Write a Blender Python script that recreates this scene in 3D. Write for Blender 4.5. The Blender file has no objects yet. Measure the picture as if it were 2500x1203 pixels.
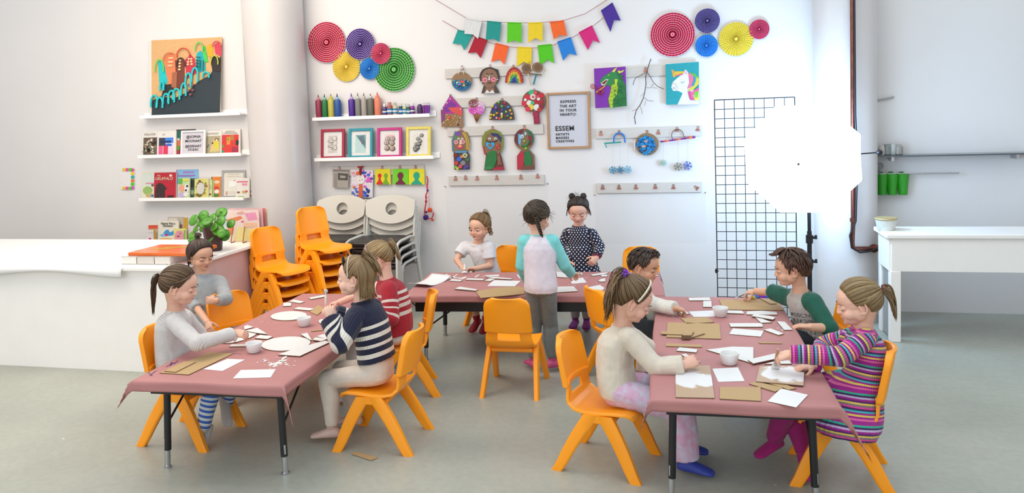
import bpy, bmesh, math, random
from mathutils import Vector as V, Matrix, Euler, noise as NZ
R = math.radians
PI = math.pi
random.seed(7)
SC = bpy.context.scene
COL = SC.collection

# ---------------------------------------------------------------- camera
F_PX, CX, CY = 1860.0, 1250.0, 410.0          # focal length and optical centre in pixels of the 2500x1203 frame
PITCH, ROLL, YAW, EYE = .0662, .0344, .229, 1.72
_f = V((-math.sin(YAW)*math.cos(PITCH), math.cos(YAW)*math.cos(PITCH), -math.sin(PITCH)))
_r0 = V((math.cos(YAW), math.sin(YAW), 0)); _u0 = _r0.cross(_f)
_r = _r0*math.cos(ROLL) - _u0*math.sin(ROLL); _u = _u0*math.cos(ROLL) + _r0*math.sin(ROLL)
cam_data = bpy.data.cameras.new('camera')
cam = bpy.data.objects.new('camera', cam_data); COL.objects.link(cam)
cam.matrix_world = Matrix(((_r.x, _u.x, -_f.x, 0), (_r.y, _u.y, -_f.y, 0), (_r.z, _u.z, -_f.z, EYE), (0, 0, 0, 1)))
cam_data.sensor_fit = 'HORIZONTAL'; cam_data.sensor_width = 36; cam_data.lens = 36*F_PX/2500
cam_data.shift_y = -(601.5-CY)/2500; cam_data.clip_start = .05
SC.camera = cam

# ---------------------------------------------------------------- light
SC.view_settings.view_transform = 'Standard'; SC.view_settings.look = 'None'
SC.view_settings.gamma = 1; SC.view_settings.use_curve_mapping = False
SC.view_settings.exposure = 0.39
world = bpy.data.worlds.new('room_daylight'); SC.world = world; world.use_nodes = True
bg = world.node_tree.nodes['Background']; bg.inputs[0].default_value = (.90, .955, 1, 1); bg.inputs[1].default_value = .80
def area(name, loc, target, size, size_y, power, color):
    l = bpy.data.lights.new(name, 'AREA'); l.shape = 'RECTANGLE'; l.size = size; l.size_y = size_y
    l.energy = power; l.color = color
    o = bpy.data.objects.new(name, l); COL.objects.link(o); o.location = loc
    o.rotation_euler = (V(target)-V(loc)).to_track_quat('-Z', 'Y').to_euler(); o['kind'] = 'helper'
    return o
area('fill_light_left', (-4.0, 4.2, 3.6), (-4.3, 5.3, 0), 2.8, 2.6, 82, (1, .84, .66))  # added area light: warm fill for the left wall and counter
area('fill_light_right', (.6, 3.4, 3.6), (.5, 4.0, 0), 2.6, 2.6, 34, (.74, .91, 1))  # added area light: cool overhead fill for the right table
area('front_fill_light', (-3.4, -2.6, 2.3), (-2.9, 6, .9), 4, 2.4, 56, (1, .97, .92))  # added fill behind the camera, standing in for unseen windows

# ---------------------------------------------------------------- from photograph to place
def ray(px, py): return _f + _r*((px-CX)/F_PX) - _u*((py-CY)/F_PX)
def aty(px, py, Y): d = ray(px, py); return V((0, 0, EYE)) + d*(Y/d.y)
def atz(px, py, z): d = ray(px, py); return V((0, 0, EYE)) + d*((z-EYE)/d.z)
def atx(px, py, X): d = ray(px, py); return V((0, 0, EYE)) + d*(X/d.x)

# ---------------------------------------------------------------- materials
def lin(h):
    h = h.lstrip('#'); c = [int(h[i:i+2], 16)/255 for i in (0, 2, 4)]
    return tuple(x/12.92 if x <= .04045 else ((x+.055)/1.055)**2.4 for x in c)
_mats = {}
class NT:
    def __init__(s, name):
        s.m = bpy.data.materials.new(name); s.m.use_nodes = True; s.t = s.m.node_tree
        s.b = s.t.nodes['Principled BSDF']
    def n(s, typ, **kw):
        n = s.t.nodes.new(typ)
        for k, v in kw.items():
            if k.startswith('i_'): 
                key = k[2:]; key = int(key) if key.isdigit() else key
                n.inputs[key].default_value = v
            else: setattr(n, k, v)
        return n
    def l(s, a, b): s.t.links.new(a, b)
    def set(s, **kw):
        for k, v in kw.items(): s.b.inputs[k.replace('_', ' ')].default_value = v
def c4(h, k=1.0): a = lin(h) if isinstance(h, str) else h; return (min(1, a[0]*k), min(1, a[1]*k), min(1, a[2]*k), 1)
KEEP = ('painted_plaster', 'glossy_column_paint', 'pink_kraft_paper', 'orange_plastic', 'lit_white_nylon', 'white_laminate', 'black_painted_metal')
def mat(name, hexc, rough=.5, var=.06, scale=6, metal=0, bump=0, bscale=60, trans=0, alpha=1, emit=0, sub=0, coat=0, stretch=None):
    if name in _mats: return _mats[name]
    if isinstance(hexc, str) and name not in KEEP and not name.startswith('eyelid_'): hexc = tuple(x*.76 for x in lin(hexc))   # base colours scaled down to offset the raised exposure
    t = NT(name); tc = t.n('ShaderNodeTexCoord')
    src = tc.outputs['Object']
    if stretch:
        mp = t.n('ShaderNodeMapping'); mp.inputs['Scale'].default_value = stretch; t.l(src, mp.inputs[0]); src = mp.outputs[0]
    nz = t.n('ShaderNodeTexNoise', i_Scale=scale, i_Detail=4.0); t.l(src, nz.inputs['Vector'])
    cr = t.n('ShaderNodeValToRGB'); cr.color_ramp.elements[0].position = .3; cr.color_ramp.elements[1].position = .7
    cr.color_ramp.elements[0].color = c4(hexc, 1-var); cr.color_ramp.elements[1].color = c4(hexc, 1+var)
    t.l(nz.outputs[0], cr.inputs[0]); t.l(cr.outputs[0], t.b.inputs['Base Color'])
    t.set(Roughness=rough, Metallic=metal)
    if trans: t.set(Transmission_Weight=trans)
    if alpha < 1: t.set(Alpha=alpha)
    if coat: t.set(Coat_Weight=coat)
    if emit: t.l(cr.outputs[0], t.b.inputs['Emission Color']); t.set(Emission_Strength=emit)
    if sub: t.set(Subsurface_Weight=sub, Subsurface_Radius=(.02, .008, .004), Subsurface_Scale=.5)
    if bump:
        n2 = t.n('ShaderNodeTexNoise', i_Scale=bscale, i_Detail=3.0); t.l(src, n2.inputs['Vector'])
        bp = t.n('ShaderNodeBump', i_Strength=bump, i_Distance=.004); t.l(n2.outputs[0], bp.inputs['Height']); t.l(bp.outputs[0], t.b.inputs['Normal'])
    _mats[name] = t.m
    return t.m

# ---------------------------------------------------------------- mesh building
class MB:
    def __init__(s): s.v = []; s.f = []; s.m = []; s.mi = 0
    def add(s, vs, fs, M=None):
        n = len(s.v)
        s.v += [(M @ V(v)) if M is not None else V(v) for v in vs]
        s.f += [tuple(i+n for i in f) for f in fs]; s.m += [s.mi]*len(fs); return s
    def box(s, c, d, M=None, taper=None):
        x, y, z = (k/2 for k in d); tx, ty = taper or (1, 1)
        vs = [(c[0]+a*x*(tx if e > 0 else 1), c[1]+b*y*(ty if e > 0 else 1), c[2]+e*z) for e in (-1, 1) for a, b in ((-1, -1), (1, -1), (1, 1), (-1, 1))]
        return s.add(vs, [(3, 2, 1, 0), (4, 5, 6, 7), (0, 1, 5, 4), (1, 2, 6, 5), (2, 3, 7, 6), (3, 0, 4, 7)], M)
    def prism(s, pts, th, M=None, z0=0):
        n = len(pts)
        a = sum(pts[i][0]*pts[(i+1) % n][1]-pts[(i+1) % n][0]*pts[i][1] for i in range(n))
        if a < 0: pts = list(pts)[::-1]
        vs = [(p[0], p[1], z0) for p in pts]+[(p[0], p[1], z0+th) for p in pts]
        fs = [tuple(range(n-1, -1, -1)), tuple(range(n, 2*n))]+[(i, (i+1) % n, n+(i+1) % n, n+i) for i in range(n)]
        return s.add(vs, fs, M)
    def rings(s, rings, caps=True, closed=False, M=None):
        n = len(rings[0]); vs = [p for r in rings for p in r]; fs = []
        k = len(rings)
        for i in range(k if closed else k-1):
            a, b = i*n, ((i+1) % k)*n
            fs += [(a+j, a+(j+1) % n, b+(j+1) % n, b+j) for j in range(n)]
        if caps and not closed:
            fs += [tuple(range(n-1, -1, -1)), tuple(range((k-1)*n, k*n))]
        return s.add(vs, fs, M)
    def tube(s, pts, r, seg=8, caps=True, closed=False, up=None, M=None):
        pts = [V(p) for p in pts]; n = len(pts)
        rs = r if isinstance(r, (list, tuple)) else [r]*n
        tang = []
        for i in range(n):
            a = pts[(i-1) % n] if (closed or i > 0) else pts[i]; b = pts[(i+1) % n] if (closed or i < n-1) else pts[i]
            t = (b-a); tang.append(t.normalized() if t.length > 1e-9 else V((0, 0, 1)))
        t = tang[0]; u = V(up) if up else (V((0, 0, 1)) if abs(t.z) < .9 else V((1, 0, 0)))
        u = (u-t*u.dot(t)).normalized(); rr = []
        for i in range(n):
            t = tang[i]; u = (u-t*u.dot(t)); u = u.normalized() if u.length > 1e-6 else t.orthogonal().normalized(); w = t.cross(u)
            ra = rs[i]; ra, rb = ra if isinstance(ra, (list, tuple)) else (ra, ra)
            rr.append([pts[i]+u*(ra*math.cos(2*PI*j/seg))+w*(rb*math.sin(2*PI*j/seg)) for j in range(seg)])
        return s.rings(rr, caps, closed, M)
    def lathe(s, prof, seg=24, M=None, caps=True):
        return s.rings([[(r*math.cos(2*PI*j/seg), r*math.sin(2*PI*j/seg), z) for j in range(seg)] for r, z in prof], caps, False, M)
    def ball(s, c, r, seg=12, M=None, rot=None):
        r = (r, r, r) if not isinstance(r, (list, tuple)) else r; k = max(5, seg//2); c = V(c); rg = []
        Q = rot.to_3x3() if rot else None
        for i in range(1, k):
            a = PI*i/k; row = []
            for j in range(seg):
                p = V((r[0]*math.sin(a)*math.cos(2*PI*j/seg), r[1]*math.sin(a)*math.sin(2*PI*j/seg), -r[2]*math.cos(a)))
                row.append(c+(Q @ p if Q else p))
            rg.append(row)
        n = len(s.v); s.rings(rg, False, False, M); m = len(s.v)
        for sgn, base in ((-1, n), (1, m-seg)):
            p = V((0, 0, sgn*r[2])); p = c+(Q @ p if Q else p)
            s.v.append(M @ p if M is not None else p); t = len(s.v)-1
            for j in range(seg):
                a, b = base+j, base+(j+1) % seg
                s.f.append((t, b, a) if sgn < 0 else (a, b, t)); s.m.append(s.mi)
        return s
    def grid(s, fn, nu, nv, M=None, thick=None):
        vs = [fn(i/nu, j/nv) for j in range(nv+1) for i in range(nu+1)]; w = nu+1
        fs = [(j*w+i, j*w+i+1, (j+1)*w+i+1, (j+1)*w+i) for j in range(nv) for i in range(nu)]
        return s.add(vs, fs, M)
    def build(s, name, mats, parent=None, smooth=True, bev=0, solid=0, sub=0, angle=40, weld=False):
        me = bpy.data.meshes.new(name); me.from_pydata([tuple(v) for v in s.v], [], s.f)
        for m in (mats if isinstance(mats, (list, tuple)) else [mats]): me.materials.append(m)
        if max(s.m, default=0): me.polygons.foreach_set('material_index', s.m)
        me.polygons.foreach_set('use_smooth', [bool(smooth)]*len(me.polygons))
        if smooth and angle < 180: me.set_sharp_from_angle(angle=R(angle))
        me.update()
        o = bpy.data.objects.new(name, me); COL.objects.link(o)
        if parent: o.parent = parent
        if solid: m = o.modifiers.new('solid', 'SOLIDIFY'); m.thickness = solid; m.offset = 0
        if bev: m = o.modifiers.new('bevel', 'BEVEL'); m.width = bev; m.segments = 2; m.limit_method = 'ANGLE'; m.angle_limit = R(35)
        if sub: m = o.modifiers.new('sub', 'SUBSURF'); m.levels = sub; m.render_levels = sub
        return o
def thing(name, label, cat, loc=(0, 0, 0), rz=0, group=None, rot=None):
    o = bpy.data.objects.new(name, None); COL.objects.link(o); o.empty_display_size = .1
    o.location = loc; o.rotation_euler = rot or (0, 0, rz)
    o['label'] = label; o['category'] = cat
    if group: o['group'] = group
    return o
def tag(o, label, cat, group=None, loc=None, rot=None):
    o['label'] = label; o['category'] = cat
    if group: o['group'] = group
    if loc is not None: o.location = loc
    if rot is not None: o.rotation_euler = rot
    return o
def struct(o): o['kind'] = 'structure'; return o
def dup(root, loc, rz, label=None, group=None):
    r = root.copy(); COL.objects.link(r); r.location = loc
    r.rotation_euler = rz if isinstance(rz, (tuple, list)) else (0, 0, rz)
    if label: r['label'] = label
    if group: r['group'] = group
    for ch in list(root.children):
        c = ch.copy(); COL.objects.link(c); c.parent = r
        for g in ch.children:
            d = g.copy(); COL.objects.link(d); d.parent = c
    return r
def rrect(w, h, r, k=5, cx=0, cy=0):
    out = []
    for sx, sy, a0 in ((1, 1, 0), (-1, 1, 90), (-1, -1, 180), (1, -1, 270)):
        for i in range(k+1):
            a = R(a0+90*i/k); out.append((cx+sx*(w/2-r)+r*math.cos(a), cy+sy*(h/2-r)+r*math.sin(a)))
    return out
def oval(rx, ry, k=28, cx=0, cy=0, a0=0, a1=360):
    full = abs(a1-a0) >= 360; m = k if full else k+1
    return [(cx+rx*math.cos(R(a0+(a1-a0)*i/k)), cy+ry*math.sin(R(a0+(a1-a0)*i/k))) for i in range(m)]
# vertical picture plane: local x along the wall, local y up, local z out of the wall towards the room
WALLROT = Matrix(((1, 0, 0), (0, 0, -1), (0, 1, 0))).to_4x4()
def onwall(p, tilt=0, lean=0, Y=None):
    return Matrix.Translation(V(p)) @ WALLROT @ Matrix.Rotation(-lean, 4, 'X') @ Matrix.Rotation(tilt, 4, 'Z')
def text_part(s, size, name, m, parent, M, depth=.0015, bold=0, align='CENTER', spacing=1.0):
    cu = bpy.data.curves.new(name, 'FONT'); cu.body = s; cu.size = size; cu.extrude = depth/2; cu.offset = bold
    cu.align_x = align; cu.align_y = 'CENTER'; cu.space_character = spacing; cu.resolution_u = 3
    o = bpy.data.objects.new(name, cu); COL.objects.link(o)
    dg = bpy.context.evaluated_depsgraph_get(); me = bpy.data.meshes.new_from_object(o.evaluated_get(dg))
    bpy.data.objects.remove(o); me.materials.clear(); me.materials.append(m)
    o = bpy.data.objects.new(name, me); COL.objects.link(o); o.parent = parent; o.matrix_local = M
    return o
# ================================================================ the room
WY = 6.8                                       # the back wall's plane
m_wall = mat('painted_plaster', '#d9d6d5', .55, .02, 1.5, bump=.15, bscale=14)
m_col = mat('glossy_column_paint', '#c6c0be', .3, .03, 2, bump=.35, bscale=9)
m_floor = None
def floor_mat():
    t = NT('polished_concrete'); tc = t.n('ShaderNodeTexCoord')
    n1 = t.n('ShaderNodeTexNoise', i_Scale=1.1, i_Detail=6.0); n2 = t.n('ShaderNodeTexNoise', i_Scale=26.0, i_Detail=4.0)
    for n in (n1, n2): t.l(tc.outputs['Object'], n.inputs['Vector'])
    r1 = t.n('ShaderNodeValToRGB'); e = r1.color_ramp.elements
    e[0].position = .35; e[0].color = c4('#989a90'); e[1].position = .68; e[1].color = c4('#aaaca0')
    r2 = t.n('ShaderNodeValToRGB'); e = r2.color_ramp.elements
    e[0].position = .32; e[0].color = (.93, .93, .93, 1); e[1].position = .7; e[1].color = (1.04, 1.04, 1.04, 1)
    mx = t.n('ShaderNodeMix', data_type='RGBA', blend_type='MULTIPLY'); mx.inputs[0].default_value = 1
    t.l(n1.outputs[0], r1.inputs[0]); t.l(n2.outputs[0], r2.inputs[0]); t.l(r1.outputs[0], mx.inputs[6]); t.l(r2.outputs[0], mx.inputs[7])
    vo = t.n('ShaderNodeTexVoronoi', i_Scale=3.1); t.l(tc.outputs['Object'], vo.inputs['Vector'])   # stray flecks of white paint
    lt = t.n('ShaderNodeMath', operation='LESS_THAN'); lt.inputs[1].default_value = .022; t.l(vo.outputs['Distance'], lt.inputs[0])
    m2 = t.n('ShaderNodeMix', data_type='RGBA'); t.l(lt.outputs[0], m2.inputs[0]); t.l(mx.outputs[2], m2.inputs[6]); m2.inputs[7].default_value = c4('#d8d6d0')
    t.l(m2.outputs[2], t.b.inputs['Base Color']); t.set(Roughness=.38)
    return t.m
struct(MB().box((-2, 3.4, -.05), (14, 8.2, .1)).build('floor', floor_mat()))
struct(MB().box((-2, WY+.06, 1.8), (14, .12, 3.6)).build('wall_back', m_wall))
struct(MB().box((-8.6, 3.4, 1.8), (.12, 8.2, 3.6)).build('wall_left', m_wall))
struct(MB().box((3.6, 3.4, 1.8), (.12, 8.2, 3.6)).build('wall_right', m_wall))
def column(name, x, y, r):
    struct(MB().lathe([(r, 0), (r, 3.6)], 64, Matrix.Translation((x, y, 0))).build(name, m_col))
cl = aty(610, 300, 6.55); cr_ = aty(738, 300, 6.55)
column('column_left', (cl.x+cr_.x)/2, 6.6, (cr_.x-cl.x)/2*1.02)
cl = aty(1988, 350, 6.5); cr_ = aty(2146, 350, 6.5)
CR = V(((cl.x+cr_.x)/2, 6.55, 0)); CRR = (cr_.x-cl.x)/2*.98
column('column_right', CR.x, CR.y, CRR)
# copper pipe with black cable on the right column
m_cop = mat('weathered_copper', '#8a5348', .3, .2, 30, metal=.85)
m_blk = mat('black_rubber', '#18171a', .5, .1)
pp = lambda px, py, dy=0: aty(px, py, CR.y-CRR-.05+dy)
root = thing('copper_pipe', 'copper water pipe running down the right column and turning towards the desk', 'pipe', pp(2084, 560))
def rel(root, pts): return [V(p)-root.location for p in pts]
top = pp(2084, 560); top = V((top.x, top.y, 3.5))
MB().tube(rel(root, [top, pp(2083, 540), pp(2081, 590), pp(2082, 602), pp(2088, 607), pp(2136, 606, .1)]), .017, 10).build('riser', m_cop, root)
MB().tube(rel(root, [pp(2128, 606, .08), pp(2158, 605, .16)]), .026, 10).tube(rel(root, [pp(2133, 606, .09), pp(2136, 606, .1)]), .034, 10).tube(rel(root, [pp(2146, 599, .12), pp(2146, 611, .12)]), .014, 8).build('valve', m_cop, root)
MB().tube(rel(root, [pp(2083, 532), pp(2083.3, 541)]), .025, 10).build('coupling', m_cop, root)
top2 = pp(2090, 500, -.02); top2 = V((top2.x-.01, top2.y, 3.5))
cab = MB().tube([top2, pp(2088, 280, -.02), pp(2093, 400, -.02), pp(2089, 540, -.02), pp(2075, 575, -.02), pp(2080, 605, -.02), pp(2100, 616, 0), pp(2128, 612, .04), pp(2150, 602, .1), pp(2157, 590, .12), pp(2153, 572, .15), pp(2143, 564, .18)], .008, 8).build('power_cable', m_blk)
tag(cab, 'thin black cable looping along the copper pipe', 'cable')
# ================================================================ tables under pink kraft paper
m_kraft = mat('pink_kraft_paper', '#ae7674', .62, .05, 5, bump=.12, bscale=35)
m_tabletop = mat('grey_laminate', '#8d8a86', .4, .04)
m_blackmetal = mat('black_painted_metal', '#15151a', .38, .1)
m_chrome = mat('chrome_foot', '#d6d8dc', .18, .02, metal=.9)
TZ = .49
def table(loc, rz, lx, ly, label, clabel, over=.055, apron=False, flap=(1, 1, 1, 1)):
    t = thing('folding_table', label, 'table', (loc[0], loc[1], 0), rz, 'folding tables in the studio')
    MB().box((0, 0, TZ-.016), (lx-.01, ly-.01, .026)).build('tabletop', m_tabletop, t, bev=.006)
    ap = MB()
    for s in (-1, 1):
        ap.box((0, s*(ly/2-.05), TZ-(.078 if apron else .055)), (lx-.12, .02, .10 if apron else .05)); ap.box((s*(lx/2-.09), 0, TZ-.05), (.02, ly-.14, .04))
    ap.build('apron', m_blackmetal, t)
    a = lx > ly
    L, W = (lx, ly) if a else (ly, lx)
    P = (lambda u, w, z: (u, w, z)) if a else (lambda u, w, z: (w, u, z))
    for su in (-1, 1):
        for sw in (-1, 1):
            u, w = su*(L/2-.13), sw*(W/2-.09)
            lg = MB().tube([P(u, w, TZ-.03), P(u+su*.012, w+sw*.012, .09)], .017, 12).build('leg', m_blackmetal, t)
            MB().tube([P(u+su*.012, w+sw*.012, .15), P(u+su*.016, w+sw*.016, .004)], .0145, 12).lathe([(.019, 0), (.019, .012)], 12, Matrix.Translation(P(u+su*.016, w+sw*.016, 0))).build('chrome_foot', m_chrome, lg)
            MB().tube([P(u-su*.3, w, TZ-.045), P(u+su*.006, w+sw*.005, .23)], .006, 8).build('brace', m_blackmetal, t)
    # cloth: one sheet that folds over the edges and makes pointed dog-ears at the corners
    def f(x, half):
        d = abs(x)-half
        return (x, 0) if d <= 0 else (math.copysign(half, x), d)
    def fn(i, j):
        x, y = i, j
        cx, dx = f(x, lx/2); cy, dy = f(y, ly/2)
        z = TZ+.002
        z += .0012*NZ.noise((x*7+loc[0], y*7, 3))
        rd = .016
        def drop(d): return (min(d, rd)*.7, -(d*d/(2*rd)) if d < rd else -(d-rd/2))
        sx, sy = math.copysign(1, x), math.copysign(1, y)
        if dx > 0 and dy > 0:
            k = {(-1, -1): 0, (1, -1): 1, (1, 1): 2, (-1, 1): 3}[(int(sx), int(sy))]
            d = math.hypot(dx, dy); b = min(dx, dy)*flap[k]
            ox, zz = drop(d*(1+.55*flap[k]*2*min(dx, dy)/(dx+dy)))
            return (cx+sx*(ox+b*.62), cy+sy*(ox+b*.62), z+zz)
        d = max(dx, dy)
        if d > 0:
            ox, zz = drop(d); wob = .004*math.sin(9*(x if dy > 0 else y)+loc[0]*3)*min(1, d/.03)
            if dx > 0: return (cx+sx*(ox+wob), y, z+zz)
            return (x, cy+sy*(ox+wob), z+zz)
        return (x, y, z)
    def lin_(h, n, o): return [-h-o*(1-i/6) for i in range(6)]+[-h+2*h*i/n for i in range(n+1)]+[h+o*(i+1)/6 for i in range(6)]
    xs, ys = lin_(lx/2, 26, over), lin_(ly/2, 26, over)
    c = MB(); nx, ny = len(xs)-1, len(ys)-1
    c.grid(lambda a, b: fn(xs[round(a*nx)], ys[round(b*ny)]), nx, ny)
    o = c.build('paper_tablecloth', m_kraft, None, angle=180, solid=.0015)
    tag(o, clabel, 'tablecloth', 'pink paper table covers', (loc[0], loc[1], 0), (0, 0, rz))
    return t
table((-2.325, 4.09), R(2.0), .80, 1.83, 'low folding table with black legs where girls in striped tops paint', 'pink paper covering the table beside the stacked orange chairs', .06, flap=(1.4, 2.5, 1, 1))
table((-1.115, 5.47), R(5), 1.80, .76, 'low folding table with black apron standing nearest the back wall', 'pink paper covering the table in front of the bare wall', .06, True, flap=(2.0, .8, 1, 1))
table((.18, 4.19), R(1.5), .76, 1.86, 'low folding table with black legs below the white umbrella', 'pink paper covering the table near the copper pipe', .06, flap=(1.1, 2.4, 1, 1))

# ================================================================ orange school chairs
def plastic(name, hexc):
    return mat(name, hexc, .42, .03, 3, bump=.06, bscale=220, coat=.08)
m_orange = plastic('orange_plastic', '#ff9d08')
def kid_chair(label):
    t = thing('school_chair', label, 'chair', (0, 0, 0), 0, 'orange school chairs in use')
    # seat shell: front lip, dished pan, up-curve, neck
    path = [(.178, .268), (.168, .287), (.14, .297), (.08, .296), (0, .289), (-.07, .288), (-.115, .296), (-.145, .317), (-.162, .35), (-.17, .385), (-.176, .425)]
    wid = [.135, .148, .157, .162, .163, .16, .156, .152, .148, .142, .136]
    def seat(u, v):
        k = v*(len(path)-1); i = min(int(k), len(path)-2); q = k-i
        y = path[i][0]*(1-q)+path[i+1][0]*q; z = path[i][1]*(1-q)+path[i+1][1]*q; w = wid[i]*(1-q)+wid[i+1]*q
        x = (u*2-1)*w; e = abs(u*2-1)
        up = .012*e**3 if v < .72 else 0
        fw = 0 if v < .6 else .03*e**2*(v-.6)/.4
        return (x, y+fw, z+up)
    nu, nv = 16, 30
    s = MB(); s.grid(seat, nu, nv)
    s.f = [f for f in s.f if not (lambda u, v: .24 < u < .76 and .80 < v < .93)((f[0] % (nu+1)+.5)/nu, (f[0]//(nu+1)+.5)/nv)]; s.m = [0]*len(s.f)
    s.build('seat', m_orange, t, solid=.014, bev=.004, angle=180)
    # back rest: thick curved panel with rolled side flanges
    b = MB(); fr, bk = [], []
    N, K = 20, 12
    def back(u, v, d):
        z = .402+.224*v; w = .151-.010*v
        e = (u*2-1)
        r = 0
        if v > .72: r = (1-math.sqrt(max(0, 1-((v-.72)/.28)**2)))*.055
        x = e*(w-r); y = -.186-.045*v+.034*abs(e)**2.4
        th = .020+.012*abs(e)**4
        return (x, y-(th/2)*d-(0.006*(v > .98)), z)
    vs = [back(i/N, j/K, -1) for j in range(K+1) for i in range(N+1)]+[back(i/N, j/K, 1) for j in range(K+1) for i in range(N+1)]
    W = N+1; T = W*(K+1); fs = []
    for j in range(K):
        for i in range(N):
            a = j*W+i; fs.append((a+1, a, a+W, a+W+1)); a += T; fs.append((a, a+1, a+W+1, a+W))
    for i in range(N): fs += [(i, i+1, T+i+1, T+i), (K*W+i+1, K*W+i, T+K*W+i, T+K*W+i+1)]
    for j in range(K): a = j*W; fs.append((a+W, a, T+a, T+a+W)); a += N; fs.append((a, a+W, T+a+W, T+a))
    b.add(vs, fs); b.build('backrest', m_orange, t, bev=.005, angle=60)
    # legs: A-frame on each side
    for sx in (-1, 1):
        for sy in (-1, 1):
            l = MB(); rg = []
            top = V((sx*.148, .03*sy+.01, .295)); bot = V((sx*.172, .188*sy+(.008 if sy > 0 else -.012), 0)); 
            for k in range(7):
                q = k/6; c = top.lerp(bot, q); wy = .040*(1-q)+.027*q; wx = .018*(1-q)+.015*q
                c.y += sy*.012*math.sin(PI*min(1, q*1.2))*.6
                rg.append([(c.x+px*wx, c.y+py*wy, c.z) for px, py in ((-1, -.7), (-.7, -1), (.7, -1), (1, -.7), (1, .7), (.7, 1), (-.7, 1), (-1, .7))])
            l.rings(rg); l.build('leg', m_orange, t, angle=30)
        # shoulder joining the pair under the seat
    br = MB()
    for sx in (-1, 1): br.box((sx*.148, .01, .272), (.036, .115, .04), taper=(1, .7))
    br.box((0, .075, .265), (.27, .018, .03)).box((0, -.075, .265), (.27, .018, .03))
    br.build('under_frame', m_orange, t, bev=.008)
    return t
chair_spots = [   # x, y, rz, label
    (-2.74, 3.65, -92, 'orange school chair under the seated girl in a pale striped top with a low ponytail'),
    (-2.84, 4.33, -122, 'empty orange chair between the standing toddler and the painted table'),
    (-1.64, 3.76, 91, 'orange school chair under the girl in the navy and white sweater'),
    (-1.81, 4.50, 112, 'orange school chair under the girl in the red striped sweater'),
    (-1.60, 6.10, 152, 'orange school chair under the girl in the white short-sleeved shirt'),
    (-1.107, 4.646, 1, 'empty orange chair with its back turned, behind the girl in turquoise sleeves'),
    (-.44, 4.88, -55, 'orange school chair under the dark curly-haired boy'),
    (-.42, 3.68, -103, 'orange school chair under the girl with the purple scrunchie'),
    (-.40, 6.06, 180, 'empty orange chair by the back wall beyond the curly-haired boy'),
    (.69, 4.68, 94, 'orange school chair under the boy with green sleeves'),
    (.66, 3.72, 84, 'orange school chair under the girl in the rainbow striped dress')]
proto = None
for x, y, rz, lab in chair_spots:
    if proto is None: proto = kid_chair(lab); proto.location = (x, y, 0); proto.rotation_euler.z = R(rz)
    else: dup(proto, (x, y, 0), R(rz), lab)
def stack(x, y, rz, n, dz, lean, labels, group):
    d = V((-math.sin(R(rz)), math.cos(R(rz)), 0))
    for k in range(n):
        p = V((x, y, 0))+d*(lean*k); dup(proto, (p.x, p.y, dz*k), R(rz), labels[k], group)
ords = ['bottom', 'second from the floor', 'third from the floor', 'fourth from the floor', 'topmost', ]
def stack_labels(n, where): return ['%s %s' % ('orange chair,', (ords[k] if k < n-1 else 'topmost')+' in the stack '+where) for k in range(n)]
stack(-3.27, 5.55, -112, 4, .087, .012, stack_labels(4, 'beside the counter'), 'stacked orange chairs beside the counter')
stack(-3.04, 5.86, -118, 5, .097, .012, stack_labels(5, 'against the round column'), 'stacked orange chairs against the column')

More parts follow.
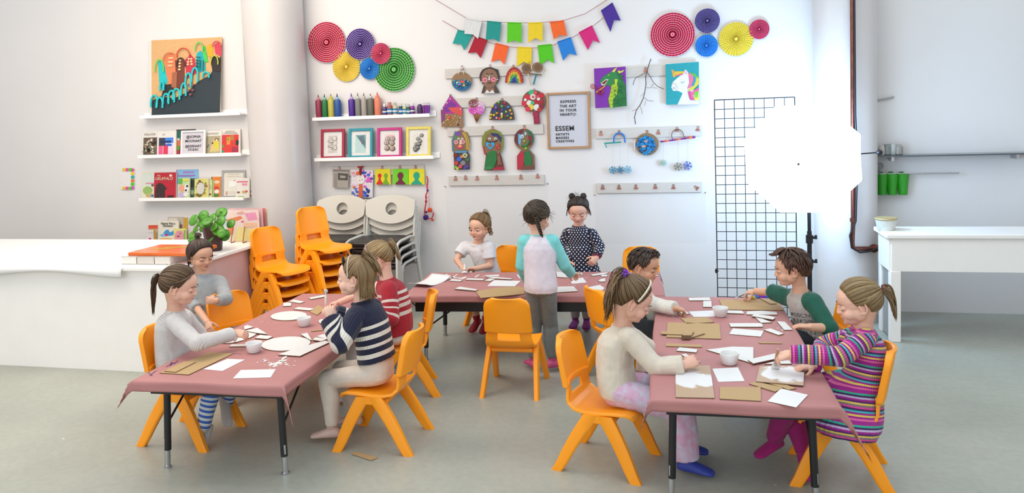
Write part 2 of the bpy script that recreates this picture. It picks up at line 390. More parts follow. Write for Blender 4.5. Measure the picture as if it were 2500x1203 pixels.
# ================================================================ white stacking chairs
m_cream = mat('cream_plastic', '#e6dfd2', .4, .03, 3)
m_vinyl = mat('black_vinyl', '#2a2627', .42, .1, 20, bump=.1, bscale=120)
m_wtube = mat('white_enamel_tube', '#e3dfd6', .35, .03)
def white_chair(label, group):
    t = thing('stacking_chair', label, 'chair', (0, 0, 0), 0, group)
    bk = MB(); N, K = 28, 18
    bm = bmesh.new()
    def pos(u, v):   # u -1..1, v 0..1
        w = .232-.035*(1-v); top = .80-.055*abs(u)**2.6; bot = .645-.075*(1-u*u)
        z = bot+(top-bot)*v
        return V((u*w, -.19-.085*v+.035*u*u, z))
    hole = V((0, 0, .705)); hr = .056
    outer = [];
    M_ = 64
    ring0, ring1 = [], []
    for k in range(M_):
        a = 2*PI*k/M_; dx, dz = math.cos(a), math.sin(a)
        lo, hi = hr, .5
        for _ in range(30):
            m = (lo+hi)/2; x, z = dx*m, hole.z+dz*m
            w = .252-.03*(1-max(0, min(1, (z-.45)/.35))); u = max(-1, min(1, x/w))
            ok = abs(x) < w and (.645-.075*(1-u*u)) < z < .83-.055*abs(u)**2.6
            lo, hi = (m, hi) if ok else (lo, m)
        ring0.append((dx*hr, hole.z+dz*hr)); ring1.append((dx*lo, hole.z+dz*lo))
    def P3(x, z, d): v = (z-.45)/.35; u = x/.252; return (x, -.19-.085*v+.035*u*u-d, z)
    rg = []
    for q in (0, .25, .5, .75, 1): rg.append([P3(a[0]*(1-q)+b[0]*q, a[1]*(1-q)+b[1]*q, -.007) for a, b in zip(ring0, ring1)])
    for q in (1, .75, .5, .25, 0): rg.append([P3(a[0]*(1-q)+b[0]*q, a[1]*(1-q)+b[1]*q, .009) for a, b in zip(ring0, ring1)])
    bk.rings(rg, False, True); bk.build('backrest', m_cream, t, bev=.003, angle=45)
    MB().rings([[(x*(1-k), y*(1-k*.7)+.02, z) for x, y in rrect(.45, .43, .08, 6)] for z, k in ((.425, .06), (.432, .01), (.452, 0), (.468, .03), (.474, .14))]).build('seat_cushion', m_vinyl, t, angle=60)
    for sx in (-1, 1):
        MB().tube([(sx*.235, -.265, .79), (sx*.235, -.2, .5), (sx*.235, -.215, .38), (sx*.24, -.31, .008)], .012, 10).build('rear_leg', m_wtube, t)
        MB().tube([(sx*.235, -.2, .46), (sx*.24, -.1, .475), (sx*.245, .13, .47), (sx*.245, .19, .455), (sx*.243, .215, .42), (sx*.24, .235, .008)], .012, 10).build('front_leg', m_wtube, t)
    for yy in (.16, -.19): MB().tube([(-.235, yy, .41), (.235, yy, .41)], .011, 8).build('cross_bar', m_wtube, t)
    return t
def wstack(x, y, rz, n, where, group, p=None):
    for k in range(n):
        lab = 'cream stacking chair with black seat, %s in the stack %s' % (['bottom', 'second up', 'third up', 'topmost'][k] if k < n-1 else 'topmost', where)
        d = V((-math.sin(R(rz)), math.cos(R(rz)), 0)); q = V((x, y, 0))+d*(.03*k)
        if p is None: p = white_chair(lab, group); p.location = (q.x, q.y, .07*k); p.rotation_euler.z = R(rz)
        else: dup(p, (q.x, q.y, (.07*k)), R(rz), lab, group)
    return p
wp = wstack(-3.20, 6.45, 180, 4, 'nearest the column', 'white stacking chairs near the column')
wstack(-2.70, 6.42, 178, 4, 'behind the girl in red', 'white stacking chairs behind the girl in red', wp)

# ================================================================ white counter at the left
m_white = mat('white_laminate', '#f2efec', .35, .015)
m_pinkbounce = mat('pink_bounce_panel', '#efc8c6', .45, .04)  # pink reflected onto the white end panel, put into its colour
ct = thing('counter', 'long white counter with a pink end panel at the studio\'s left side', 'counter', (-5.2, 5.15, 0))
MB().box((0, -.55, .365), (3.36, .02, .73)).build('front_panel', m_white, ct)
MB().box((1.67, .01, .365), (.02, 1.1, .73)).build('end_panel', m_pinkbounce, ct)
MB().box((0, .56, .365), (3.3, .02, .73)).box((-1.67, 0, .365), (.02, 1.08, .73)).build('side_panel', m_white, ct)
MB().box((0, 0, .747), (3.46, 1.2, .028)).build('worktop', m_white, ct, bev=.006)
def lipf(u, v):
    x = -1.7+3.0*u; return (x, -.606-.012*math.sin(v*PI)-.01*v, .762-.075*v*(.75+.25*math.sin(u*14)))
lp = MB().grid(lipf, 60, 6).build('paper_sheet', mat('white_paper', '#fbfafa', .6, .01), None, angle=180, solid=.001)
tag(lp, 'white paper sheet curling over the front edge of the counter', 'paper', loc=(-5.2, 5.15, 0))
# ================================================================ white desk at the right
dk = thing('desk', 'white painted desk with a deep apron right of the copper pipe', 'desk', (2.09, 6.08, 0))
MB().box((0, 0, .775), (1.44, .40, .03)).build('desktop', m_white, dk, bev=.005)
ap = MB()
for s in (-1, 1): ap.box((s*.68, 0, .64), (.03, .32, .24)); ap.box((0, s*.165, .64), (1.36, .025, .24))
ap.build('apron', m_white, dk)
for sx in (-1, 1):
    for sy in (-1, 1): MB().box((sx*.655, sy*.145, .26), (.07, .07, .52)).build('leg', m_white, dk, bev=.004)
MB().box((-.665, .03, .26), (.02, .16, .5)).build('side_panel', mat('grey_side_panel', '#a9a8a6', .5, .03), dk)
# ================================================================ wire grid panel
gp = thing('gridwall_panel', 'black wire grid display panel standing before the white wall', 'display panel', (.52, 6.42, 0), 0, rot=(R(-1.6), 0, R(-1.0)))
g = MB(); W8, H23 = 8*.0775, 23*.0772
for i in range(9): x = -W8/2+i*.0775; g.tube([(x, 0, .03), (x, 0, .03+H23)], .0042 if i in (0, 8) else .003, 6)
for j in range(24): z = .03+j*.0772; g.tube([(-W8/2, -.004, z), (W8/2, -.004, z)], .0042 if j in (0, 23) else .003, 6)
g.build('wire_grid', m_blackmetal, gp)
for sx in (-1, 1):
    MB().box((sx*W8/2, 0, .012), (.025, .42, .022)).tube([(sx*W8/2, 0, .02), (sx*W8/2, 0, .06)], .008, 8).build('foot', m_blackmetal, gp, bev=.003)
MB().box((-W8/2-.006, -.006, .40), (.02, .02, .035)).tube([(-W8/2-.02, -.01, .40), (-W8/2+.012, -.01, .40)], .005, 8).build('joiner_clip', m_blackmetal, gp)
# ================================================================ photo umbrella on a light stand
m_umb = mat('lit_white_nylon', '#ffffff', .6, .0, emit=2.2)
up = aty(1957, 388, 5.85); ax = V((-.22, -.97, -.09)).normalized()
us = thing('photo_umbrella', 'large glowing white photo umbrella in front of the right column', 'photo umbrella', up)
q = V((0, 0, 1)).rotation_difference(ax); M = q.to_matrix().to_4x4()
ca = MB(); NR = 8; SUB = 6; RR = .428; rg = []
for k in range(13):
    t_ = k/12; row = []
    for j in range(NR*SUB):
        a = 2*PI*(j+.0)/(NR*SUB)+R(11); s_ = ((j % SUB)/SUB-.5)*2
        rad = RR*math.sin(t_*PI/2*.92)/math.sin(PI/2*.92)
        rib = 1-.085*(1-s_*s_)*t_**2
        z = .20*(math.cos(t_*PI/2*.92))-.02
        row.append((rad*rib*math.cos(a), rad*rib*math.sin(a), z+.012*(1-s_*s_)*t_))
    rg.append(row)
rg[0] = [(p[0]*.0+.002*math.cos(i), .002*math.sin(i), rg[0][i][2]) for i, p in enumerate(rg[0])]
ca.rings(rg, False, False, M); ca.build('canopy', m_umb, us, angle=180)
ribs = MB()
for k in range(NR):
    a = 2*PI*(k*SUB)/(NR*SUB)+R(11)-PI/NR*0
    pts = [(RR*math.sin(i/8*PI/2*.92)/math.sin(PI/2*.92)*math.cos(a), RR*math.sin(i/8*PI/2*.92)/math.sin(PI/2*.92)*math.sin(a), .2*math.cos(i/8*PI/2*.92)-.028) for i in range(9)]
    ribs.tube(pts, .0022, 6, M=M); ribs.ball(pts[-1], .005, 8, M=M)
ribs.build('ribs', m_chrome, us)
be = aty(2147, 372, 6.1)-up
MB().tube([ax*.17, ax*.235], .005, 8).ball(ax*.237, .008, 10).build('ferrule', m_blackmetal, us)
MB().tube([ax*.18, ax*-.25, ax*-.3], .004, 8).build('shaft', m_blackmetal, us)
arm = thing('boom_arm', 'thin black boom arm with a ball end beside the copper pipe', 'boom arm', up+V((.1, .18, 0)))
MB().tube([V((0, 0, 0)), be-V((.1, .18, 0))], .005, 8).build('rod', m_blackmetal, arm)
MB().ball(be-V((.1, .18, 0)), (.024, .02, .02), 14).build('ball_end', m_blackmetal, arm)
sb = aty(1976, 560, 5.98); st = thing('light_stand', 'black light stand holding the white photo umbrella', 'light stand', (sb.x, sb.y, 0))
zt = aty(1975, 480, 5.98).z
MB().tube([(0, 0, .10), (0, 0, .80)], .017, 12).tube([(0, 0, .8), (-.002, 0, 1.1)], .013, 12).tube([(-.002, 0, 1.1), (-.002, 0, up.z)], .009, 12).build('pole', m_blackmetal, st)
for z in (.56, .74): MB().lathe([(.026, z-.03), (.026, z+.03)], 14).box((.03, -.005, z+.012), (.045, .014, .018)).tube([(.045, 0, z), (.045, 0, z+.03)], .009, 8).build('clamp', m_blackmetal, st)
for k in range(3):
    a = R(80+120*k); MB().tube([(0, 0, .30), (.24*math.cos(a), .24*math.sin(a), .012)], .010, 8).tube([(0, 0, .12), (.13*math.cos(a), .13*math.sin(a), .15)], .006, 8).build('leg', m_blackmetal, st)
for z0, z1 in ((.28, .33), (.10, .2)): MB().lathe([(.024, z0), (.024, z1)], 12).build('collar', m_blackmetal, st)
sh = thing('strobe_head', 'black lamp head behind the glowing umbrella', 'lamp', up+V((-.0, .30, -.02)))
MB().lathe([(.045, -.06), (.05, -.05), (.05, .05), (.07, .07), (.07, .1)], 20, (V((0, 0, 1)).rotation_difference(-ax)).to_matrix().to_4x4()).build('housing', m_blackmetal, sh)
pl = bpy.data.lights.new('umbrella_lamp', 'POINT'); pl.energy = 42; pl.color = (.32, .64, 1); pl.shadow_soft_size = .12
po = bpy.data.objects.new('umbrella_lamp', pl); COL.objects.link(po); po.location = up+V((.04, .17, .03)); po['kind'] = 'helper'
# ================================================================ things on the wall
def pm(hexc, rough=.6, metal=0): return mat('colour_%s_%d%d' % (hexc.strip('#'), rough*10, metal*10), hexc, rough, .05, 40, metal)
class Art(MB):
    """Flat coloured shapes layered on one another; o is the origin on the plane Y."""
    def __init__(s, o, Y, conv=lambda x, y: (x, y)):
        super().__init__(); s.o = V(o); s.Y = Y; s.conv = conv; s.mats = []; s.z = 0; s.rnd = random.Random(int(o[0]*1000)+int(o[2]*777))
    def col(s, h, rough=.6, metal=0):
        m = pm(h, rough, metal) if isinstance(h, str) else h
        if m not in s.mats: s.mats.append(m)
        s.mi = s.mats.index(m); return s
    def P(s, p):
        w = aty(*s.conv(*p), s.Y); return (w.x-s.o.x, w.z-s.o.z)
    def poly(s, pts, h=None, th=.0007, lift=.0007):
        if h: s.col(h)
        s.prism([s.P(p) for p in pts], th+s.z, WALLROT); s.z += lift; return s
    def circ(s, cx, cy, rx, ry=None, h=None, k=20, a0=0, a1=360, **kw): return s.poly(oval(rx, ry or rx, k, cx, cy, a0, a1), h, **kw)
    def line(s, pts, w, h=None, closed=False):
        if h: s.col(h)
        q = [s.P(p) for p in pts]; s.tube([(a, b, s.z+.001) for a, b in q], w, 6, closed=closed, M=WALLROT); s.z += .0002; return s
    def bead(s, cx, cy, r, h, flat=.6):
        s.col(h, .35); a = s.P((cx, cy)); b = s.P((cx+r, cy)); rr = abs(b[0]-a[0]); s.ball((a[0], a[1], s.z), (rr, rr, rr*flat), 8, WALLROT); return s
    def done(s, name, parent, **kw): return s.build(name, s.mats, parent, angle=40, **kw)
def wthing(name, label, cat, px, py, Y=WY-.004, group=None): 
    return thing(name, label, cat, aty(px, py, Y), group=group)
def mk(root, conv=lambda x, y: (x, y)): return Art(root.location, root.location.y, conv)
zA = lambda x, y: (1060+x/3.0075, 70+y/3.0075)
zB = lambda x, y: (1420+x/2.797, 70+y/2.797)
zC = lambda x, y: (720+x/2.797, 70+y/2.797)
zD = lambda x, y: (300+x/2.674, 70+y/2.674)
zE = lambda x, y: (330+x/5.467, 390+y/5.467)
zF = lambda x, y: (330+x/8.333, 300+y/8.333)

# ---------------------------------------------------------------- picture ledges
def ledge(px0, px1, pytop, label, back=True):
    a, b = aty(px0, pytop, WY-.09), aty(px1, pytop, WY-.09)
    z = (a.z+b.z)/2; L = b.x-a.x
    t = thing('picture_ledge', label, 'shelf', ((a.x+b.x)/2, WY, z), group='white picture ledges')
    MB().box((0, -.055, -.008), (L, .11, .016)).build('shelf_board', m_white, t, bev=.002)
    MB().box((0, -.112, -.002), (L, .012, .032)).build('front_lip', m_white, t, bev=.002)
    MB().box((0, -.007, .012), (L+.06, .014, .055)).build('back_rail', m_white, t, bev=.002)
    return z
Z1 = ledge(345, 590, 281, 'white picture ledge carrying the large skyline painting')
Z2 = ledge(340, 592, 379, 'white picture ledge with art books and a small letter board')
Z3 = ledge(343, 598, 485, 'white picture ledge crowded with children\'s picture books')
Z4 = ledge(351, 640, 593, 'lowest white picture ledge with books behind the green plant')
Z5 = ledge(765, 1051, 285.5, 'white picture ledge lined with paint bottles')
Z6 = ledge(770, 1060, 386, 'white picture ledge with four bright picture frames')

# ---------------------------------------------------------------- skyline painting
def lean(root, a): root.rotation_euler = (R(a), 0, 0)
pa = wthing('canvas_painting', 'large canvas painting of a neon city skyline above dark ground', 'painting', 450, 280, WY-.075)
pa.location.z = Z1
o = pa.location
MB().box((0, .014, .385), (.80, .03, .765)).build('canvas', pm('#efeae0'), pa, bev=.003)
ar = mk(pa, zD); ar.z = .0012
PX = lambda *a: [(a[i], a[i+1]) for i in range(0, len(a), 2)]
ar.poly(PX(163, 72, 628, 50, 634, 552, 188, 565), '#e9b77c')
ar.poly(PX(186, 470, 240, 440, 330, 455, 420, 410, 480, 345, 560, 300, 600, 210, 628, 170, 634, 552, 188, 565), '#2d3a42')
for c, pts in (('#ff8a5a', (255, 190, 300, 150, 330, 190, 345, 330, 345, 400, 285, 380)), ('#7f3b2c', (325, 205, 360, 185, 388, 215, 398, 385, 345, 405)),
               ('#d8344f', (392, 200, 425, 165, 455, 195, 470, 290, 405, 330)), ('#19cfd0', (215, 215, 235, 200, 255, 235, 285, 345, 250, 400, 228, 345)),
               ('#18b9c4', (466, 160, 490, 140, 520, 175, 530, 270, 490, 285, 466, 250)), ('#f2b21c', (530, 110, 555, 95, 575, 130, 570, 180, 540, 180)),
               ('#e0425a', (580, 105, 610, 80, 628, 110, 628, 180, 590, 160)), ('#4fd35c', (500, 120, 520, 110, 545, 215, 520, 220)), ('#2c2a2a', (262, 365, 320, 360, 330, 430, 250, 440)),
               ('#b06a4a', (312, 285, 345, 280, 345, 390, 312, 380)), ('#30282a', (560, 190, 590, 170, 628, 200, 628, 280, 575, 270))):
    ar.poly(PX(*pts), c)
for cx, cy in ((300, 190), (300, 215), (298, 240)): ar.poly(rrect(34, 12, 5, 3, cx, cy), '#f5c99a')
for cx, cy in ((418, 195), (435, 195), (415, 215), (436, 212), (415, 232), (440, 230), (362, 205), (362, 225), (362, 245), (362, 265)): ar.circ(cx, cy, 7, None, '#ffd9a0', 10)
def arch(pts, w, h): ar.line(pts, w, h)
for x, y, rx, ry in ((208, 480, 20, 45), (245, 490, 20, 40), (285, 465, 18, 40), (320, 450, 20, 45), (352, 435, 22, 42), (398, 405, 16, 48), (425, 345, 18, 55), (467, 310, 20, 55), (540, 305, 20, 22), (255, 380, 12, 35)):
    arch([(x-rx, y+ry*.7)]+[(x+rx*math.cos(R(a)), y-ry*math.sin(R(a))) for a in range(180, -1, -20)]+[(x+rx, y+ry*.7)], .010, '#22d3d8')
for x, y, rx, ry, c in ((232, 270, 28, 70, '#7ee24f'), (300, 200, 45, 45, '#f0885a'), (385, 175, 42, 50, '#e4503c'), (487, 135, 26, 48, '#79e06a'), (592, 225, 24, 50, '#c8d23a'), (602, 110, 26, 30, '#ef5a6e'), (372, 240, 28, 50, '#41282a')):
    arch([(x+rx*math.cos(R(a)), y-ry*math.sin(R(a))) for a in range(190, -11, -20)], .006, c)
for x in (478, 500, 520): ar.line([(x, 205), (x, 275)], .004, '#1b4d52')
for y in (185, 205, 225, 245): ar.line([(468, y), (500, y)], .004, '#1b4d52')
for cx, cy in ((430, 368), (455, 368), (430, 405), (458, 402), (445, 430)): ar.circ(cx, cy, 8, None, '#8d5560', 10)
ar.done('painted_picture', pa); lean(pa, -4)

# ---------------------------------------------------------------- books
def book(name, label, cat, conv, x0, x1, ytop, Z, hexc, design=None, dy=.035, th=.018, tilt=-7, spine=None, group='picture books on the ledges', title=None):
    y0 = WY-dy
    a, b = aty(*conv(x0, ytop), y0), aty(*conv(x1, ytop), y0); w = b.x-a.x; h = (a.z+b.z)/2-Z
    t = thing(name, label, cat, ((a.x+b.x)/2, y0, Z+.001), group=group); h *= 1.0
    MB().box((0, .002, h/2), (w, th, h)).build('cover', pm(hexc, .4), t, bev=.001)
    MB().box((0, .002, h/2), (w-.006, th-.005, h+.001)).box((.003, .002, h/2), (w-.003, th-.005, h-.008)).build('pages', pm('#f4efe2'), t)
    if spine: MB().box((-w/2+.002, .002, h/2), (.006, th+.002, h+.0005)).build('spine', pm(spine, .4), t)
    if design:
        ar = MB(); ms = []; z = 0
        for c, pts in design:
            m = pm(c, .45)
            if m not in ms: ms.append(m)
            ar.mi = ms.index(m); z += .0005
            ar.prism([((p[0]-.5)*w, p[1]*h) for p in pts], z, Matrix.Translation((0, -th/2+.002, 0)) @ WALLROT)
        ar.build('cover_picture', ms, t)
    if title:
        for s_, sz, u, v, c in title: text_part(s_, sz*w, 'title', pm(c), t, Matrix.Translation(((u-.5)*w, -th/2-.004, v*h)) @ WALLROT, bold=.0002)
    lean(t, tilt); return t
U = lambda x0, y0, x1, y1: [(x0, y0), (x1, y0), (x1, y1), (x0, y1)]
O = lambda cx, cy, rx, ry, k=14: oval(rx, ry, k, cx, cy)
rb = random.Random(3)
def blots(n, cols, x0=.1, y0=.08, x1=.9, y1=.9, r=.08):
    out = []
    for i in range(n):
        cx, cy = rb.uniform(x0+r, x1-r), rb.uniform(y0+r, y1-r)
        out.append((cols[i % len(cols)], [(cx+r*rb.uniform(.5, 1.2)*math.cos(2*PI*k/9), cy+r*rb.uniform(.4, 1)*math.sin(2*PI*k/9)) for k in range(9)]))
    return out
FR = 'art books on the second ledge'
book('art_book', 'white art book with a speckled black and cream cover picture', 'book', zF, 105, 445, 165, Z2, '#f3eee6', [('#6d6253', U(.10, .05, .92, .74))]+blots(46, ['#2b2522', '#c9c0a4', '#8f8468', '#f0e9d2', '#3b332e', '#7a5048'], .1, .05, .92, .74, .07), group=FR, title=[('POLLOCK', .15, .5, .86, '#b5aca6')])
book('art_book', 'white art book with blue, black and pink blocks on its cover', 'book', zF, 425, 800, 160, Z2, '#f5f0ec', [('#e9e4f0', U(.06, .05, .86, .74)), ('#3e3f4d', U(.08, .40, .45, .72)), ('#4a8ff0', U(.42, .5, .86, .72)), ('#1d2f6e', U(.2, .52, .75, .6)), ('#2f66d8', O(.62, .42, .18, .06)), ('#ef5f8c', U(.08, .06, .3, .4)), ('#e8385c', U(.34, .06, .58, .4)), ('#f6d8ee', U(.6, .06, .86, .38))], group=FR, dy=.05, title=[('art', .13, .35, .86, '#cfc7c4')])
book('art_book', 'dark patterned book showing behind the small white letter board', 'book', zF, 800, 1200, 130, Z2, '#4a3b3f', [('#1f6d66', U(0, .66, .22, .95)), ('#d9794d', U(.02, .35, .25, .6)), ('#6da035', O(.12, .28, .1, .09)), ('#b5354e', U(0, .02, .22, .2)), ('#cfd8d2', U(.05, .58, .2, .66))], dy=.03, group=FR)
book('art_book', 'cream art book with a yellow figure on its cover picture', 'book', zF, 1390, 1730, 160, Z2, '#f6f1e8', [('#b9b093', U(.08, .05, .95, .78)), ('#e3cd86', [(.3, .1), (.9, .12), (.85, .6), (.6, .7), (.45, .5)]), ('#e8d832', U(.6, .25, .84, .55)), ('#8a4a2a', O(.72, .62, .13, .07)), ('#f3e6c0', O(.72, .6, .07, .05)), ('#7a1f12', O(.48, .48, .05, .04)), ('#3d5a8a', [(.16, .3), (.2, .3), (.28, .42), (.24, .42)])], dy=.055, group=FR, title=[('KANDINSKY', .13, .5, .88, '#c2bab2')])
book('art_book', 'white art book with a red and orange abstract cover picture', 'book', zF, 1710, 2110, 130, Z2, '#f6f1e8', [('#e23b34', U(.03, .06, .93, .78)), ('#e89a3c', U(.32, .38, .5, .7)), ('#c9803c', U(.5, .55, .7, .76)), ('#23382c', O(.86, .45, .08, .12)), ('#1fa890', U(.03, .06, .18, .16)), ('#6aa04a', O(.16, .32, .05, .06)), ('#b03050', U(.6, .08, .9, .28)), ('#5fae4a', U(.36, .55, .42, .66))], dy=.045, group=FR, title=[('ABSTRACT', .1, .5, .91, '#cac2c0'), ('EXPRESSIONISM', .1, .5, .84, '#cac2c0')])
# small letter board
y0 = WY-.1; a, b = aty(*zF(900, 160), y0), aty(*zF(1395, 160), y0)
lb = thing('letter_board', 'small white framed letter board among the art books', 'letter board', ((a.x+b.x)/2, y0, Z2+.001)); w = b.x-a.x; h = a.z-Z2
MB().box((0, .004, h/2), (w-.01, .006, h-.01)).build('felt_panel', pm('#dcd6de'), lb)
f = MB()
for s in (-1, 1): f.box((s*(w/2-.008), 0, h/2), (.016, .022, h)); f.box((0, 0, h/2+s*(h/2-.008)), (w-.03, .022, .016))
f.build('frame', m_white, lb, bev=.002)
for s_, v, sz in (('@SOPHIA', .74, .037), ('MOONART', .57, .037), ('@ESSENART', .36, .033), ('STUDIO', .22, .033)):
    text_part(s_, sz, 'lettering', pm('#22222a'), lb, Matrix.Translation((0, -.0005, v*h)) @ WALLROT, bold=.0004)
lean(lb, -8)
# picture books on ledge three
book('picture_book', 'pale green picture book half hidden at the ledge\'s left end', 'book', zE, 65, 250, 165, Z3, '#ece6cf', [('#dfe8df', U(.05, .5, .95, .95)), ('#9cc06a', O(.45, .3, .35, .16)), ('#c8b27a', O(.6, .12, .3, .08)), ('#2f7fd0', O(.8, .1, .09, .05)), ('#6a5a4a', O(.8, .5, .1, .05)), ('#e59ab0', U(.3, .55, .9, .6))], dy=.03)
gr = book('picture_book', 'red picture book with cream title lettering over a dark shape', 'book', zE, 232, 525, 172, Z3, '#c41c33', [('#5a1420', U(.2, .0, .4, .3)), ('#3d2527', [(.05, .02), (.52, .02), (.5, .3), (.6, .38), (.5, .47), (.4, .58), (.2, .6), (.1, .5), (.06, .3)]), ('#3a1a1e', U(.62, .02, .9, .12)), ('#efe3d8', O(.76, .88, .07, .045))], dy=.055, title=[('The', .1, .23, .88, '#f2dfc0'), ('GRUFFALO', .165, .48, .76, '#f2dfc0')])
book('picture_book', 'tall light blue picture book with a pink spine', 'book', zE, 527, 822, 130, Z3, '#8fc3ec', [('#e9e4f0', U(.02, 0, .15, .5)), ('#b9d8f2', U(.15, .05, .9, .55)), ('#a886cc', U(.3, .87, .8, .93)), ('#9a7cc4', U(.1, .75, .85, .81))], dy=.03, spine='#d4528e')
book('picture_book', 'small scalloped board book with farm animals in front of the blue book', 'book', zE, 567, 710, 245, Z3, '#c9dfa2', [('#5fb546', U(0, .7, .35, .98)), ('#f2a78c', O(.3, .5, .28, .18)), ('#f4f0f0', O(.75, .5, .22, .2)), ('#262230', O(.8, .6, .1, .06)), ('#39263a', O(.7, .4, .1, .05)), ('#cbb3dd', O(.3, .18, .3, .14)), ('#f1efe9', O(.7, .2, .24, .1)), ('#e8e05a', U(.4, .85, .9, .95))], dy=.075)
book('picture_book', 'narrow dark green book beside the farm animal board book', 'book', zE, 705, 790, 250, Z3, '#3d5a46', [('#8fa58a', O(.5, .3, .35, .12)), ('#203028', U(.1, .55, .9, .9))], dy=.05)
book('picture_book', 'yellow picture book with a pale oval framed by leaves', 'book', zE, 778, 962, 255, Z3, '#e3dc86', blots(26, ['#7a6a3a', '#b5963f', '#8f9a4a', '#a56a5a'], .02, .02, .98, .98, .1)+[('#dcd8ce', O(.5, .5, .28, .3, 20))], dy=.07)
book('picture_book', 'cream book with a green edge behind the yellow one', 'book', zE, 950, 1030, 268, Z3, '#dfe2a6', [('#8fb04a', U(.8, 0, 1, 1)), ('#6a3a2a', O(.5, .2, .2, .05)), ('#c9b98a', O(.4, .6, .25, .15))], dy=.05)
book('picture_book', 'orange picture book with a dark green spine', 'book', zE, 1002, 1128, 228, Z3, '#ee8a38', [('#3a6a3a', U(0, .02, .1, 1)), ('#f6d9b0', O(.6, .75, .3, .08)), ('#d94a2a', O(.55, .45, .3, .1)), ('#f3efe2', O(.6, .3, .25, .1)), ('#4f8a3a', O(.5, .12, .35, .08))], dy=.035)
a, b = aty(*zE(1135, 143), WY-.04), aty(*zE(1450, 143), WY-.04)
sf = thing('framed_certificate', 'silver frame with a cream certificate among the picture books', 'picture frame', ((a.x+b.x)/2, WY-.04, Z3+.001)); w = b.x-a.x; h = a.z-Z3
f = MB()
for s in (-1, 1): f.box((s*(w/2-.01), 0, h/2), (.02, .02, h)); f.box((0, 0, h/2+s*(h/2-.01)), (w-.03, .02, .02))
f.build('frame', mat('silver_frame', '#c9c8c4', .3, .05, metal=.6), sf, bev=.002)
MB().box((0, .004, h/2), (w-.03, .008, h-.03)).build('certificate', pm('#efe9dc'), sf)
ar = MB(); ms = [pm('#d9cfc2'), pm('#dba9a4'), pm('#fbfaf6')]
for i, (x0, v0, x1, v1, k) in enumerate(((.25, .84, .75, .87, 0), (.2, .76, .8, .79, 0), (.3, .4, .65, .6, 2), (.5, .6, .58, .64, 1), (.2, .2, .75, .22, 0), (.2, .14, .75, .16, 0), (.16, .1, .24, .24, 1))):
    ar.mi = k; ar.prism([((p[0]-.5)*w, p[1]*h) for p in U(x0, v0, x1, v1)], .001, Matrix.Translation((0, -.0005, 0)) @ WALLROT)
ar.build('print', ms, sf); lean(sf, -7)
book('picture_book', 'small white alphabet book with pink title in front of the silver frame', 'book', zE, 1332, 1512, 245, Z3, '#f2ece4', [('#e0607e', U(.08, .78, .9, .84)), ('#ea9cae', U(.45, .62, .85, .74)), ('#8a5a4a', O(.2, .28, .12, .05)), ('#d8b06a', O(.65, .3, .2, .08)), ('#c9455a', O(.8, .33, .08, .05)), ('#9ac04a', U(.15, .05, .6, .09))], dy=.075)
book('picture_book', 'thin cream book end at the ledge\'s right end by the column', 'book', zE, 1500, 1552, 275, Z3, '#ddd0c4', [('#4a2f36', O(.5, .35, .25, .06)), ('#a5586a', U(.2, .05, .9, .15))], dy=.05)
# ledge four
book('picture_book', 'small white book with a pink heart and a red one behind its top', 'book', zE, 135, 250, 940, Z4, '#e8e2e4', [('#d8346e', O(.5, .28, .16, .1)), ('#c9c2c8', U(.2, .75, .8, .8))], dy=.07)
book('picture_book', 'red topped book at the left end of the lowest ledge', 'book', zE, 165, 288, 875, Z4, '#ece3da', [('#e2512e', U(0, .8, 1, 1)), ('#c98a3c', U(.02, .74, .98, .79))], dy=.04)
for k, x in enumerate((246, 262)):
    a = aty(*zE(x, 940), WY-.075); pc = MB().tube([(0, 0, 0), (.006, 0, a.z-Z4)], .006, 6).tube([(.006, 0, a.z-Z4), (.0065, 0, a.z-Z4+.014)], [.006, .001], 6).build('pencil', pm('#d8a64a'))
    tag(pc, 'upright ochre pencil between books on the lowest ledge, %s' % ('beside the heart book' if k == 0 else 'beside the dinosaur book'), 'pencil', 'pencils on the lowest ledge', (a.x, a.y, Z4+.001))
book('picture_book', 'cream picture book with a blue and pink animal and a two-line title', 'book', zE, 290, 562, 818, Z4, '#f3eddd', [('#3f9fe0', [(.2, .3), (.35, .55), (.5, .6), (.6, .45), (.75, .55), (.8, .35), (.6, .3)]), ('#8cc6ee', O(.25, .32, .15, .07)), ('#e0256a', O(.42, .34, .08, .06)), ('#e8b25a', O(.4, .14, .34, .06))], dy=.06, title=[('Nanny Has a', .135, .5, .88, '#4a443e'), ('Dinosaur', .135, .5, .77, '#4a443e')])
book('picture_book', 'grey-brown book behind the cream dinosaur book', 'book', zE, 415, 625, 765, Z4, '#cbbfb0', [('#8a6a58', U(.7, .5, .95, .7)), ('#e6ddd0', U(.05, .8, .6, .95))], dy=.03)
book('picture_book', 'tall narrow ochre book by the green plant', 'book', zE, 628, 680, 775, Z4, '#d9a628', None, dy=.03)
book('picture_book', 'yellow book with a pink pig shape under the plant leaves', 'book', zE, 505, 665, 920, Z4, '#efe98c', [('#f0a0b2', [(.08, .08), (.8, .06), (.85, .6), (.7, .85), (.3, .85), (.1, .6)]), ('#8a3550', O(.4, .45, .12, .05)), ('#c9607e', O(.55, .65, .08, .05)), ('#8fc04a', U(.85, .02, 1, .9))], dy=.08)
book('picture_book', 'pale lilac book behind the plant on the lowest ledge', 'book', zE, 690, 800, 775, Z4, '#e6dce2', None, dy=.03)
book('picture_book', 'pale blue book standing right of the plant', 'book', zE, 1100, 1205, 745, Z4, '#cfe2ee', [('#e9f1f6', U(.1, .3, .9, .8))], dy=.03)
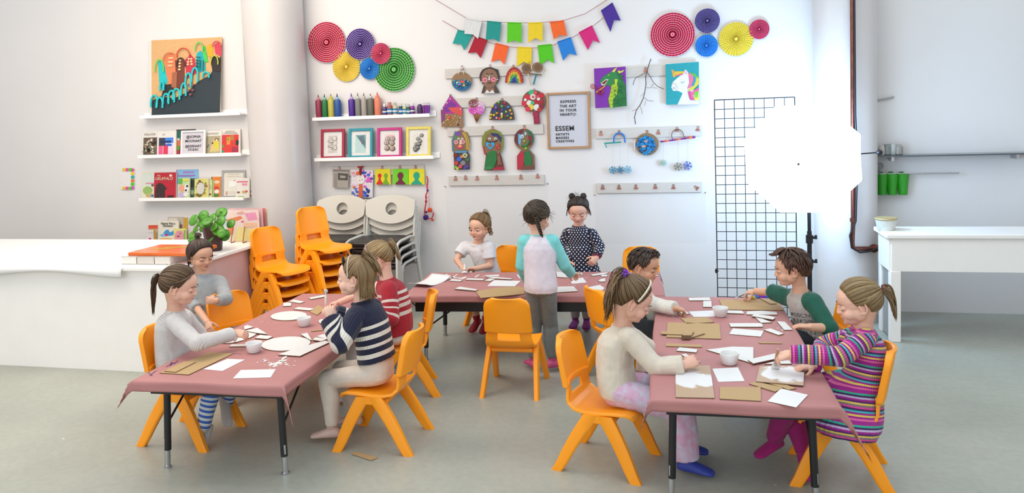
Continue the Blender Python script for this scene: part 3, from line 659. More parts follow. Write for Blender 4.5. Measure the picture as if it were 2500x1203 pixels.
# dotted sheet at the far left of the wall
sh = wthing('paper_sheet', 'white sheet edged with bright dots at the wall\'s left end', 'picture', 315, 437)
ar = mk(sh); ar.poly(rrect(36, 52, 1, 1, 311, 437), '#f7f3f2'); 
for i, c in enumerate(('#f05aa8', '#f4d23c', '#2fb7b0', '#f08a3c', '#5ed23c', '#e85ad0')): ar.circ(324, 415+i*8.6, 4.5, None, c)
for i, c in enumerate(('#f4d23c', '#f05aa8', '#5ed23c')): ar.circ(303+i*8, 414, 4, None, c); ar.circ(303+i*8, 459, 4, None, c)
ar.done('sheet', sh)

# ---------------------------------------------------------------- paint bottles
def bottle(label, x0, x1, ytip, yshoulder, hexc, tip, group='squeeze bottles on the ledge', cap=None):
    Y = WY-.055; a, b = aty(x0, yshoulder, Y), aty(x1, yshoulder, Y); r = (b.x-a.x)/2*.96; h = (a.z+b.z)/2-Z5; ht = aty((x0+x1)/2, ytip, Y).z-Z5
    t = thing('squeeze_bottle', label, 'paint bottle', ((a.x+b.x)/2, Y, Z5+.001), group=group)
    m = mat('paint_bottle_'+hexc.strip('#'), hexc, .35, .05, 10)
    MB().lathe([(r*.9, 0), (r, .006), (r, h-.012), (r*.86, h), (r*.5, h+.004)], 24).build('body', m, t)
    MB().lathe([(r*.5, h), (r*.55, h+.004), (r*.55, h+.018), (r*.3, h+.028)], 18).build('collar', mat('bottle_collar_'+hexc.strip('#'), hexc, .4, .02) if cap is None else pm(cap, .4), t)
    MB().lathe([(r*.32, h+.024), (r*.14, ht-.012), (r*.12, ht)], 12).build('nozzle', pm(tip, .4), t)
SB = 'on the paint ledge'
for i, (n, x0, x1, yt, ys, c, tp, cp) in enumerate((('red', 770, 785, 231, 245, '#a33350', '#8e2a45', '#d8909a'), ('green', 785, 800, 230, 245, '#1f7a44', '#4a5a44', '#8cc8a4'), ('yellow', 800, 816, 229, 243, '#cfc454', '#b07a44', None), ('blue', 815, 832, 229, 244, '#2a56a0', '#33366e', '#9ec4de'),
        ('violet', 850, 866, 228, 243, '#54289a', '#5a2a8a', '#c8b0d8'), ('mid grey', 866, 881, 227, 242, '#8a8a84', '#8a6a5e', '#d8d2cc'), ('pale grey', 881, 896, 227, 242, '#b4aaa2', '#8a5e54', '#c9c4ba'), ('dark olive grey', 896, 913, 229, 241, '#6e7064', '#7a4a44', '#d2d0c8'), ('peach', 913, 930, 225, 239, '#ee8a6c', '#d8604a', None))):
    bottle('tall %s paint squeeze bottle %s' % (n, SB), x0, x1, yt, ys, c, tp, cap=cp)
m_clear = mat('clear_plastic', '#e8e6e6', .12, .01, alpha=.55)
def jar(label, x0, x1, ytop, hexc, lab2, capc, wide=False, loose=False):
    Y = WY-.06; a, b = aty(x0, ytop, Y), aty(x1, ytop, Y); r = (b.x-a.x)/2*.95; h = (a.z+b.z)/2-Z5
    t = thing('paint_jar', label, 'paint jar', ((a.x+b.x)/2, Y, Z5+.001), group='small paint jars on the ledge')
    hb = h*(.78 if not wide else .92)
    MB().lathe([(r*.92, 0), (r, .004), (r, hb*.86), (r*.8, hb), (r*.5, hb+.002)], 20).build('body', pm(hexc, .3), t)
    if lab2: MB().lathe([(r*1.03, hb*.25), (r*1.03, hb*.72)], 20, caps=False).build('paper_label', pm(lab2, .5), t); MB().lathe([(r*1.04, hb*.4), (r*1.04, hb*.55)], 20, caps=False).build('label_band', pm('#f2f0ee', .5), t)
    MB().lathe([(r*.62, hb), (r*.62, h), (r*.5, h+.002)], 16).build('cap', pm(capc, .4), t)
for n, x0, x1, yt, c, l, k in (('violet', 933, 944, 254, '#6a4a86', '#2c4a8a', '#f4f2f0'), ('rust red', 944, 958, 250, '#b3584a', '#2f7ab0', '#c98a80'), ('cream', 958, 970, 251, '#d8c9a4', '#2a86b4', '#cdbfae'), ('dark blue', 973, 983, 253, '#1f3f5a', '#2a7ac8', '#e2e4da'), ('yellow-green', 982, 993, 253, '#c9cf9a', '#2f86b4', '#ece8e0'), ('dark green', 992, 1002, 255, '#3a4a3a', '#2f8a9a', '#c4d0c4'), ('magenta', 1001, 1012, 252, '#a030a8', '#5a2a7a', '#f2eef0')):
    jar('small %s paint jar with a label and light cap on the paint ledge' % n, x0, x1, yt, c, l, k)
jar('wide dark violet paint jar near the ledge\'s right end', 1018, 1032, 255, '#4f2a62', None, '#5a3a6a', True)
cp = thing('plastic_cup', 'magenta-violet cup at the right end of the paint ledge', 'cup', aty(1042.5, 281, WY-.06)); cp.location.z = Z5+.001
MB().lathe([(.026, 0), (.034, .09), (.031, .09), (.024, .006)], 22).build('cup_wall', pm('#7d1f96', .2), cp)
MB().lathe([(.033, .10), (.035, .11), (.012, .115)], 20).build('clear_lid', m_clear, cp)

# ---------------------------------------------------------------- four framed prints
def frame(label, tl, tr, ybot, hexc, kind):
    Y = WY-.085; a, b = aty(*tl, Y), aty(*tr, Y); w = b.x-a.x; h = (a.z+b.z)/2-Z6
    t = thing('framed_print', label, 'picture frame', ((a.x+b.x)/2, Y, Z6+.001), group='bright picture frames on the ledge')
    f = MB(); fw = .026
    for s in (-1, 1): f.box((s*(w/2-fw/2), 0, h/2), (fw, .022, h)); f.box((0, 0, h/2+s*(h/2-fw/2)), (w-2*fw, .022, fw))
    f.build('frame', mat('frame_'+hexc.strip('#'), hexc, .4, .08, 30), t, bev=.003)
    MB().box((0, .006, h/2), (w-.03, .006, h-.03)).build('mat_board', pm('#f6f3f0'), t)
    ar = MB(); ms = []; z = .0006
    def c(hx): 
        m = pm(hx, .5)
        if m not in ms: ms.append(m)
        ar.mi = ms.index(m)
    M = Matrix.Translation((0, .003, 0)) @ WALLROT
    rr = random.Random(kind)
    def pl(pts): 
        nonlocal z
        ar.prism([((x-.5)*w, y*h) for x, y in pts], z, M); z += .0004
    if kind == 0:
        c('#dcd3cb'); pl(U(.3, .2, .68, .78))
        for i in range(6):
            cx, cy = .42+.15*(i % 2), .3+.085*i*.9; c('#%s' % ['c9bdb4', '8f8079', 'a89a92'][i % 3]); pl(O(cx, cy, .11, .085, 16)); c('#e6ddd6'); pl(O(cx-.01, cy+.005, .09, .068, 16))
        c('#4a3c38'); ar.tube([((.42+.16*math.sin(t*2.2)-.5)*w, (.3+.06*t)*h, z) for t in range(8)], .0015, 5, M=M)
    elif kind == 1:
        c('#bfe0de'); pl(U(.27, .18, .7, .78)); c('#4f9ca8'); pl([(.27, .78), (.7, .78), (.7, .3)]); c('#1d5f70'); pl([(.35, .72), (.6, .76), (.68, .55), (.66, .4)]); c('#2b3f4a'); pl(O(.5, .62, .05, .04)); c('#e8f4ee'); pl([(.1, .76), (.27, .6), (.27, .2), (.1, .2)]); c('#173a46'); pl(O(.58, .52, .06, .045))
    elif kind == 2:
        c('#f2e3df'); pl(U(.28, .2, .72, .78)); c('#f3b9bd'); pl(O(.55, .7, .17, .07, 16)); c('#f0d2a8'); pl(O(.55, .38, .15, .09, 16))
        for cx, cy in ((.42, .62), (.62, .62), (.38, .5), (.6, .48), (.4, .32), (.62, .3)):
            c('#5a463e'); pl(O(cx, cy, .11, .085, 18)); c('#cdb8ae'); pl(O(cx-.015, cy+.01, .08, .06, 16)); c('#7a625a'); pl(O(cx, cy, .03, .025, 10))
    else:
        c('#efe9df'); pl(U(.25, .2, .72, .76))
        for cx, cy in ((.62, .71), (.48, .6), (.56, .52), (.42, .42), (.52, .42), (.36, .3), (.46, .3), (.38, .24)):
            c('#3e3c3a'); pl(O(cx, cy, .09, .068, 18)); c('#a7a39c'); pl(O(cx-.01, cy+.01, .06, .042, 14)); c('#55534f'); pl(O(cx+.01, cy-.005, .03, .02, 10))
    ar.build('print', ms, t)
    MB().box((0, -.002, h/2), (w-.05, .0015, h-.05)).build('glass', mat('picture_glass', '#ffffff', .05, 0, alpha=.06), t)
    lean(t, -7)
frame('crimson picture frame with a pale circle print', (780, 316), (838, 314), 387, '#b01840', 0)
frame('turquoise picture frame with a green-blue print', (848, 314), (907, 312), 385, '#1f9aac', 1)
frame('magenta picture frame with a pink circle print', (918, 313), (978, 310), 384, '#cf1f86', 2)
frame('yellow picture frame with a grey circle print', (989, 310), (1049, 308), 382, '#f0dc62', 3)

# ---------------------------------------------------------------- pleated paper fans
def fan(label, px, py, rpx, hexc, nring, stripe='#ffffff', dy=.02, pleats=36):
    Y = WY-dy; p = aty(px, py, Y); r = abs(aty(px+rpx, py, Y).x-p.x)
    t = thing('paper_fan', label, 'paper fan', (p.x, WY-.002, p.z), group='pleated paper fans')
    mb = MB(); ms = [mat('fan_'+hexc.strip('#'), hexc, .65, .06, 30), pm(stripe)]
    edges = [.09]
    for i in range(nring): a = .12+.86*(i+1)/nring; edges += [a-.86/nring*.24, a]
    n = pleats*2; n0 = 0; rows = []
    for e in edges: rows.append([(e*r*(1-.016*(j % 2)*e)*math.cos(2*PI*j/n), e*r*(1-.016*(j % 2)*e)*math.sin(2*PI*j/n), dy*.55+(.011 if j % 2 else -.005)*(.35+.65*e)) for j in range(n)])
    for i in range(len(rows)-1): mb.mi = 1 if i % 2 == 1 else 0; mb.rings([rows[i], rows[i+1]], False, False, WALLROT)
    mb.build('pleated_disc', ms, t, smooth=False)
    mb = MB(); mb.lathe([(.10*r, dy*.55), (.10*r, dy*.55+.008), (.02*r, dy*.55+.009)], 24, WALLROT); mb.build('centre_disc', ms[0], t)
    MB().rings([[(a*r*math.cos(R(k*15)), a*r*math.sin(R(k*15)), dy*.55+.0095) for k in range(24)] for a in (.05, .075)], False, False, WALLROT).build('centre_ring', ms[1], t)
L_, R_ = 'in the fan cluster above the paint bottles', 'in the fan cluster at the wall\'s upper right'
fan('largest crimson striped paper fan '+L_, 796, 103, 47.5, '#cf1444', 9, '#f6d8de', .028)
fan('violet striped paper fan '+L_, 877, 107, 36.5, '#4d1f90', 8, '#e8dcf2', .05)
fan('yellow striped paper fan '+L_, 845, 163, 34.5, '#f8d83a', 7, '#fbeeb0', .02)
fan('small pink striped paper fan '+L_, 927, 130, 25, '#e02a62', 6, '#f7c6d4', .065, 30)
fan('small blue paper fan '+L_, 900.5, 167.5, 25, '#1f8fe8', 6, '#86c6f6', .042, 30)
fan('large green striped paper fan '+L_, 961, 169.5, 52, '#2f9c22', 8, '#d8f0cc', .028, 40)
fan('largest crimson striped paper fan '+R_, 1642, 84, 57, '#d8164e', 9, '#f8dce4', .028, 40)
fan('violet striped paper fan '+R_, 1727, 50, 32, '#3f2590', 8, '#dcd6f2', .05)
fan('blue paper fan '+R_, 1725, 111, 29, '#2090f0', 6, '#7cc4fa', .042, 30)
fan('yellow striped paper fan '+R_, 1797, 95, 44, '#f6dc30', 8, '#fbf0a0', .028)
fan('small pink paper fan '+R_, 1854, 71, 26, '#e0306a', 6, '#f6a8c0', .042, 30)

# ---------------------------------------------------------------- bunting
def bunting(label, flags, string, dy):
    t = thing('bunting', label, 'bunting', aty(*zA(660, 140), WY-dy))
    ar = Art(t.location, WY-dy, zA); ar.line(string, .0022, '#a02030'); ar.done('string', t)
    for c, tl, tr, br, nt, bl in flags:
        m = mat('felt_'+c.strip('#'), c, .8, .04, 30, bump=.2, bscale=200); f = MB()
        q = [aty(*zA(*p), WY-dy-.003) for p in (tl, tr, br, nt, bl)]
        f.prism([(v.x-t.location.x, v.z-t.location.z) for v in q], .003, WALLROT)
        a, b = q[0], q[1]
        f.tube([V((a.x, -.004, a.z))-V((t.location.x, 0, t.location.z)), V((b.x, -.004, b.z))-V((t.location.x, 0, t.location.z))], .0045, 6)
        f.build('flag', m, t)
bunting('lower swag of felt pennant bunting with crimson, orange, yellow, green and blue flags', [
    ('#17a39b', (178, 8), (290, 30), (275, 62), (222, 108), (135, 110)) if 0 else ('#17a39b', (172, 12), (288, 28), (220, 160), (198, 112), (135, 110)),
    ('#b3122f', (300, 56), (391, 86), (340, 217), (310, 172), (248, 180)), ('#ff6a2c', (450, 107), (547, 131), (515, 264), (478, 222), (418, 246)),
    ('#f6d722', (611, 136), (717, 140), (713, 273), (660, 243), (606, 277)), ('#55cf14', (759, 126), (862, 115), (881, 254), (833, 226), (777, 271)),
    ('#1f86e0', (904, 98), (1004, 64), (1047, 196), (990, 180), (947, 235)), ('#e0207e', (1062, 30), (1160, -22), (1217, 105), (1165, 84), (1128, 157)), ('#4a2a9a', (1225, -130), (1310, -190), (1370, -60), (1320, -64), (1294, 24))],
    [(60, -60), (180, 10), (300, 58), (385, 92), (440, 112), (545, 133), (660, 141), (760, 140), (870, 121), (1000, 72), (1160, -15), (1320, -140)], .022)
bunting('upper swag of felt pennant bunting with white, teal, green and yellow flags', [
    ('#e6e6e6', (230, -75), (350, -55), (322, 75), (285, 42), (222, 38)), ('#169a92', (388, -55), (492, -45), (478, 98), (432, 72), (378, 84)),
    ('#5fd016', (538, -45), (640, -42), (640, 106), (587, 84), (535, 106)), ('#f6d624', (692, -42), (796, -45), (798, 92), (745, 68), (690, 102)), ('#ff6e28', (850, -45), (952, -60), (977, 54), (925, 44), (878, 78))],
    [(-20, -230), (240, -75), (360, -55), (490, -46), (640, -42), (795, -45), (950, -60), (1110, -110), (1300, -230)], .035)

# ---------------------------------------------------------------- hook strips with copper clips
m_strip = mat('whitewashed_wood', '#dcd6cf', .6, .05, 8, stretch=(1, 1, 12), bump=.1)
m_clip = mat('copper_clip', '#c08070', .3, .08, 30, metal=.75)
def clip(parent, x, z, y=-.02, tilt=0):
    M = Matrix.Translation((x, y, z)) @ WALLROT @ Matrix.Rotation(R(tilt), 4, 'Z')
    c = MB(); c.prism([(-.019, -.016), (.019, -.016), (.013, 0), (-.013, 0)], .008, M)
    for s in (-1, 1): c.tube([M @ V((s*.003+.008*math.cos(a), .012+.012*math.sin(a), .004+s*.003)) for a in [2*PI*i/10 for i in range(10)]], .0016, 5, closed=True)
    c.build('clip', m_clip, parent)
def strip(label, x0, x1, ymid, clips, hpx=27, tilts={}):
    a, b = aty(x0, ymid, WY-.01), aty(x1, ymid, WY-.01)
    z = (a.z+b.z)/2; t = thing('clip_board_strip', label, 'clip rail', ((a.x+b.x)/2, WY-.001, z), group='whitewashed clip rails')
    MB().box((0, -.009, 0), (b.x-a.x, .018, .089)).build('board', m_strip, t, bev=.002)
    for i, (cx, cy) in enumerate(clips):
        q = aty(cx, cy, WY-.02); clip(t, q.x-t.location.x, q.z-z, -.018, tilts.get(i, 0))
    return t
strip('whitewashed clip rail holding the round fish picture and the brown portrait', 1087, 1318, 175, [zA(412, 283), zA(205, 290), zA(582, 285), zA(700, 262)])
strip('whitewashed clip rail holding the cardboard house and ice-cream cone', 1094, 1326, 248, [zA(120, 500), zA(312, 525), zA(500, 530), zA(735, 460)])
strip('whitewashed clip rail holding three painted cardboard figures', 1093, 1327, 318, [zA(197, 738), zA(430, 735), zA(663, 728)])
strip('empty whitewashed clip rail under the cardboard figures', 1096, 1329, 440, [zA(157, 1100), zA(231, 1095), zA(316, 1098), zA(460, 1095), zA(637, 1090), zA(760, 1083)])
strip('whitewashed clip rail between the dragon and unicorn paintings', 1453, 1706, 174, [zB(438, 282)])
strip('whitewashed clip rail holding snowflake mobiles', 1454, 1713, 323, [zB(132, 716), zB(257, 712), zB(447, 712), zB(524, 708), zB(650, 690), zB(793, 685)])
strip('empty whitewashed clip rail under the snowflake mobiles', 1457, 1714, 458, [zB(144, 1083), zB(255, 1083), zB(371, 1082), zB(503, 1079), zB(627, 1081), zB(785, 1086)], tilts={5: 55})
strip('whitewashed clip rail above the white stacking chairs holding small pictures', 812, 1036, 416, [zC(305, 958), zC(597, 952), zC(718, 950), zC(824, 950)])

# ---------------------------------------------------------------- cardboard art
CB = '#9a7552'
YA = WY-.026
def art(name, label, px, py, cat='cardboard picture', conv=zA, group=None):
    c = conv(px, py); t = wthing(name, label, cat, c[0], c[1], YA, group); a = mk(t, conv); a.z = .003; return t, a
t, a = art('fish_bowl_picture', 'round cardboard fish bowl picture with torn blue paper', 203, 388)
a.circ(203, 388, 74, 70, CB, 36); a.poly(oval(72, 68, 26, 203, 390, 5, 175), '#1f6fa0')
for i in range(120):
    an = a.rnd.uniform(5, 175); r = math.sqrt(a.rnd.uniform(.02, .95)); x, y = 203+66*r*math.cos(R(an)), 375+66*r*math.sin(R(an))*.95
    a.poly([(x+7*math.cos(k*1.7+i), y+6*math.sin(k*1.7+i)) for k in range(4)], a.rnd.choice(['#2a8fc0', '#1d5f9a', '#3fb6d0', '#16406e', '#58c4d8', '#2d7a7a']), lift=.0001)
a.circ(210, 390, 18, 10, '#e0503c'); a.circ(190, 410, 10, 7, '#a06ad0'); a.circ(222, 415, 9, 7, '#f0c83c'); a.circ(172, 395, 7, 5, '#f0e0a0')
a.line([(180, 335), (206, 278), (222, 333)], .0035, '#f4f0ee'); a.line([(195, 300), (222, 285)], .0035, '#f4f0ee'); a.done('card', t)
t, a = art('portrait_picture', 'brown cardboard portrait of a dark-haired face with pink flower cheeks', 410, 380)
a.circ(407, 355, 74, 72, '#3b2c2a', 36); a.poly([(365, 415), (395, 440), (430, 438), (452, 415), (483, 473), (347, 475)], '#4a3a34'); a.poly([(382, 430), (440, 430), (446, 474), (368, 475)], '#8a6248'); a.poly([(372, 474), (390, 448), (408, 468), (428, 446), (446, 473)], '#eceaec')
a.poly(oval(60, 70, 32, 408, 362), '#8f6850'); a.poly([(345, 340), (372, 305), (405, 292), (450, 305), (476, 345), (470, 300), (410, 282), (355, 300)], '#2f2324')
for cx, cy in ((374, 377), (437, 373)):
    for k in range(8): a.circ(cx+13*math.cos(k*.785), cy+13*math.sin(k*.785), 6.5, None, '#ee8fa6', 8, lift=.0001)
    a.bead(cx, cy, 6, '#d8456a')
for cx in (388, 424): a.circ(cx, 345, 8, 5, '#e8ded6'); a.circ(cx, 345, 4, 4, '#3a2a26')
a.line([(385, 330), (400, 333)], .003, '#2f2324'); a.line([(416, 333), (432, 330)], .003, '#2f2324')
a.poly([(404, 345), (411, 345), (414, 378), (398, 378)], '#d8d0ca'); a.poly([(390, 395), (408, 390), (426, 394), (408, 402)], '#6a3a34'); a.bead(352, 392, 5, '#f6f2ee'); a.bead(467, 374, 5, '#f6f2ee'); a.done('card', t)
t, a = art('rainbow_picture', 'small cardboard rainbow with bands of sequins', 588, 345)
def archp(cx, cy, rx, ry, top): return [(cx+rx, cy)]+[(cx+rx*math.cos(R(k)), cy-(cy-top-ry)*0-ry*math.sin(R(k))-0) for k in range(0, 181, 12)]+[(cx-rx, cy)]
for k, (rx, ry, c) in enumerate(((67, 117, '#a3202e'), (56, 100, '#d8562a'), (46, 84, '#e0c02a'), (36, 68, '#3f9a34'), (25, 52, '#1d4fae'), (13, 32, '#1f2f7a'))): a.poly(archp(588, 398, rx, ry, 0), c)
for i in range(60):
    an, r = a.rnd.uniform(8, 172), a.rnd.uniform(.3, .97); k = int((1-r)*6); a.bead(588+64*r*math.cos(R(an)), 398-112*r*math.sin(R(an)), 4.2, ['#d8344a', '#f08a3c', '#f6dc5a', '#6ac84a', '#3f7ae0', '#6a4ab0'][min(5, k)])
a.line([(575, 290), (588, 278), (600, 288)], .002, '#e0a02a'); a.done('card', t)
t, a = art('cardboard_binoculars', 'pair of cardboard disc spectacles with crossed sticks', 720, 320)
a.poly([(645, 318), (790, 335), (790, 345), (650, 330)], '#8a6648'); a.circ(680, 290, 38, 36, '#8f6a4a'); a.circ(680, 290, 25, 24, '#6e5038'); a.circ(760, 283, 39, 37, '#8f6a4a'); a.circ(762, 283, 26, 25, '#735439')
a.line([(690, 332), (714, 415)], .008, '#d8c6b0'); a.line([(752, 330), (731, 411)], .008, '#2f8a96'); a.line([(800, 290), (818, 310), (800, 330), (812, 345)], .003, '#e6c85a'); a.line([(714, 265), (720, 300)], .005, '#e6d8a0'); a.done('card', t)
t, a = art('house_picture', 'cardboard house with purple painted roof and gold beads', 132, 640)
a.poly([(120, 485), (209, 588), (215, 722), (55, 722), (50, 600)], CB); a.poly([(120, 488), (208, 588), (210, 622), (52, 625), (51, 598)], '#b0249a'); a.poly([(70, 590), (120, 530), (165, 560), (140, 600), (90, 615)], '#7a2a9a'); a.poly([(100, 580), (190, 575), (209, 600), (205, 640), (130, 610)], '#e0504a'); a.poly([(50, 600), (75, 580), (80, 660), (54, 690)], '#8a3a7a')
a.poly(rrect(20, 22, 3, 3, 112, 652), '#d83a2a')
for i in range(34): a.bead(a.rnd.uniform(85, 185), a.rnd.uniform(625, 712), 4.5, a.rnd.choice(['#c8a04a', '#d8b45a', '#a57a34', '#e8d8b0']))
for x, y in ((120, 515), (95, 545), (196, 590), (192, 655), (62, 590), (70, 690)): a.bead(x, y, 5, '#f2eef0')
a.bead(177, 704, 7, '#3a2a2a'); a.done('card', t)
t, a = art('ice_cream_picture', 'cardboard ice-cream cone with pink and cocoa scoops', 312, 610)
a.poly([(284, 628), (343, 628), (313, 700)], '#b07a4a')
for k in range(4): a.line([(292+14*k, 630), (305+4*k, 680)], .0013, '#7a4a2a'); a.line([(335-14*k, 630), (321-4*k, 680)], .0013, '#7a4a2a')
a.circ(332, 575, 40, 42, '#e6c2de'); a.circ(296, 596, 42, 34, '#d84ab8'); a.circ(340, 600, 28, 28, '#e07ad0'); a.circ(290, 548, 36, 32, '#8a5248')
for i in range(46): a.bead(a.rnd.uniform(262, 360), a.rnd.uniform(545, 625), 3.6, a.rnd.choice(['#f0a8e0', '#c83aa8', '#f6e6f2', '#a878e0', '#e85a8a']))
for i in range(26): a.bead(a.rnd.uniform(262, 318), a.rnd.uniform(524, 570), 3.4, a.rnd.choice(['#5a2f2a', '#b0786a', '#e6ccd2', '#c85a7a']))
a.done('card', t)
t, a = art('dome_picture', 'domed cardboard house covered with bright buttons', 498, 600)
a.poly(archp(498, 670, 93, 145, 0), '#5a463a')
for i in range(60):
    an, r = a.rnd.uniform(5, 175), a.rnd.uniform(.2, .92); a.circ(498+88*r*math.cos(R(an)), 666-136*r*math.sin(R(an)), a.rnd.uniform(6, 12), None, a.rnd.choice(['#2a2f6a', '#4a2a5a', '#1f5a3a', '#7a2a4a', '#3a3a3a', '#2f4f9a']), 9, lift=.0001)
for x, y, c in ((420, 632, '#f0c82a'), (440, 634, '#f0c82a'), (475, 540, '#58d04a'), (430, 570, '#e0d02a'), (520, 545, '#c83a5a'), (560, 600, '#e6c23a'), (498, 625, '#f0e6d8'), (482, 660, '#e8402f'), (540, 640, '#3fa84a'), (565, 655, '#e0b83a'), (455, 580, '#c050c0'), (545, 575, '#38a0e0'), (462, 620, '#e89a2a'), (498, 570, '#3fc08a'), (530, 610, '#8ad04a'), (570, 625, '#d8a82a'), (415, 655, '#d8d040'), (460, 655, '#f2a0b0')): a.bead(x, y, 9, c)
a.circ(498, 645, 12, 22, '#3f6a2a'); a.circ(498, 640, 6, 14, '#e8c84a'); a.done('card', t)
t, a = art('tree_picture', 'cardboard tree with red, white and green paper circles', 735, 570)
a.poly([(724, 595), (768, 595), (778, 697), (734, 700)], '#8a1f3a'); a.circ(733, 530, 86, 80, '#7a5a44', 30)
for x, y, r, c in ((745, 630, 22, '#b0224a'), (757, 670, 20, '#a8204a')): a.circ(x, y, r, None, c)
for x, y, r, c in ((685, 505, 22, '#d81f3a'), (715, 468, 20, '#2fbf8a'), (727, 500, 22, '#f0ece8'), (762, 500, 18, '#e8344a'), (790, 490, 20, '#c81f34'), (665, 548, 22, '#d82a40'), (700, 545, 20, '#f2efea'), (740, 545, 24, '#c0182e'), (780, 535, 24, '#b01830'), (712, 575, 22, '#e8dc5a'), (755, 578, 24, '#f0f0ec'), (690, 590, 20, '#e0304a'), (725, 545, 14, '#3fc08a'), (790, 570, 20, '#8a1f2a'), (768, 515, 12, '#f4f0ee'), (672, 522, 10, '#f4f0ee'), (745, 470, 14, '#e84a5a'), (775, 595, 16, '#c42a3a')): a.circ(x, y, r, None, c, 16)
for x, y in ((727, 500), (762, 500)): a.circ(x, y, 9, None, '#d85a6a', 12)
a.done('card', t)
def beads_in(a, n, x0, y0, x1, y1, r, cols):
    for i in range(n): a.bead(a.rnd.uniform(x0, x1), a.rnd.uniform(y0, y1), r, a.rnd.choice(cols))
t, a = art('figure_picture', 'cardboard figure with gold bead hair and pink flower cheeks', 197, 890)
a.poly([(143, 900), (170, 890), (235, 890), (262, 925), (262, 1033), (148, 1035)], '#5a4a44'); a.poly([(133, 900), (129, 820), (150, 760), (197, 742), (245, 762), (262, 820), (258, 890)], '#8a6a4a')
for i in range(22): q = i/21; a.bead(137+26*math.sin(q*1.6)*(q > .5)*(q-.3), 895-140*q, 5, '#3f8fb8'); a.bead(257-34*(q**3), 890-130*q, 5.5, '#c8a83a'); a.bead(243-30*(q**3), 885-118*q, 5.5, '#d8b84a')
a.circ(180, 770, 22, 16, '#7a4aa0'); a.circ(160, 800, 12, 10, '#2f9a4a')
for cx, cy in ((162, 832), (213, 830)):
    for k in range(7): a.circ(cx+11*math.cos(k*.9), cy+11*math.sin(k*.9), 6, None, '#f0a0aa', 8, lift=.0001)
for cx in (180, 207): a.circ(cx, 808, 9, 8, '#f4f0ea'); a.bead(cx, 810, 4, '#2a2222')
a.poly([(190, 815), (200, 815), (204, 850), (186, 850)], '#e8d0c0'); a.circ(192, 865, 22, 14, '#e83a7a'); a.circ(192, 862, 11, 6, '#f0d83a'); a.poly([(150, 898), (245, 895), (240, 910), (160, 912)], '#4f9ac0')
for x, y, r, c in ((185, 955, 18, '#2a6ae0'), (228, 930, 18, '#d8d0b0'), (228, 930, 9, '#6a8a4a'), (165, 985, 16, '#c83a4a'), (215, 985, 18, '#8a8a90'), (160, 1015, 12, '#6ac04a'), (195, 1010, 14, '#e04a6a'), (240, 1010, 16, '#6a3a8a'), (160, 930, 16, '#7a2a2a'), (248, 960, 12, '#3f7a4a'), (205, 940, 10, '#e88a3a'), (230, 1020, 12, '#2f4a9a'), (175, 1025, 10, '#d8c84a')): a.circ(x, y, r, None, c, 14)
a.done('card', t)
t, a = art('figure_picture', 'cardboard figure with a blue heart mouth and green painted dress', 435, 890)
a.poly([(385, 900), (415, 880), (470, 885), (495, 940), (518, 1038), (366, 1040)], '#7a3a34'); a.poly(oval(79, 98, 36, 430, 835), '#8a6a4a'); a.poly([(355, 850), (352, 800), (375, 755), (430, 740), (485, 755), (508, 800), (508, 870), (490, 920), (496, 830), (470, 770), (420, 760), (385, 780), (372, 850), (390, 920), (365, 890)], '#7f8a2e')
a.poly([(415, 765), (470, 770), (498, 800), (492, 835), (460, 790), (430, 790)], '#27306a'); a.poly([(355, 860), (372, 860), (385, 930), (368, 920)], '#b03a4a')
for cx in (408, 450): a.circ(cx, 808, 10, 9, '#f6f2ee'); a.bead(cx, 810, 5, '#1f1a1a')
a.line([(385, 818), (405, 832), (425, 828)], .004, '#3a2a2a'); a.line([(425, 830), (445, 830), (465, 818)], .004, '#3a2a2a')
hp = [(412, 888), (380, 855), (384, 835), (400, 832), (412, 845), (425, 832), (442, 835), (445, 855)]
a.poly(hp, '#3aa8e8'); a.poly([(412+(x-412)*.5, 858+(y-858)*.5) for x, y in hp], '#8a6a4a'); a.circ(470, 865, 18, 22, '#b03a34'); a.circ(462, 855, 5, None, '#d87a6a', 8); a.circ(478, 875, 5, None, '#d87a6a', 8)
a.poly([(395, 910), (425, 895), (455, 900), (462, 960), (440, 1025), (372, 1035), (380, 960)], '#1f7a3a'); a.poly([(440, 1020), (512, 1010), (517, 1036), (430, 1038)], '#b01f3a'); a.poly([(372, 1015), (420, 1005), (430, 1030), (368, 1036)], '#2f8a4a'); a.poly([(462, 930), (485, 930), (500, 1000), (470, 1000)], '#8a5a44'); a.done('card', t)
t, a = art('figure_picture', 'cardboard figure with a green smile and red and green body', 665, 885)
a.poly([(608, 935), (640, 890), (700, 888), (736, 930), (740, 1034), (610, 1036)], '#8a6248'); a.poly(oval(73, 79, 36, 661, 812), '#8f6a4a'); a.poly([(590, 830), (592, 780), (625, 742), (660, 735), (650, 770), (620, 810), (622, 860)], '#6a2434'); a.poly([(665, 735), (715, 755), (733, 800), (725, 850), (705, 800), (690, 765)], '#2a6a4a'); a.poly([(618, 770), (640, 780), (635, 860), (618, 840)], '#6ab8e0'); a.poly([(690, 780), (720, 790), (715, 850), (700, 860)], '#8a2434')
a.circ(645, 790, 17, 16, '#9ac8e8'); a.circ(648, 790, 9, 9, '#f4f0ee'); a.bead(648, 791, 4.5, '#1f1a1a'); a.circ(672, 770, 8, 12, '#a8d8f0'); a.circ(662, 825, 8, 7, '#7ad84a')
a.line([(648, 855), (662, 862), (682, 855), (695, 832), (698, 820)], .010, '#1f8a4a'); star = [(674+(14 if k % 2 == 0 else 6)*math.cos(R(90+36*k)), 877-(14 if k % 2 == 0 else 6)*math.sin(R(90+36*k))) for k in range(10)]
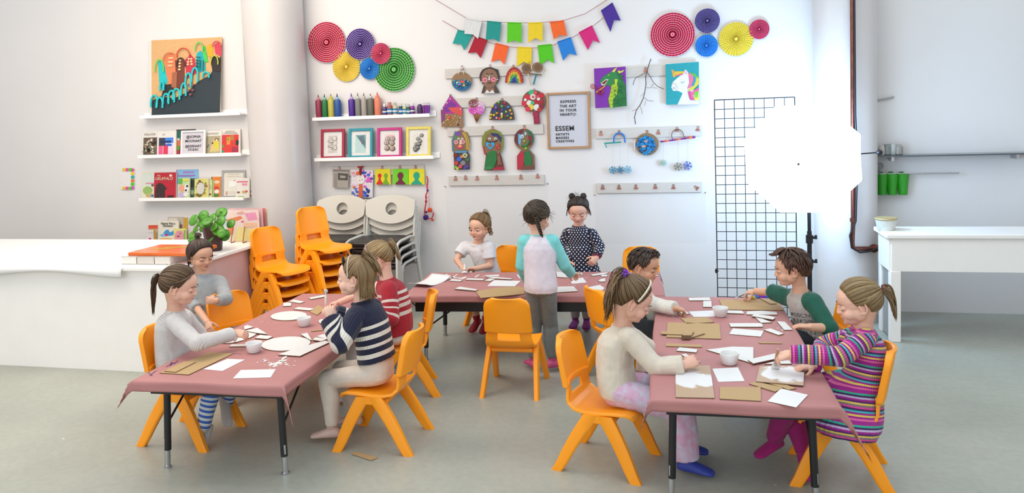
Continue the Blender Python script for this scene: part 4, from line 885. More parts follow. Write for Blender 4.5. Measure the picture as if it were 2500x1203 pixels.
a.poly([(610, 935), (640, 900), (660, 905), (665, 960), (650, 1034), (612, 1034)], '#c42440'); a.poly([(665, 905), (700, 895), (720, 960), (715, 1005), (665, 1005), (660, 960)], '#1f7a3e'); a.poly([(650, 1005), (738, 1000), (740, 1032), (640, 1034)], '#7a4a3a'); a.poly(star, '#8ae02a'); a.done('card', t)

# ---------------------------------------------------------------- big letter board
t = wthing('letter_board', 'large oak framed letter board with black words on the white wall', 'letter board', *zA(988, 674), WY-.014)
tl, br = aty(*zA(824, 466), WY-.014), aty(*zA(1154, 882), WY-.014); w, h = .392, .505
MB().box((0, .004, 0), (w-.02, .008, h-.02)).build('felt_panel', mat('pale_lilac_felt', '#dfe0ea', .85, .02, 60), t)
f = MB(); fw = .02
for s in (-1, 1): f.box((s*(w/2-fw/2), -.003, 0), (fw, .026, h)); f.box((0, -.003, s*(h/2-fw/2)), (w-2*fw, .026, fw))
f.build('frame', mat('oak_frame', '#c0946a', .5, .12, 12, stretch=(1, 1, 6)), t, bev=.002)
g = MB()
for k in range(44): g.box((0, -.0008, -h/2+.03+k*(h-.06)/43), (w-.045, .0016, .0035))
g.build('grooves', mat('pale_lilac_ridges', '#e6e6f0', .85, .02, 60), t)
mk_ = pm('#22242e', .4)
def wline(s_, x, y, size, bold, al='CENTER', sp=1.1):
    p = aty(*zA(x, y), WY-.017); text_part(s_, size, 'lettering', mk_, t, Matrix.Translation((p.x-t.location.x, -.0035, p.z-t.location.z)) @ WALLROT, .002, bold, al, sp)
for s_, y in (('EXPRESS', 535), ('THE ART', 568), ('IN YOUR', 599)): wline(s_, 983, y, .0325, .0007, sp=1.2)
wline('HEART', 969, 630, .0325, .0007, sp=1.15)
wline('ESSEM', 888, 735, .060, .0013, 'LEFT', 1.1)
for s_, x, y in (('ARTISTS', 892, 777, ), ('MAKERS', 893, 803), ('CREATIVES', 894, 828)): wline(s_, x, y, .029, .0006, 'LEFT', 1.2)
ar = Art(t.location, t.location.y, zA); ar.z = .0045; hh = lambda s: [(1029+s*16*math.sin(q)**3*.75, 628-s*.75*(13*math.cos(q)-5*math.cos(2*q)-2*math.cos(3*q)-math.cos(4*q))) for q in [2*PI*i/28 for i in range(28)]]
ar.line(hh(.95), .0016, '#22242e', True); ar.done('heart_outline', t)

# ---------------------------------------------------------------- paintings, branch, mobiles
def canvas(name, label, pts):
    c = [sum(p[i] for p in pts)/4 for i in (0, 1)]; t, a = art(name, label, c[0], c[1], 'painting', zB)
    t.location.y = WY-.045; a.Y = WY-.045; a.o = t.location.copy(); a.o = V(aty(*zB(*c), WY-.045)); t.location = a.o
    q = [a.P(p) for p in pts]; w = (q[1][0]-q[0][0]+q[2][0]-q[3][0])/2; h = (q[0][1]-q[3][1]+q[1][1]-q[2][1])/2
    MB().box((0, .010, 0), (w, .022, h)).build('canvas', pm('#f0ece4'), t, bev=.002); return t, a, w, h
t, a, w, h = canvas('canvas_painting', 'purple canvas painting of a green dragon breathing a red swirl', [(80, 270), (297, 254), (313, 530), (98, 547)])
a.z = .0015; a.poly([(84, 272), (301, 258), (309, 529), (94, 543)], '#8226ae')
a.poly([(190, 540), (182, 480), (200, 420), (196, 365), (225, 345), (280, 350), (300, 380), (309, 529)], '#1f7a3c'); a.poly([(195, 540), (183, 480), (200, 420), (205, 365), (240, 362), (248, 400), (242, 450), (215, 480), (212, 540)], '#b4d42e')
for k in range(6): a.line([(190+2*k, 520-28*k), (222+4*k, 512-28*k)], .0015, '#7f9a1e')
a.poly([(124, 358), (150, 325), (190, 300), (225, 292), (262, 305), (285, 345), (262, 372), (225, 372), (200, 392), (170, 385), (150, 392), (130, 372)], '#238a46'); a.poly([(130, 372), (165, 345), (185, 345), (160, 385), (140, 388)], '#e0d8cc'); a.poly([(135, 374), (165, 352), (178, 352), (156, 380)], '#7a1f24')
a.poly([(205, 295), (222, 275), (243, 264), (232, 285), (225, 297)], '#d8e04a'); a.poly([(245, 285), (270, 290), (293, 280), (280, 298), (255, 305)], '#d8e04a'); a.poly([(240, 300), (262, 312), (290, 320), (275, 330), (290, 350), (262, 350)], '#1a6a38'); a.circ(186, 318, 5, 4, '#f0e84a'); a.circ(186, 318, 2, 2.5, '#1a1a1a')
a.poly([(225, 345), (248, 345), (240, 385), (230, 388)], '#c8d83a'); a.poly([(100, 430), (135, 405), (160, 388), (165, 392), (130, 420), (104, 440)], '#e8a43c')
for cx, cy, rr, tn in ((78, 392, 20, 1), (128, 440, 22, -1)): a.line([(cx+rr*(1-k/26)*math.cos(k*.5*tn), cy+rr*(1-k/26)*math.sin(k*.5*tn)) for k in range(24)], .0035, '#b01f40')
a.line([(92, 408), (125, 405), (150, 392)], .003, '#c42a3a'); a.line([(140, 400), (150, 425), (140, 438)], .003, '#e0502a')
for i in range(40): x, y = a.rnd.uniform(225, 298), a.rnd.uniform(385, 520); a.circ(x, y, 4, 3, a.rnd.choice(['#2f9a50', '#17663a']), 7, lift=.00005)
a.done('painted_picture', t)
t, a, w, h = canvas('canvas_painting', 'turquoise canvas painting of a white unicorn with a rainbow mane', [(570, 240), (798, 222), (803, 515), (580, 520)])
a.z = .0015; a.poly([(573, 242), (800, 226), (801, 514), (577, 519)], '#12a4ae')
a.poly([(655, 518), (690, 440), (660, 425), (625, 425), (612, 400), (622, 365), (655, 335), (690, 310), (700, 285), (712, 278), (728, 300), (735, 340), (750, 380), (770, 430), (801, 470), (801, 514)], '#f3f1f2')
a.poly([(612, 275), (650, 300), (622, 322)], '#eaa84a'); a.poly([(622, 322), (640, 292), (690, 290), (700, 302), (660, 312), (630, 335)], '#e8c23a'); a.poly([(626, 330), (650, 315), (695, 305), (690, 315), (655, 322)], '#ee6a8a')
for c, pts in (('#ee7aa0', (728, 300, 760, 310, 765, 350, 745, 400, 720, 410, 735, 370)), ('#2aa0c0', (752, 300, 785, 330, 780, 370, 760, 400, 750, 390, 770, 345)), ('#e8d43a', (775, 310, 800, 340, 798, 380, 760, 418, 722, 422, 770, 385, 782, 350)), ('#58c04a', (735, 300, 775, 305, 795, 345, 775, 330)), ('#ee6a9a', (735, 440, 770, 420, 800, 400, 800, 430, 760, 455, 770, 480, 735, 470)), ('#f0e04a', (770, 440, 800, 425, 800, 490, 770, 480)), ('#d84a90', (725, 430, 745, 425, 745, 470, 780, 490, 740, 485)), ('#6ad04a', (770, 430, 798, 430, 790, 470, 775, 470))): a.poly(PX(*pts), c)
a.line([(678, 365), (685, 370), (693, 368), (702, 360)], .0016, '#3a2a3a'); a.circ(630, 405, 4, 3, '#8a7a80'); a.line([(616, 370), (640, 375), (655, 400), (650, 425)], .0016, '#e8c070'); a.poly([(703, 290), (712, 282), (722, 305), (712, 312)], '#f0c8d2'); a.done('painted_picture', t)
t, a = art('dry_branch', 'bare dry branch hanging from a copper clip between two paintings', 410, 420, 'branch', zB)
a.z = .012; B_ = '#5a3c34'
for pts, w_ in (([(474, 206), (460, 245), (447, 290), (437, 330), (440, 380), (432, 430), (420, 480), (400, 520), (375, 555), (362, 600), (368, 652)], .004), ([(437, 300), (405, 318), (370, 335), (357, 360), (352, 385)], .003), ([(447, 295), (470, 330), (490, 365), (520, 395), (560, 412)], .003), ([(492, 375), (470, 405), (442, 404)], .002), ([(480, 402), (515, 407)], .0016), ([(428, 470), (455, 492), (492, 495)], .002), ([(440, 490), (430, 525)], .0016), ([(398, 525), (412, 560), (415, 583)], .0018), ([(385, 548), (345, 562)], .0018), ([(425, 440), (402, 462)], .0016), ([(470, 335), (485, 325)], .0014), ([(365, 600), (352, 612)], .0014)): a.line(pts, w_, B_)
a.done('twigs', t)
def flake(cx, cy, r, c, kind, root, conv):
    a = mk(root, conv); a.z = .008
    for k in range(6):
        an = R(60*k+15); d = (math.cos(an), math.sin(an)); p = lambda q, s=0: (cx+d[0]*q*r-d[1]*s*r, cy+d[1]*q*r+d[0]*s*r)
        a.line([(cx, cy), p(1)], .0045, c)
        if kind != 1: a.line([p(.55), p(.85, .32)], .0035, c); a.line([p(.55), p(.85, -.32)], .0035, c)
        else: a.poly([p(.15, .22), p(.95, .12), p(.95, -.12), p(.15, -.22)], c)
    a.circ(cx, cy, r*.35, None, c, 12); a.done('snowflake', root)
t, a = art('snowflake_mobile', 'blue pipe cleaner mobile with three pale blue snowflakes', 250, 830, 'mobile', zB); a.z = .008
a.line([(220, 778)]+[(257+36*math.cos(R(k)), 748-36*math.sin(R(k))) for k in range(180, -1, -15)]+[(298, 778)], .008, '#2f7fd8'); a.line([(155, 783), (270, 774)], .007, '#1fa598'); a.line([(160, 785), (172, 812)], .005, '#3fb8a8'); a.line([(270, 776), (360, 770)], .003, '#e6e2de'); a.line([(362, 768), (360, 828)], .005, '#f2eeee'); a.done('hanger', t)
for cx, cy, c in ((213, 965, '#4f9fc0'), (264, 963, '#3f8fb4'), (316, 960, '#7fc0de')):
    a = mk(t, zB); a.z = .008; a.line([(cx, 775), (cx, cy-20)], .0008, '#c8c8c8'); a.done('thread', t); flake(cx, cy, 27, c, 1 if cx == 264 else 0, t, zB)
t, a = art('tissue_nest', 'brown card disc heaped with crumpled blue tissue', 445, 785, 'cardboard picture', zB)
a.circ(447, 788, 79, 76, '#9a7852', 36)
for i in range(120):
    an, r = a.rnd.uniform(0, 360), math.sqrt(a.rnd.uniform(0, 1))*62; x, y = 440+r*math.cos(R(an)), 796+r*math.sin(R(an)); q = a.P((x, y)); e = a.P((x+14, y)); rr = e[0]-q[0]
    a.col(a.rnd.choice(['#1f8fd0', '#2a7fc4', '#3fa8e0', '#1a6aa8', '#2f9ad8'])); M = Matrix.Translation((0, 0, 0)); n0 = len(a.v); a.ball((q[0], q[1], .012), (rr, rr*.5, rr*.55), 7, WALLROT, Euler((a.rnd.random()*3, a.rnd.random()*3, a.rnd.random()*3)).to_matrix())
a.circ(441, 770, 14, 6, '#e8b8a0'); a.poly(oval(14, 7, 12, 441, 768), '#d89a88', th=.02); a.poly(oval(16, 8, 12, 425, 802), '#d8a890', th=.022); a.done('card', t)
t, a = art('snowflake_mobile', 'striped purple and orange bar mobile with three dangling snowflakes', 655, 830, 'mobile', zB); a.z = .008
for i in range(12): q0, q1 = i/12, (i+1)/12; a.line([(538+238*q0, 772-33*q0), (538+238*q1, 772-33*q1)], .008 if i < 10 else .011, ['#6a1f8a', '#d83a6a', '#f08a4a', '#8a2a9a'][i % 4])
a.line([(622, 757), (615, 735)]+[(655+40*math.cos(R(k)), 725-38*math.sin(R(k))) for k in range(180, -1, -15)]+[(705, 748)], .003, '#3a2a30'); a.done('hanger', t)
for cx, cy, c, r in ((558, 915, '#9fc8b8', 24), (659, 941, '#8f8a80', 30), (724, 934, '#5a74c4', 32)):
    a = mk(t, zB); a.z = .008
    for dx in (-4, 4) if cx > 600 else (0,): a.line([(cx+dx, 755), (cx+dx, cy-18)], .0008, '#b8b4b0')
    a.done('thread', t); flake(cx, cy, r, c, 1 if cx == 558 else 0, t, zB)
# ---------------------------------------------------------------- small pictures over the white chairs
t, a = art('newspaper_clipping', 'grey newspaper clipping hanging from a clip rail', 313, 1020, 'paper', zC)
a.poly([(262, 960), (370, 962), (365, 1087), (259, 1082)], '#b4aca2'); a.poly([(262, 962), (368, 965), (368, 975), (262, 972)], '#8a827a'); a.poly([(295, 985), (365, 990), (362, 1035), (296, 1032)], '#56504c'); a.poly([(310, 1000), (350, 1005), (345, 1020), (310, 1018)], '#b0a8a0')
for k in range(9): a.poly([(268, 992+k*10), (290, 993+k*10), (290, 996+k*10), (268, 995+k*10)], '#958d84', lift=.0001)
a.done('clipping', t)
t, a = art('paint_print', 'white sheet splashed with pink, blue and violet paint', 460, 1055, 'picture', zC)
a.poly([(385, 960), (535, 965), (532, 1152), (390, 1152)], '#eee6ea')
for i in range(60):
    x, y = a.rnd.uniform(392, 525), a.rnd.uniform(970, 1145); c = a.rnd.choice(['#d84ad0', '#b02ac0', '#2a4ac8', '#4a6ae0', '#f06ab0', '#e85ad8']) if x > 470 else a.rnd.choice(['#f0d8ea', '#f2c0dc', '#e87a4a', '#e6dcf0'])
    if y > 1090: c = a.rnd.choice(['#1f3a9a', '#2a5ad8', '#23264a', '#5a7ae8'])
    a.circ(x, y, a.rnd.uniform(5, 14), a.rnd.uniform(4, 11), c, 9, lift=.0001)
a.poly([(440, 1060), (462, 1060), (466, 1150), (436, 1150)], '#e86a3c'); a.done('sheet', t)
t, a = art('paper_apple', 'white paper apple hanging on a dark red pipe cleaner', 453, 1000, 'decoration', zC); a.z = .01
a.circ(453, 1028, 27, 31, '#f6f0ec'); a.circ(446, 1012, 8, 6, '#e8ddd8'); a.line([(450, 940), (447, 975), (452, 1000)], .008, '#a01f2a'); a.line([(432, 944), (470, 940)], .008, '#b0242f'); a.line([(455, 945), (460, 990)], .006, '#8a1820'); a.circ(446, 1035, 3, None, '#6a4a44', 8); a.circ(462, 1030, 3, None, '#6a4a44', 8); a.done('apple', t)
def card(label, x0, x1, bgc, figs):
    t, a = art('silhouette_card', label, (x0+x1)/2, 1010, 'picture', zC); a.poly([(x0, 958), (x1, 956), (x1+3, 1063), (x0+3, 1064)], bgc)
    for c, cx, hw in figs:
        a.circ(cx, 1003, hw*.62, hw*.72, c, 20); a.poly([(cx-hw*.28, 1015), (cx+hw*.28, 1015), (cx+hw*.4, 1035), (cx+hw, 1055), (cx+hw, 1063), (cx-hw, 1063), (cx-hw, 1055), (cx-hw*.4, 1035)], c)
    a.done('card', t)
card('yellow card with a red and a green silhouette', 548, 653, '#f2e41c', [('#e02a1f', 580, 22), ('#7ab41f', 622, 22)])
card('bright green card with a maroon silhouette', 668, 775, '#7ae01c', [('#7a1f40', 722, 34)])
card('yellow card with a turquoise silhouette', 777, 884, '#f2ea1c', [('#1fb08e', 832, 36)])
t, a = art('pompom_garland', 'red and violet pompom garland hanging by the wall', 903, 1200, 'garland', zC); a.z = .012
a.line([(905, 1006), (912, 1040), (905, 1075), (908, 1110), (896, 1140), (900, 1180), (893, 1215), (888, 1260), (905, 1300), (940, 1290), (950, 1255)], .006, '#d8243a'); a.line([(908, 1010), (915, 1090), (920, 1170), (925, 1250)], .0016, '#e86a9a'); a.done('cord', t)
for x, y, r, c in ((906, 1104, 9, '#5a2a9a'), (895, 1180, 9, '#c01f3a'), (921, 1238, 18, '#f04a1f'), (893, 1288, 20, '#4a1f86'), (896, 1252, 9, '#5a2a8a'), (938, 1305, 10, '#e8403a'), (898, 1150, 7, '#e0304a')):
    q = MB(); p = aty(*zC(x, y), WY-.04); r = r/2.797*.0036; rp = random.Random(x)
    q.ball((0, 0, 0), r*.9, 10)
    for i in range(60):
        d = V((rp.gauss(0, 1), rp.gauss(0, 1), rp.gauss(0, 1))).normalized(); q.tube([d*r*.6, d*r*1.12], [r*.14, r*.05], 4)
    b = q.build('pompom', pm(c, .9), t); b.location = p-t.location
# ---------------------------------------------------------------- clear film on the wall
m_film = mat('clear_film', '#f4f6f8', .12, .0, alpha=.03)
for lab, pts in (('clear plastic film pinned to the wall under the left clip rails', ((1087, 455), (1337, 448), (1335, 590), (1095, 596))), ('clear plastic film pinned to the wall behind the girl in the polka dot dress', ((1452, 476), (1722, 470), (1724, 592), (1456, 596)))):
    t = wthing('plastic_film', lab, 'plastic sheet', *pts[0], WY-.003); q = [aty(*p, WY-.003)-t.location for p in pts]
    MB().grid(lambda u, v: (q[0].lerp(q[1], u)).lerp(q[3].lerp(q[2], u), v)+V((0, -.004*abs(NZ.noise((u*5, v*4, 1))), 0)), 20, 12).build('film', m_film, t, angle=180, solid=.0006)
    for p in (q[0], q[1]): MB().ball(p+V((0, -.004, 0)), .006, 8).build('pin', m_clip, t)
# ---------------------------------------------------------------- right hand wall shelf
Y = WY; p = aty(2147, 379, WY-.12)
t = thing('glass_shelf', 'narrow glass wall shelf above the green cups', 'shelf', (p.x+.55, WY, p.z))
MB().box((0, -.1, -.006), (1.1, .2, .012)).build('shelf_board', mat('smoked_glass', '#5a6266', .15, .02), t)
for s in (-1, 1): MB().box((s*.45, -.06, -.03), (.02, .12, .04)).build('bracket', m_chrome, t)
zs = p.z
for i, (x, r, h, c) in enumerate(((2153, .03, .075, '#d8d2c8'), (2166, .035, .085, '#8f9490'), (2179, .028, .09, '#c8ccc8'), (2193, .035, .08, '#a8a49c'))):
    q = aty(x, 372, WY-.10); o = MB().lathe([(r*.85, 0), (r, .006), (r, h*.8), (r*.7, h*.92), (r*.7, h), (r*.5, h+.002)], 18).build('storage_jar', pm(c, .25))
    tag(o, '%s small jar on the glass wall shelf' % ['cream', 'dark grey', 'pale grey', 'taupe'][i], 'jar', 'jars on the glass shelf', (q.x, q.y, zs+.001))
rl = thing('wall_rail', 'thin steel rail on the wall carrying green cups', 'rail', aty(2175, 424, WY-.03))
MB().tube([(-.14, -.02, .0), (.5, -.02, .0)], .006, 8).build('bar', m_chrome, rl)
for x in (-.1, .45): MB().tube([(x, -.02, 0), (x, .028, 0)], .005, 8).build('stand_off', m_chrome, rl)
for i, x in enumerate((2153, 2178, 2204)):
    q = aty(x, 475, WY-.075); c = thing('hanging_cup', 'green plastic cup on the wall rail, %s' % ['nearest the column', 'next to it, cut by the picture edge', 'further along the rail'][i], 'cup', q, group='green hanging cups')
    MB().lathe([(.034, 0), (.048, .17), (.045, .17), (.031, .008)], 20).build('cup_wall', pm('#2fa01f', .35), c)
    MB().box((0, .045, .165), (.03, .02, .04)).build('hook', pm('#2a901c', .35), c)
q = aty(2147, 405, WY-.06); o = MB().lathe([(.002, 0), (.03, .006), (.03, .012), (.004, .02)], 16, Matrix.Rotation(R(90), 4, 'X')).box((0, 0, -.07), (.014, .01, .09)).build('hand_mirror', pm('#8a8a8e', .3)); tag(o, 'grey scoop hanging beside the green cups', 'scoop', loc=q)
q = aty(2163, 533, 6.1); bw = thing('woven_tub', 'pale tub with a tan rim on the white desk', 'tub', (q.x, q.y, .791))
MB().lathe([(.06, 0), (.075, .085), (.07, .085), (.055, .006)], 24).build('tub_wall', pm('#d6d2c4', .5), bw); MB().lathe([(.076, .078), (.079, .084), (.076, .092), (.07, .09)], 24).build('rim', pm('#b59a6a', .5), bw)
# wall handle high on the right
q = aty(2163, 241, WY-.02); o = MB().tube([(-.06, 0, -.008), (.06, 0, .012)], .008, 8).tube([(-.05, 0, -.006), (-.05, .018, -.006)], .005, 6).tube([(.05, 0, .01), (.05, .018, .01)], .005, 6).build('grab_bar', pm('#b4b2b2', .35, .5)); tag(o, 'short grey bar fixed on the wall above the glass shelf', 'handle', loc=q)
# ================================================================ paper, cardboard and paint pots on the tables
m_board_side = mat('cardboard_edge', '#8a6a4a', .8, .12, 90)
m_card = mat('brown_cardboard', '#c9a777', .75, .05, 30, stretch=(1, 12, 1))
m_pwhite = mat('white_painted_card', '#f4f2f0', .55, .03, 40)
m_paper = mat('white_paper', '#fbfafa', .6, .01)
def paint_on_card(seed):
    t = NT('card_part_painted_white_%d' % seed); tc = t.n('ShaderNodeTexCoord')
    mp = t.n('ShaderNodeMapping'); mp.inputs['Location'].default_value = (seed*1.7, seed, 0); t.l(tc.outputs['Object'], mp.inputs[0])
    n = t.n('ShaderNodeTexNoise', i_Scale=11.0, i_Detail=6.0, i_Distortion=.8); t.l(mp.outputs[0], n.inputs['Vector'])
    gr = t.n('ShaderNodeTexGradient', gradient_type='SPHERICAL'); m2 = t.n('ShaderNodeMapping'); m2.inputs['Scale'].default_value = (7, 7, 7); t.l(tc.outputs['Object'], m2.inputs[0]); t.l(m2.outputs[0], gr.inputs[0])
    ad = t.n('ShaderNodeMath', operation='ADD'); t.l(n.outputs[0], ad.inputs[0]); t.l(gr.outputs['Fac'], ad.inputs[1])
    r = t.n('ShaderNodeValToRGB'); e = r.color_ramp.elements; e[0].position = .72; e[0].color = c4('#c9a98a', .76); e[1].position = .86; e[1].color = c4('#f4f3f4', .8)
    t.l(ad.outputs[0], r.inputs[0]); t.l(r.outputs[0], t.b.inputs['Base Color']); t.set(Roughness=.5); return t.m
_lv = {}
def piece(label, pts, kind='card', th=.004, lift=0, conv=lambda x, y: (x, y), group=None, name=None, cat=None):
    z = TZ+.0035+lift; q = [atz(*conv(*p), z) for p in pts]; c = sum(q, V())/len(q)
    mb = MB(); mb.prism([(v.x-c.x, v.y-c.y) for v in q], th)
    mb.m = [0 if i == 1 else 1 for i in range(len(mb.f))]
    top = {'card': m_card, 'white': m_pwhite, 'paper': m_paper}.get(kind, kind)
    nm, ct = {'card': ('cardboard_piece', 'cardboard'), 'white': ('painted_cardboard_piece', 'painted cardboard'), 'paper': ('paper_sheet', 'paper')}.get(kind, ('painted_cardboard_piece', 'painted cardboard'))
    o = mb.build(name or nm, [top, m_paper if kind == 'paper' else m_board_side], None, smooth=False)
    return tag(o, label, cat or ct, group, (c.x, c.y, z))
t1 = lambda x, y: (560+x/6.0133, 700+y/6.0133)
t2 = lambda x, y: (980+x/8.333, 640+y/8.333)
t3 = lambda x, y: (1340+x/8.333, 640+y/8.333)
t4 = lambda x, y: (1590+x/7.143, 720+y/7.143)
t5 = lambda x, y: (1600+x/5.435, 830+y/5.435)
t6 = lambda x, y: (300+x/2.674, 700+y/2.674)
GL, GC, GR = 'pieces on the left table', 'pieces on the centre table', 'pieces on the right table'
# left table
piece('large brown cardboard sheet near the left table\'s front corner', [(240, 565), (430, 577), (722, 438), (560, 432)], 'card', .004, 0, t6, GL)
piece('smaller brown cardboard strip lying on the large brown sheet', [(270, 553), (345, 560), (475, 495), (400, 490)], 'card', .004, .0045, t6, GL)
piece('white paper sheet lying beside the brown cardboard sheet', [(523, 537), (650, 549), (797, 475), (682, 470)], 'paper', .0006, 0, t6, GL)
piece('white paper sheet nearest the left table\'s front edge', [(718, 598), (965, 591), (998, 537), (770, 543)], 'paper', .0006, 0, t6, GL)
ov = lambda cx, cy, rx, ry, a=0, k=32: [(cx+rx*math.cos(R(i*360/k))*math.cos(R(a))-ry*math.sin(R(i*360/k))*math.sin(R(a)), cy+rx*math.cos(R(i*360/k))*math.sin(R(a))+ry*math.sin(R(i*360/k))*math.cos(R(a))) for i in range(k)]
piece('large white painted cardboard oval beside the near paint pot', ov(830, 845, 362, 102, -4), 'white', .005, 0, t1, GL)
piece('white painted cardboard oval beside the far paint pot', ov(872, 434, 266, 66, -3), 'white', .005, 0, t1, GL)
piece('white painted half oval under the hand of the girl with the low ponytail', ov(130, 745, 285, 66, -14), 'white', .005, 0, t1, GL)
piece('long white painted cardboard wedge at the left table\'s right edge', [(710, 1005), (1035, 1028), (1470, 825), (1400, 800), (960, 920)], 'white', .005, .002, t1, GL)
piece('small white scrap by the seated girl\'s fingertips', [(222, 638), (355, 600), (265, 570), (215, 590)], 'white', .005, 0, t1, GL)
piece('white four-sided scrap touching the painted half oval', [(235, 655), (410, 612), (562, 705), (420, 690)], 'white', .005, .0055, t1, GL)
piece('white diamond scrap between the half oval and the large oval', [(375, 762), (560, 777), (640, 738), (450, 714)], 'white', .005, .001, t1, GL)
piece('narrow white strip running from the seated girl to the near paint pot', [(0, 888), (255, 882), (250, 852), (30, 856)], 'white', .005, 0, t1, GL)
piece('white wedge scrap at the large oval\'s far end', [(1045, 706), (1145, 685), (1212, 795), (1180, 785)], 'white', .005, .0055, t1, GL)
piece('white square scrap by the navy sweater girl\'s elbow, topmost of two', [(1220, 787), (1355, 808), (1440, 772), (1270, 750)], 'white', .005, .0055, t1, GL)
piece('white scrap lying under another by the navy sweater girl\'s elbow', [(1280, 738), (1440, 775), (1440, 720), (1375, 705)], 'white', .005, 0, t1, GL)
piece('small white block scrap on the left table\'s far side edge', [(790, 295), (905, 290), (910, 245), (795, 242)], 'white', .006, 0, t1, GL)
piece('white parallelogram scrap at the far side edge of the left table', [(875, 222), (1035, 250), (1107, 228), (945, 195)], 'white', .005, 0, t1, GL)
piece('white bar scrap behind the far white oval', [(942, 338), (1185, 358), (1245, 328), (1010, 308)], 'white', .006, 0, t1, GL)
piece('narrow white bar scrap at the left table\'s far end', [(1165, 172), (1200, 193), (1425, 150), (1380, 130)], 'white', .006, 0, t1, GL)
piece('white rounded scrap half hidden by the navy sleeve', ov(1420, 530, 110, 45, 10, 18), 'white', .005, 0, t1, GL)
piece('thin brown cardboard sliver by the navy sleeve', [(1200, 660), (1400, 640), (1400, 628), (1215, 645)], 'card', .004, 0, t1, GL)
piece('pale cardboard scrap under the red sweater girl\'s hand', [(1180, 375), (1290, 420), (1400, 330), (1300, 270)], 'card', .004, 0, t1, GL)
# centre table
def curl_sheet(label, pts, lift, conv):
    z = TZ+.004; q = [atz(*conv(*p), z) for p in pts]; c = sum(q, V())/4
    fn = lambda u, v: (q[0].lerp(q[1], u)).lerp(q[3].lerp(q[2], u), v)-c+V((0, 0, lift*(4*(u-.5)**2)**1.3))
    o = MB().grid(fn, 16, 6).build('paper_sheet', m_paper, None, angle=180, solid=.0016); return tag(o, label, 'paper', GC, c)
curl_sheet('large white curled sheet at the centre table\'s end nearest the girl in red', [(130, 500), (620, 300), (1010, 345), (520, 530)], .03, t2)
piece('white scrap beside the large curled sheet', [(972, 388), (1195, 402), (1250, 372), (1030, 350)], 'white', .005, 0, t2, GC)
piece('white strip in front of the girl in the white shirt', [(1300, 370), (1660, 380), (1690, 350), (1350, 338)], 'white', .006, 0, t2, GC)
piece('white corner scrap next to the long strip on the centre table', [(1690, 388), (1805, 396), (1915, 345), (1790, 340)], 'white', .005, 0, t2, GC)
piece('long narrow white strip behind the wide white card', [(1900, 340), (2230, 360), (2255, 340), (1800, 300), (1700, 310)], 'white', .005, .002, t2, GC)
piece('wide white card on the centre table beside the turquoise sleeve', [(1750, 485), (2310, 493), (2425, 385), (1880, 370)], 'paper', .003, 0, t2, GC)
piece('white bar scrap touching the brown cardboard sheet', [(1080, 555), (1510, 592), (1560, 570), (1190, 510)], 'white', .006, .003, t2, GC)
piece('big brown cardboard sheet behind the empty orange chair', [(1515, 600), (1610, 735), (2500, 655), (2520, 540), (2380, 500), (1900, 530)], 'card', .004, 0, t2, GC)
piece('white scrap under the turquoise sleeve', [(2340, 255), (2405, 330), (2440, 330), (2400, 262)], 'paper', .002, 0, t2, GC)
for i, (p, d) in enumerate((([(900, 240), (920, 320), (945, 320), (940, 240)], 'upright streak'), ([(975, 330), (1130, 245), (1165, 240), (1020, 335)], 'slanted streak'), ([(1150, 335), (1300, 290), (1340, 300), (1250, 345)], 'patch'), ([(1480, 305), (1560, 255), (1600, 250), (1520, 310)], 'short streak'), ([(1580, 320), (1700, 280), (1980, 290), (1990, 250), (1720, 262)], 'wide streak'), ([(1000, 300), (1200, 312), (1180, 325), (980, 318)], 'low streak'))):
    piece('white paint %s on pink paper before the girl in the white shirt' % d, p, m_pwhite, .0006, 0, t2, 'white paint strokes on the pink paper', 'paint_streak', 'paint streak')
piece('grey-white card under the turquoise sleeve cuff', [(170, 310), (385, 325), (330, 215), (150, 205)], 'white', .005, 0, t3, GC)
piece('white paper under the hand of the girl with turquoise sleeves', [(465, 440), (770, 412), (690, 312), (440, 342)], 'paper', .0008, 0, t3, GC)
piece('grey-white card at the front edge of the centre table', [(150, 628), (595, 598), (500, 500), (150, 510)], 'white', .005, 0, t3, GC)
piece('white paper beside the brown-haired girl\'s ponytail', [(705, 525), (810, 632), (1050, 620), (1130, 520), (1035, 462)], 'paper', .0008, 0, t3, GC)
piece('white paper sliver under the ponytail at the centre table\'s front edge', [(955, 658), (1110, 662), (1130, 590), (1050, 620)], 'paper', .0008, .001, t3, GC)
piece('rounded white scrap right of the polka dot dress', [(1000, 395), (1060, 408), (1150, 400), (1150, 335), (1060, 350)], 'white', .005, 0, t3, GC)
piece('white wedge at the centre table\'s far edge beside the polka dot dress', [(845, 265), (900, 290), (1160, 250), (1220, 215), (1080, 225)], 'white', .005, 0, t3, GC)
piece('white scrap lying against the wedge by the polka dot dress', [(1050, 285), (1080, 300), (1180, 298), (1190, 262), (1090, 262)], 'white', .004, 0, t3, GC)
piece('white scrap at the centre table\'s far right end', [(2130, 290), (2215, 295), (2230, 262), (2150, 260)], 'white', .005, 0, t3, GC)
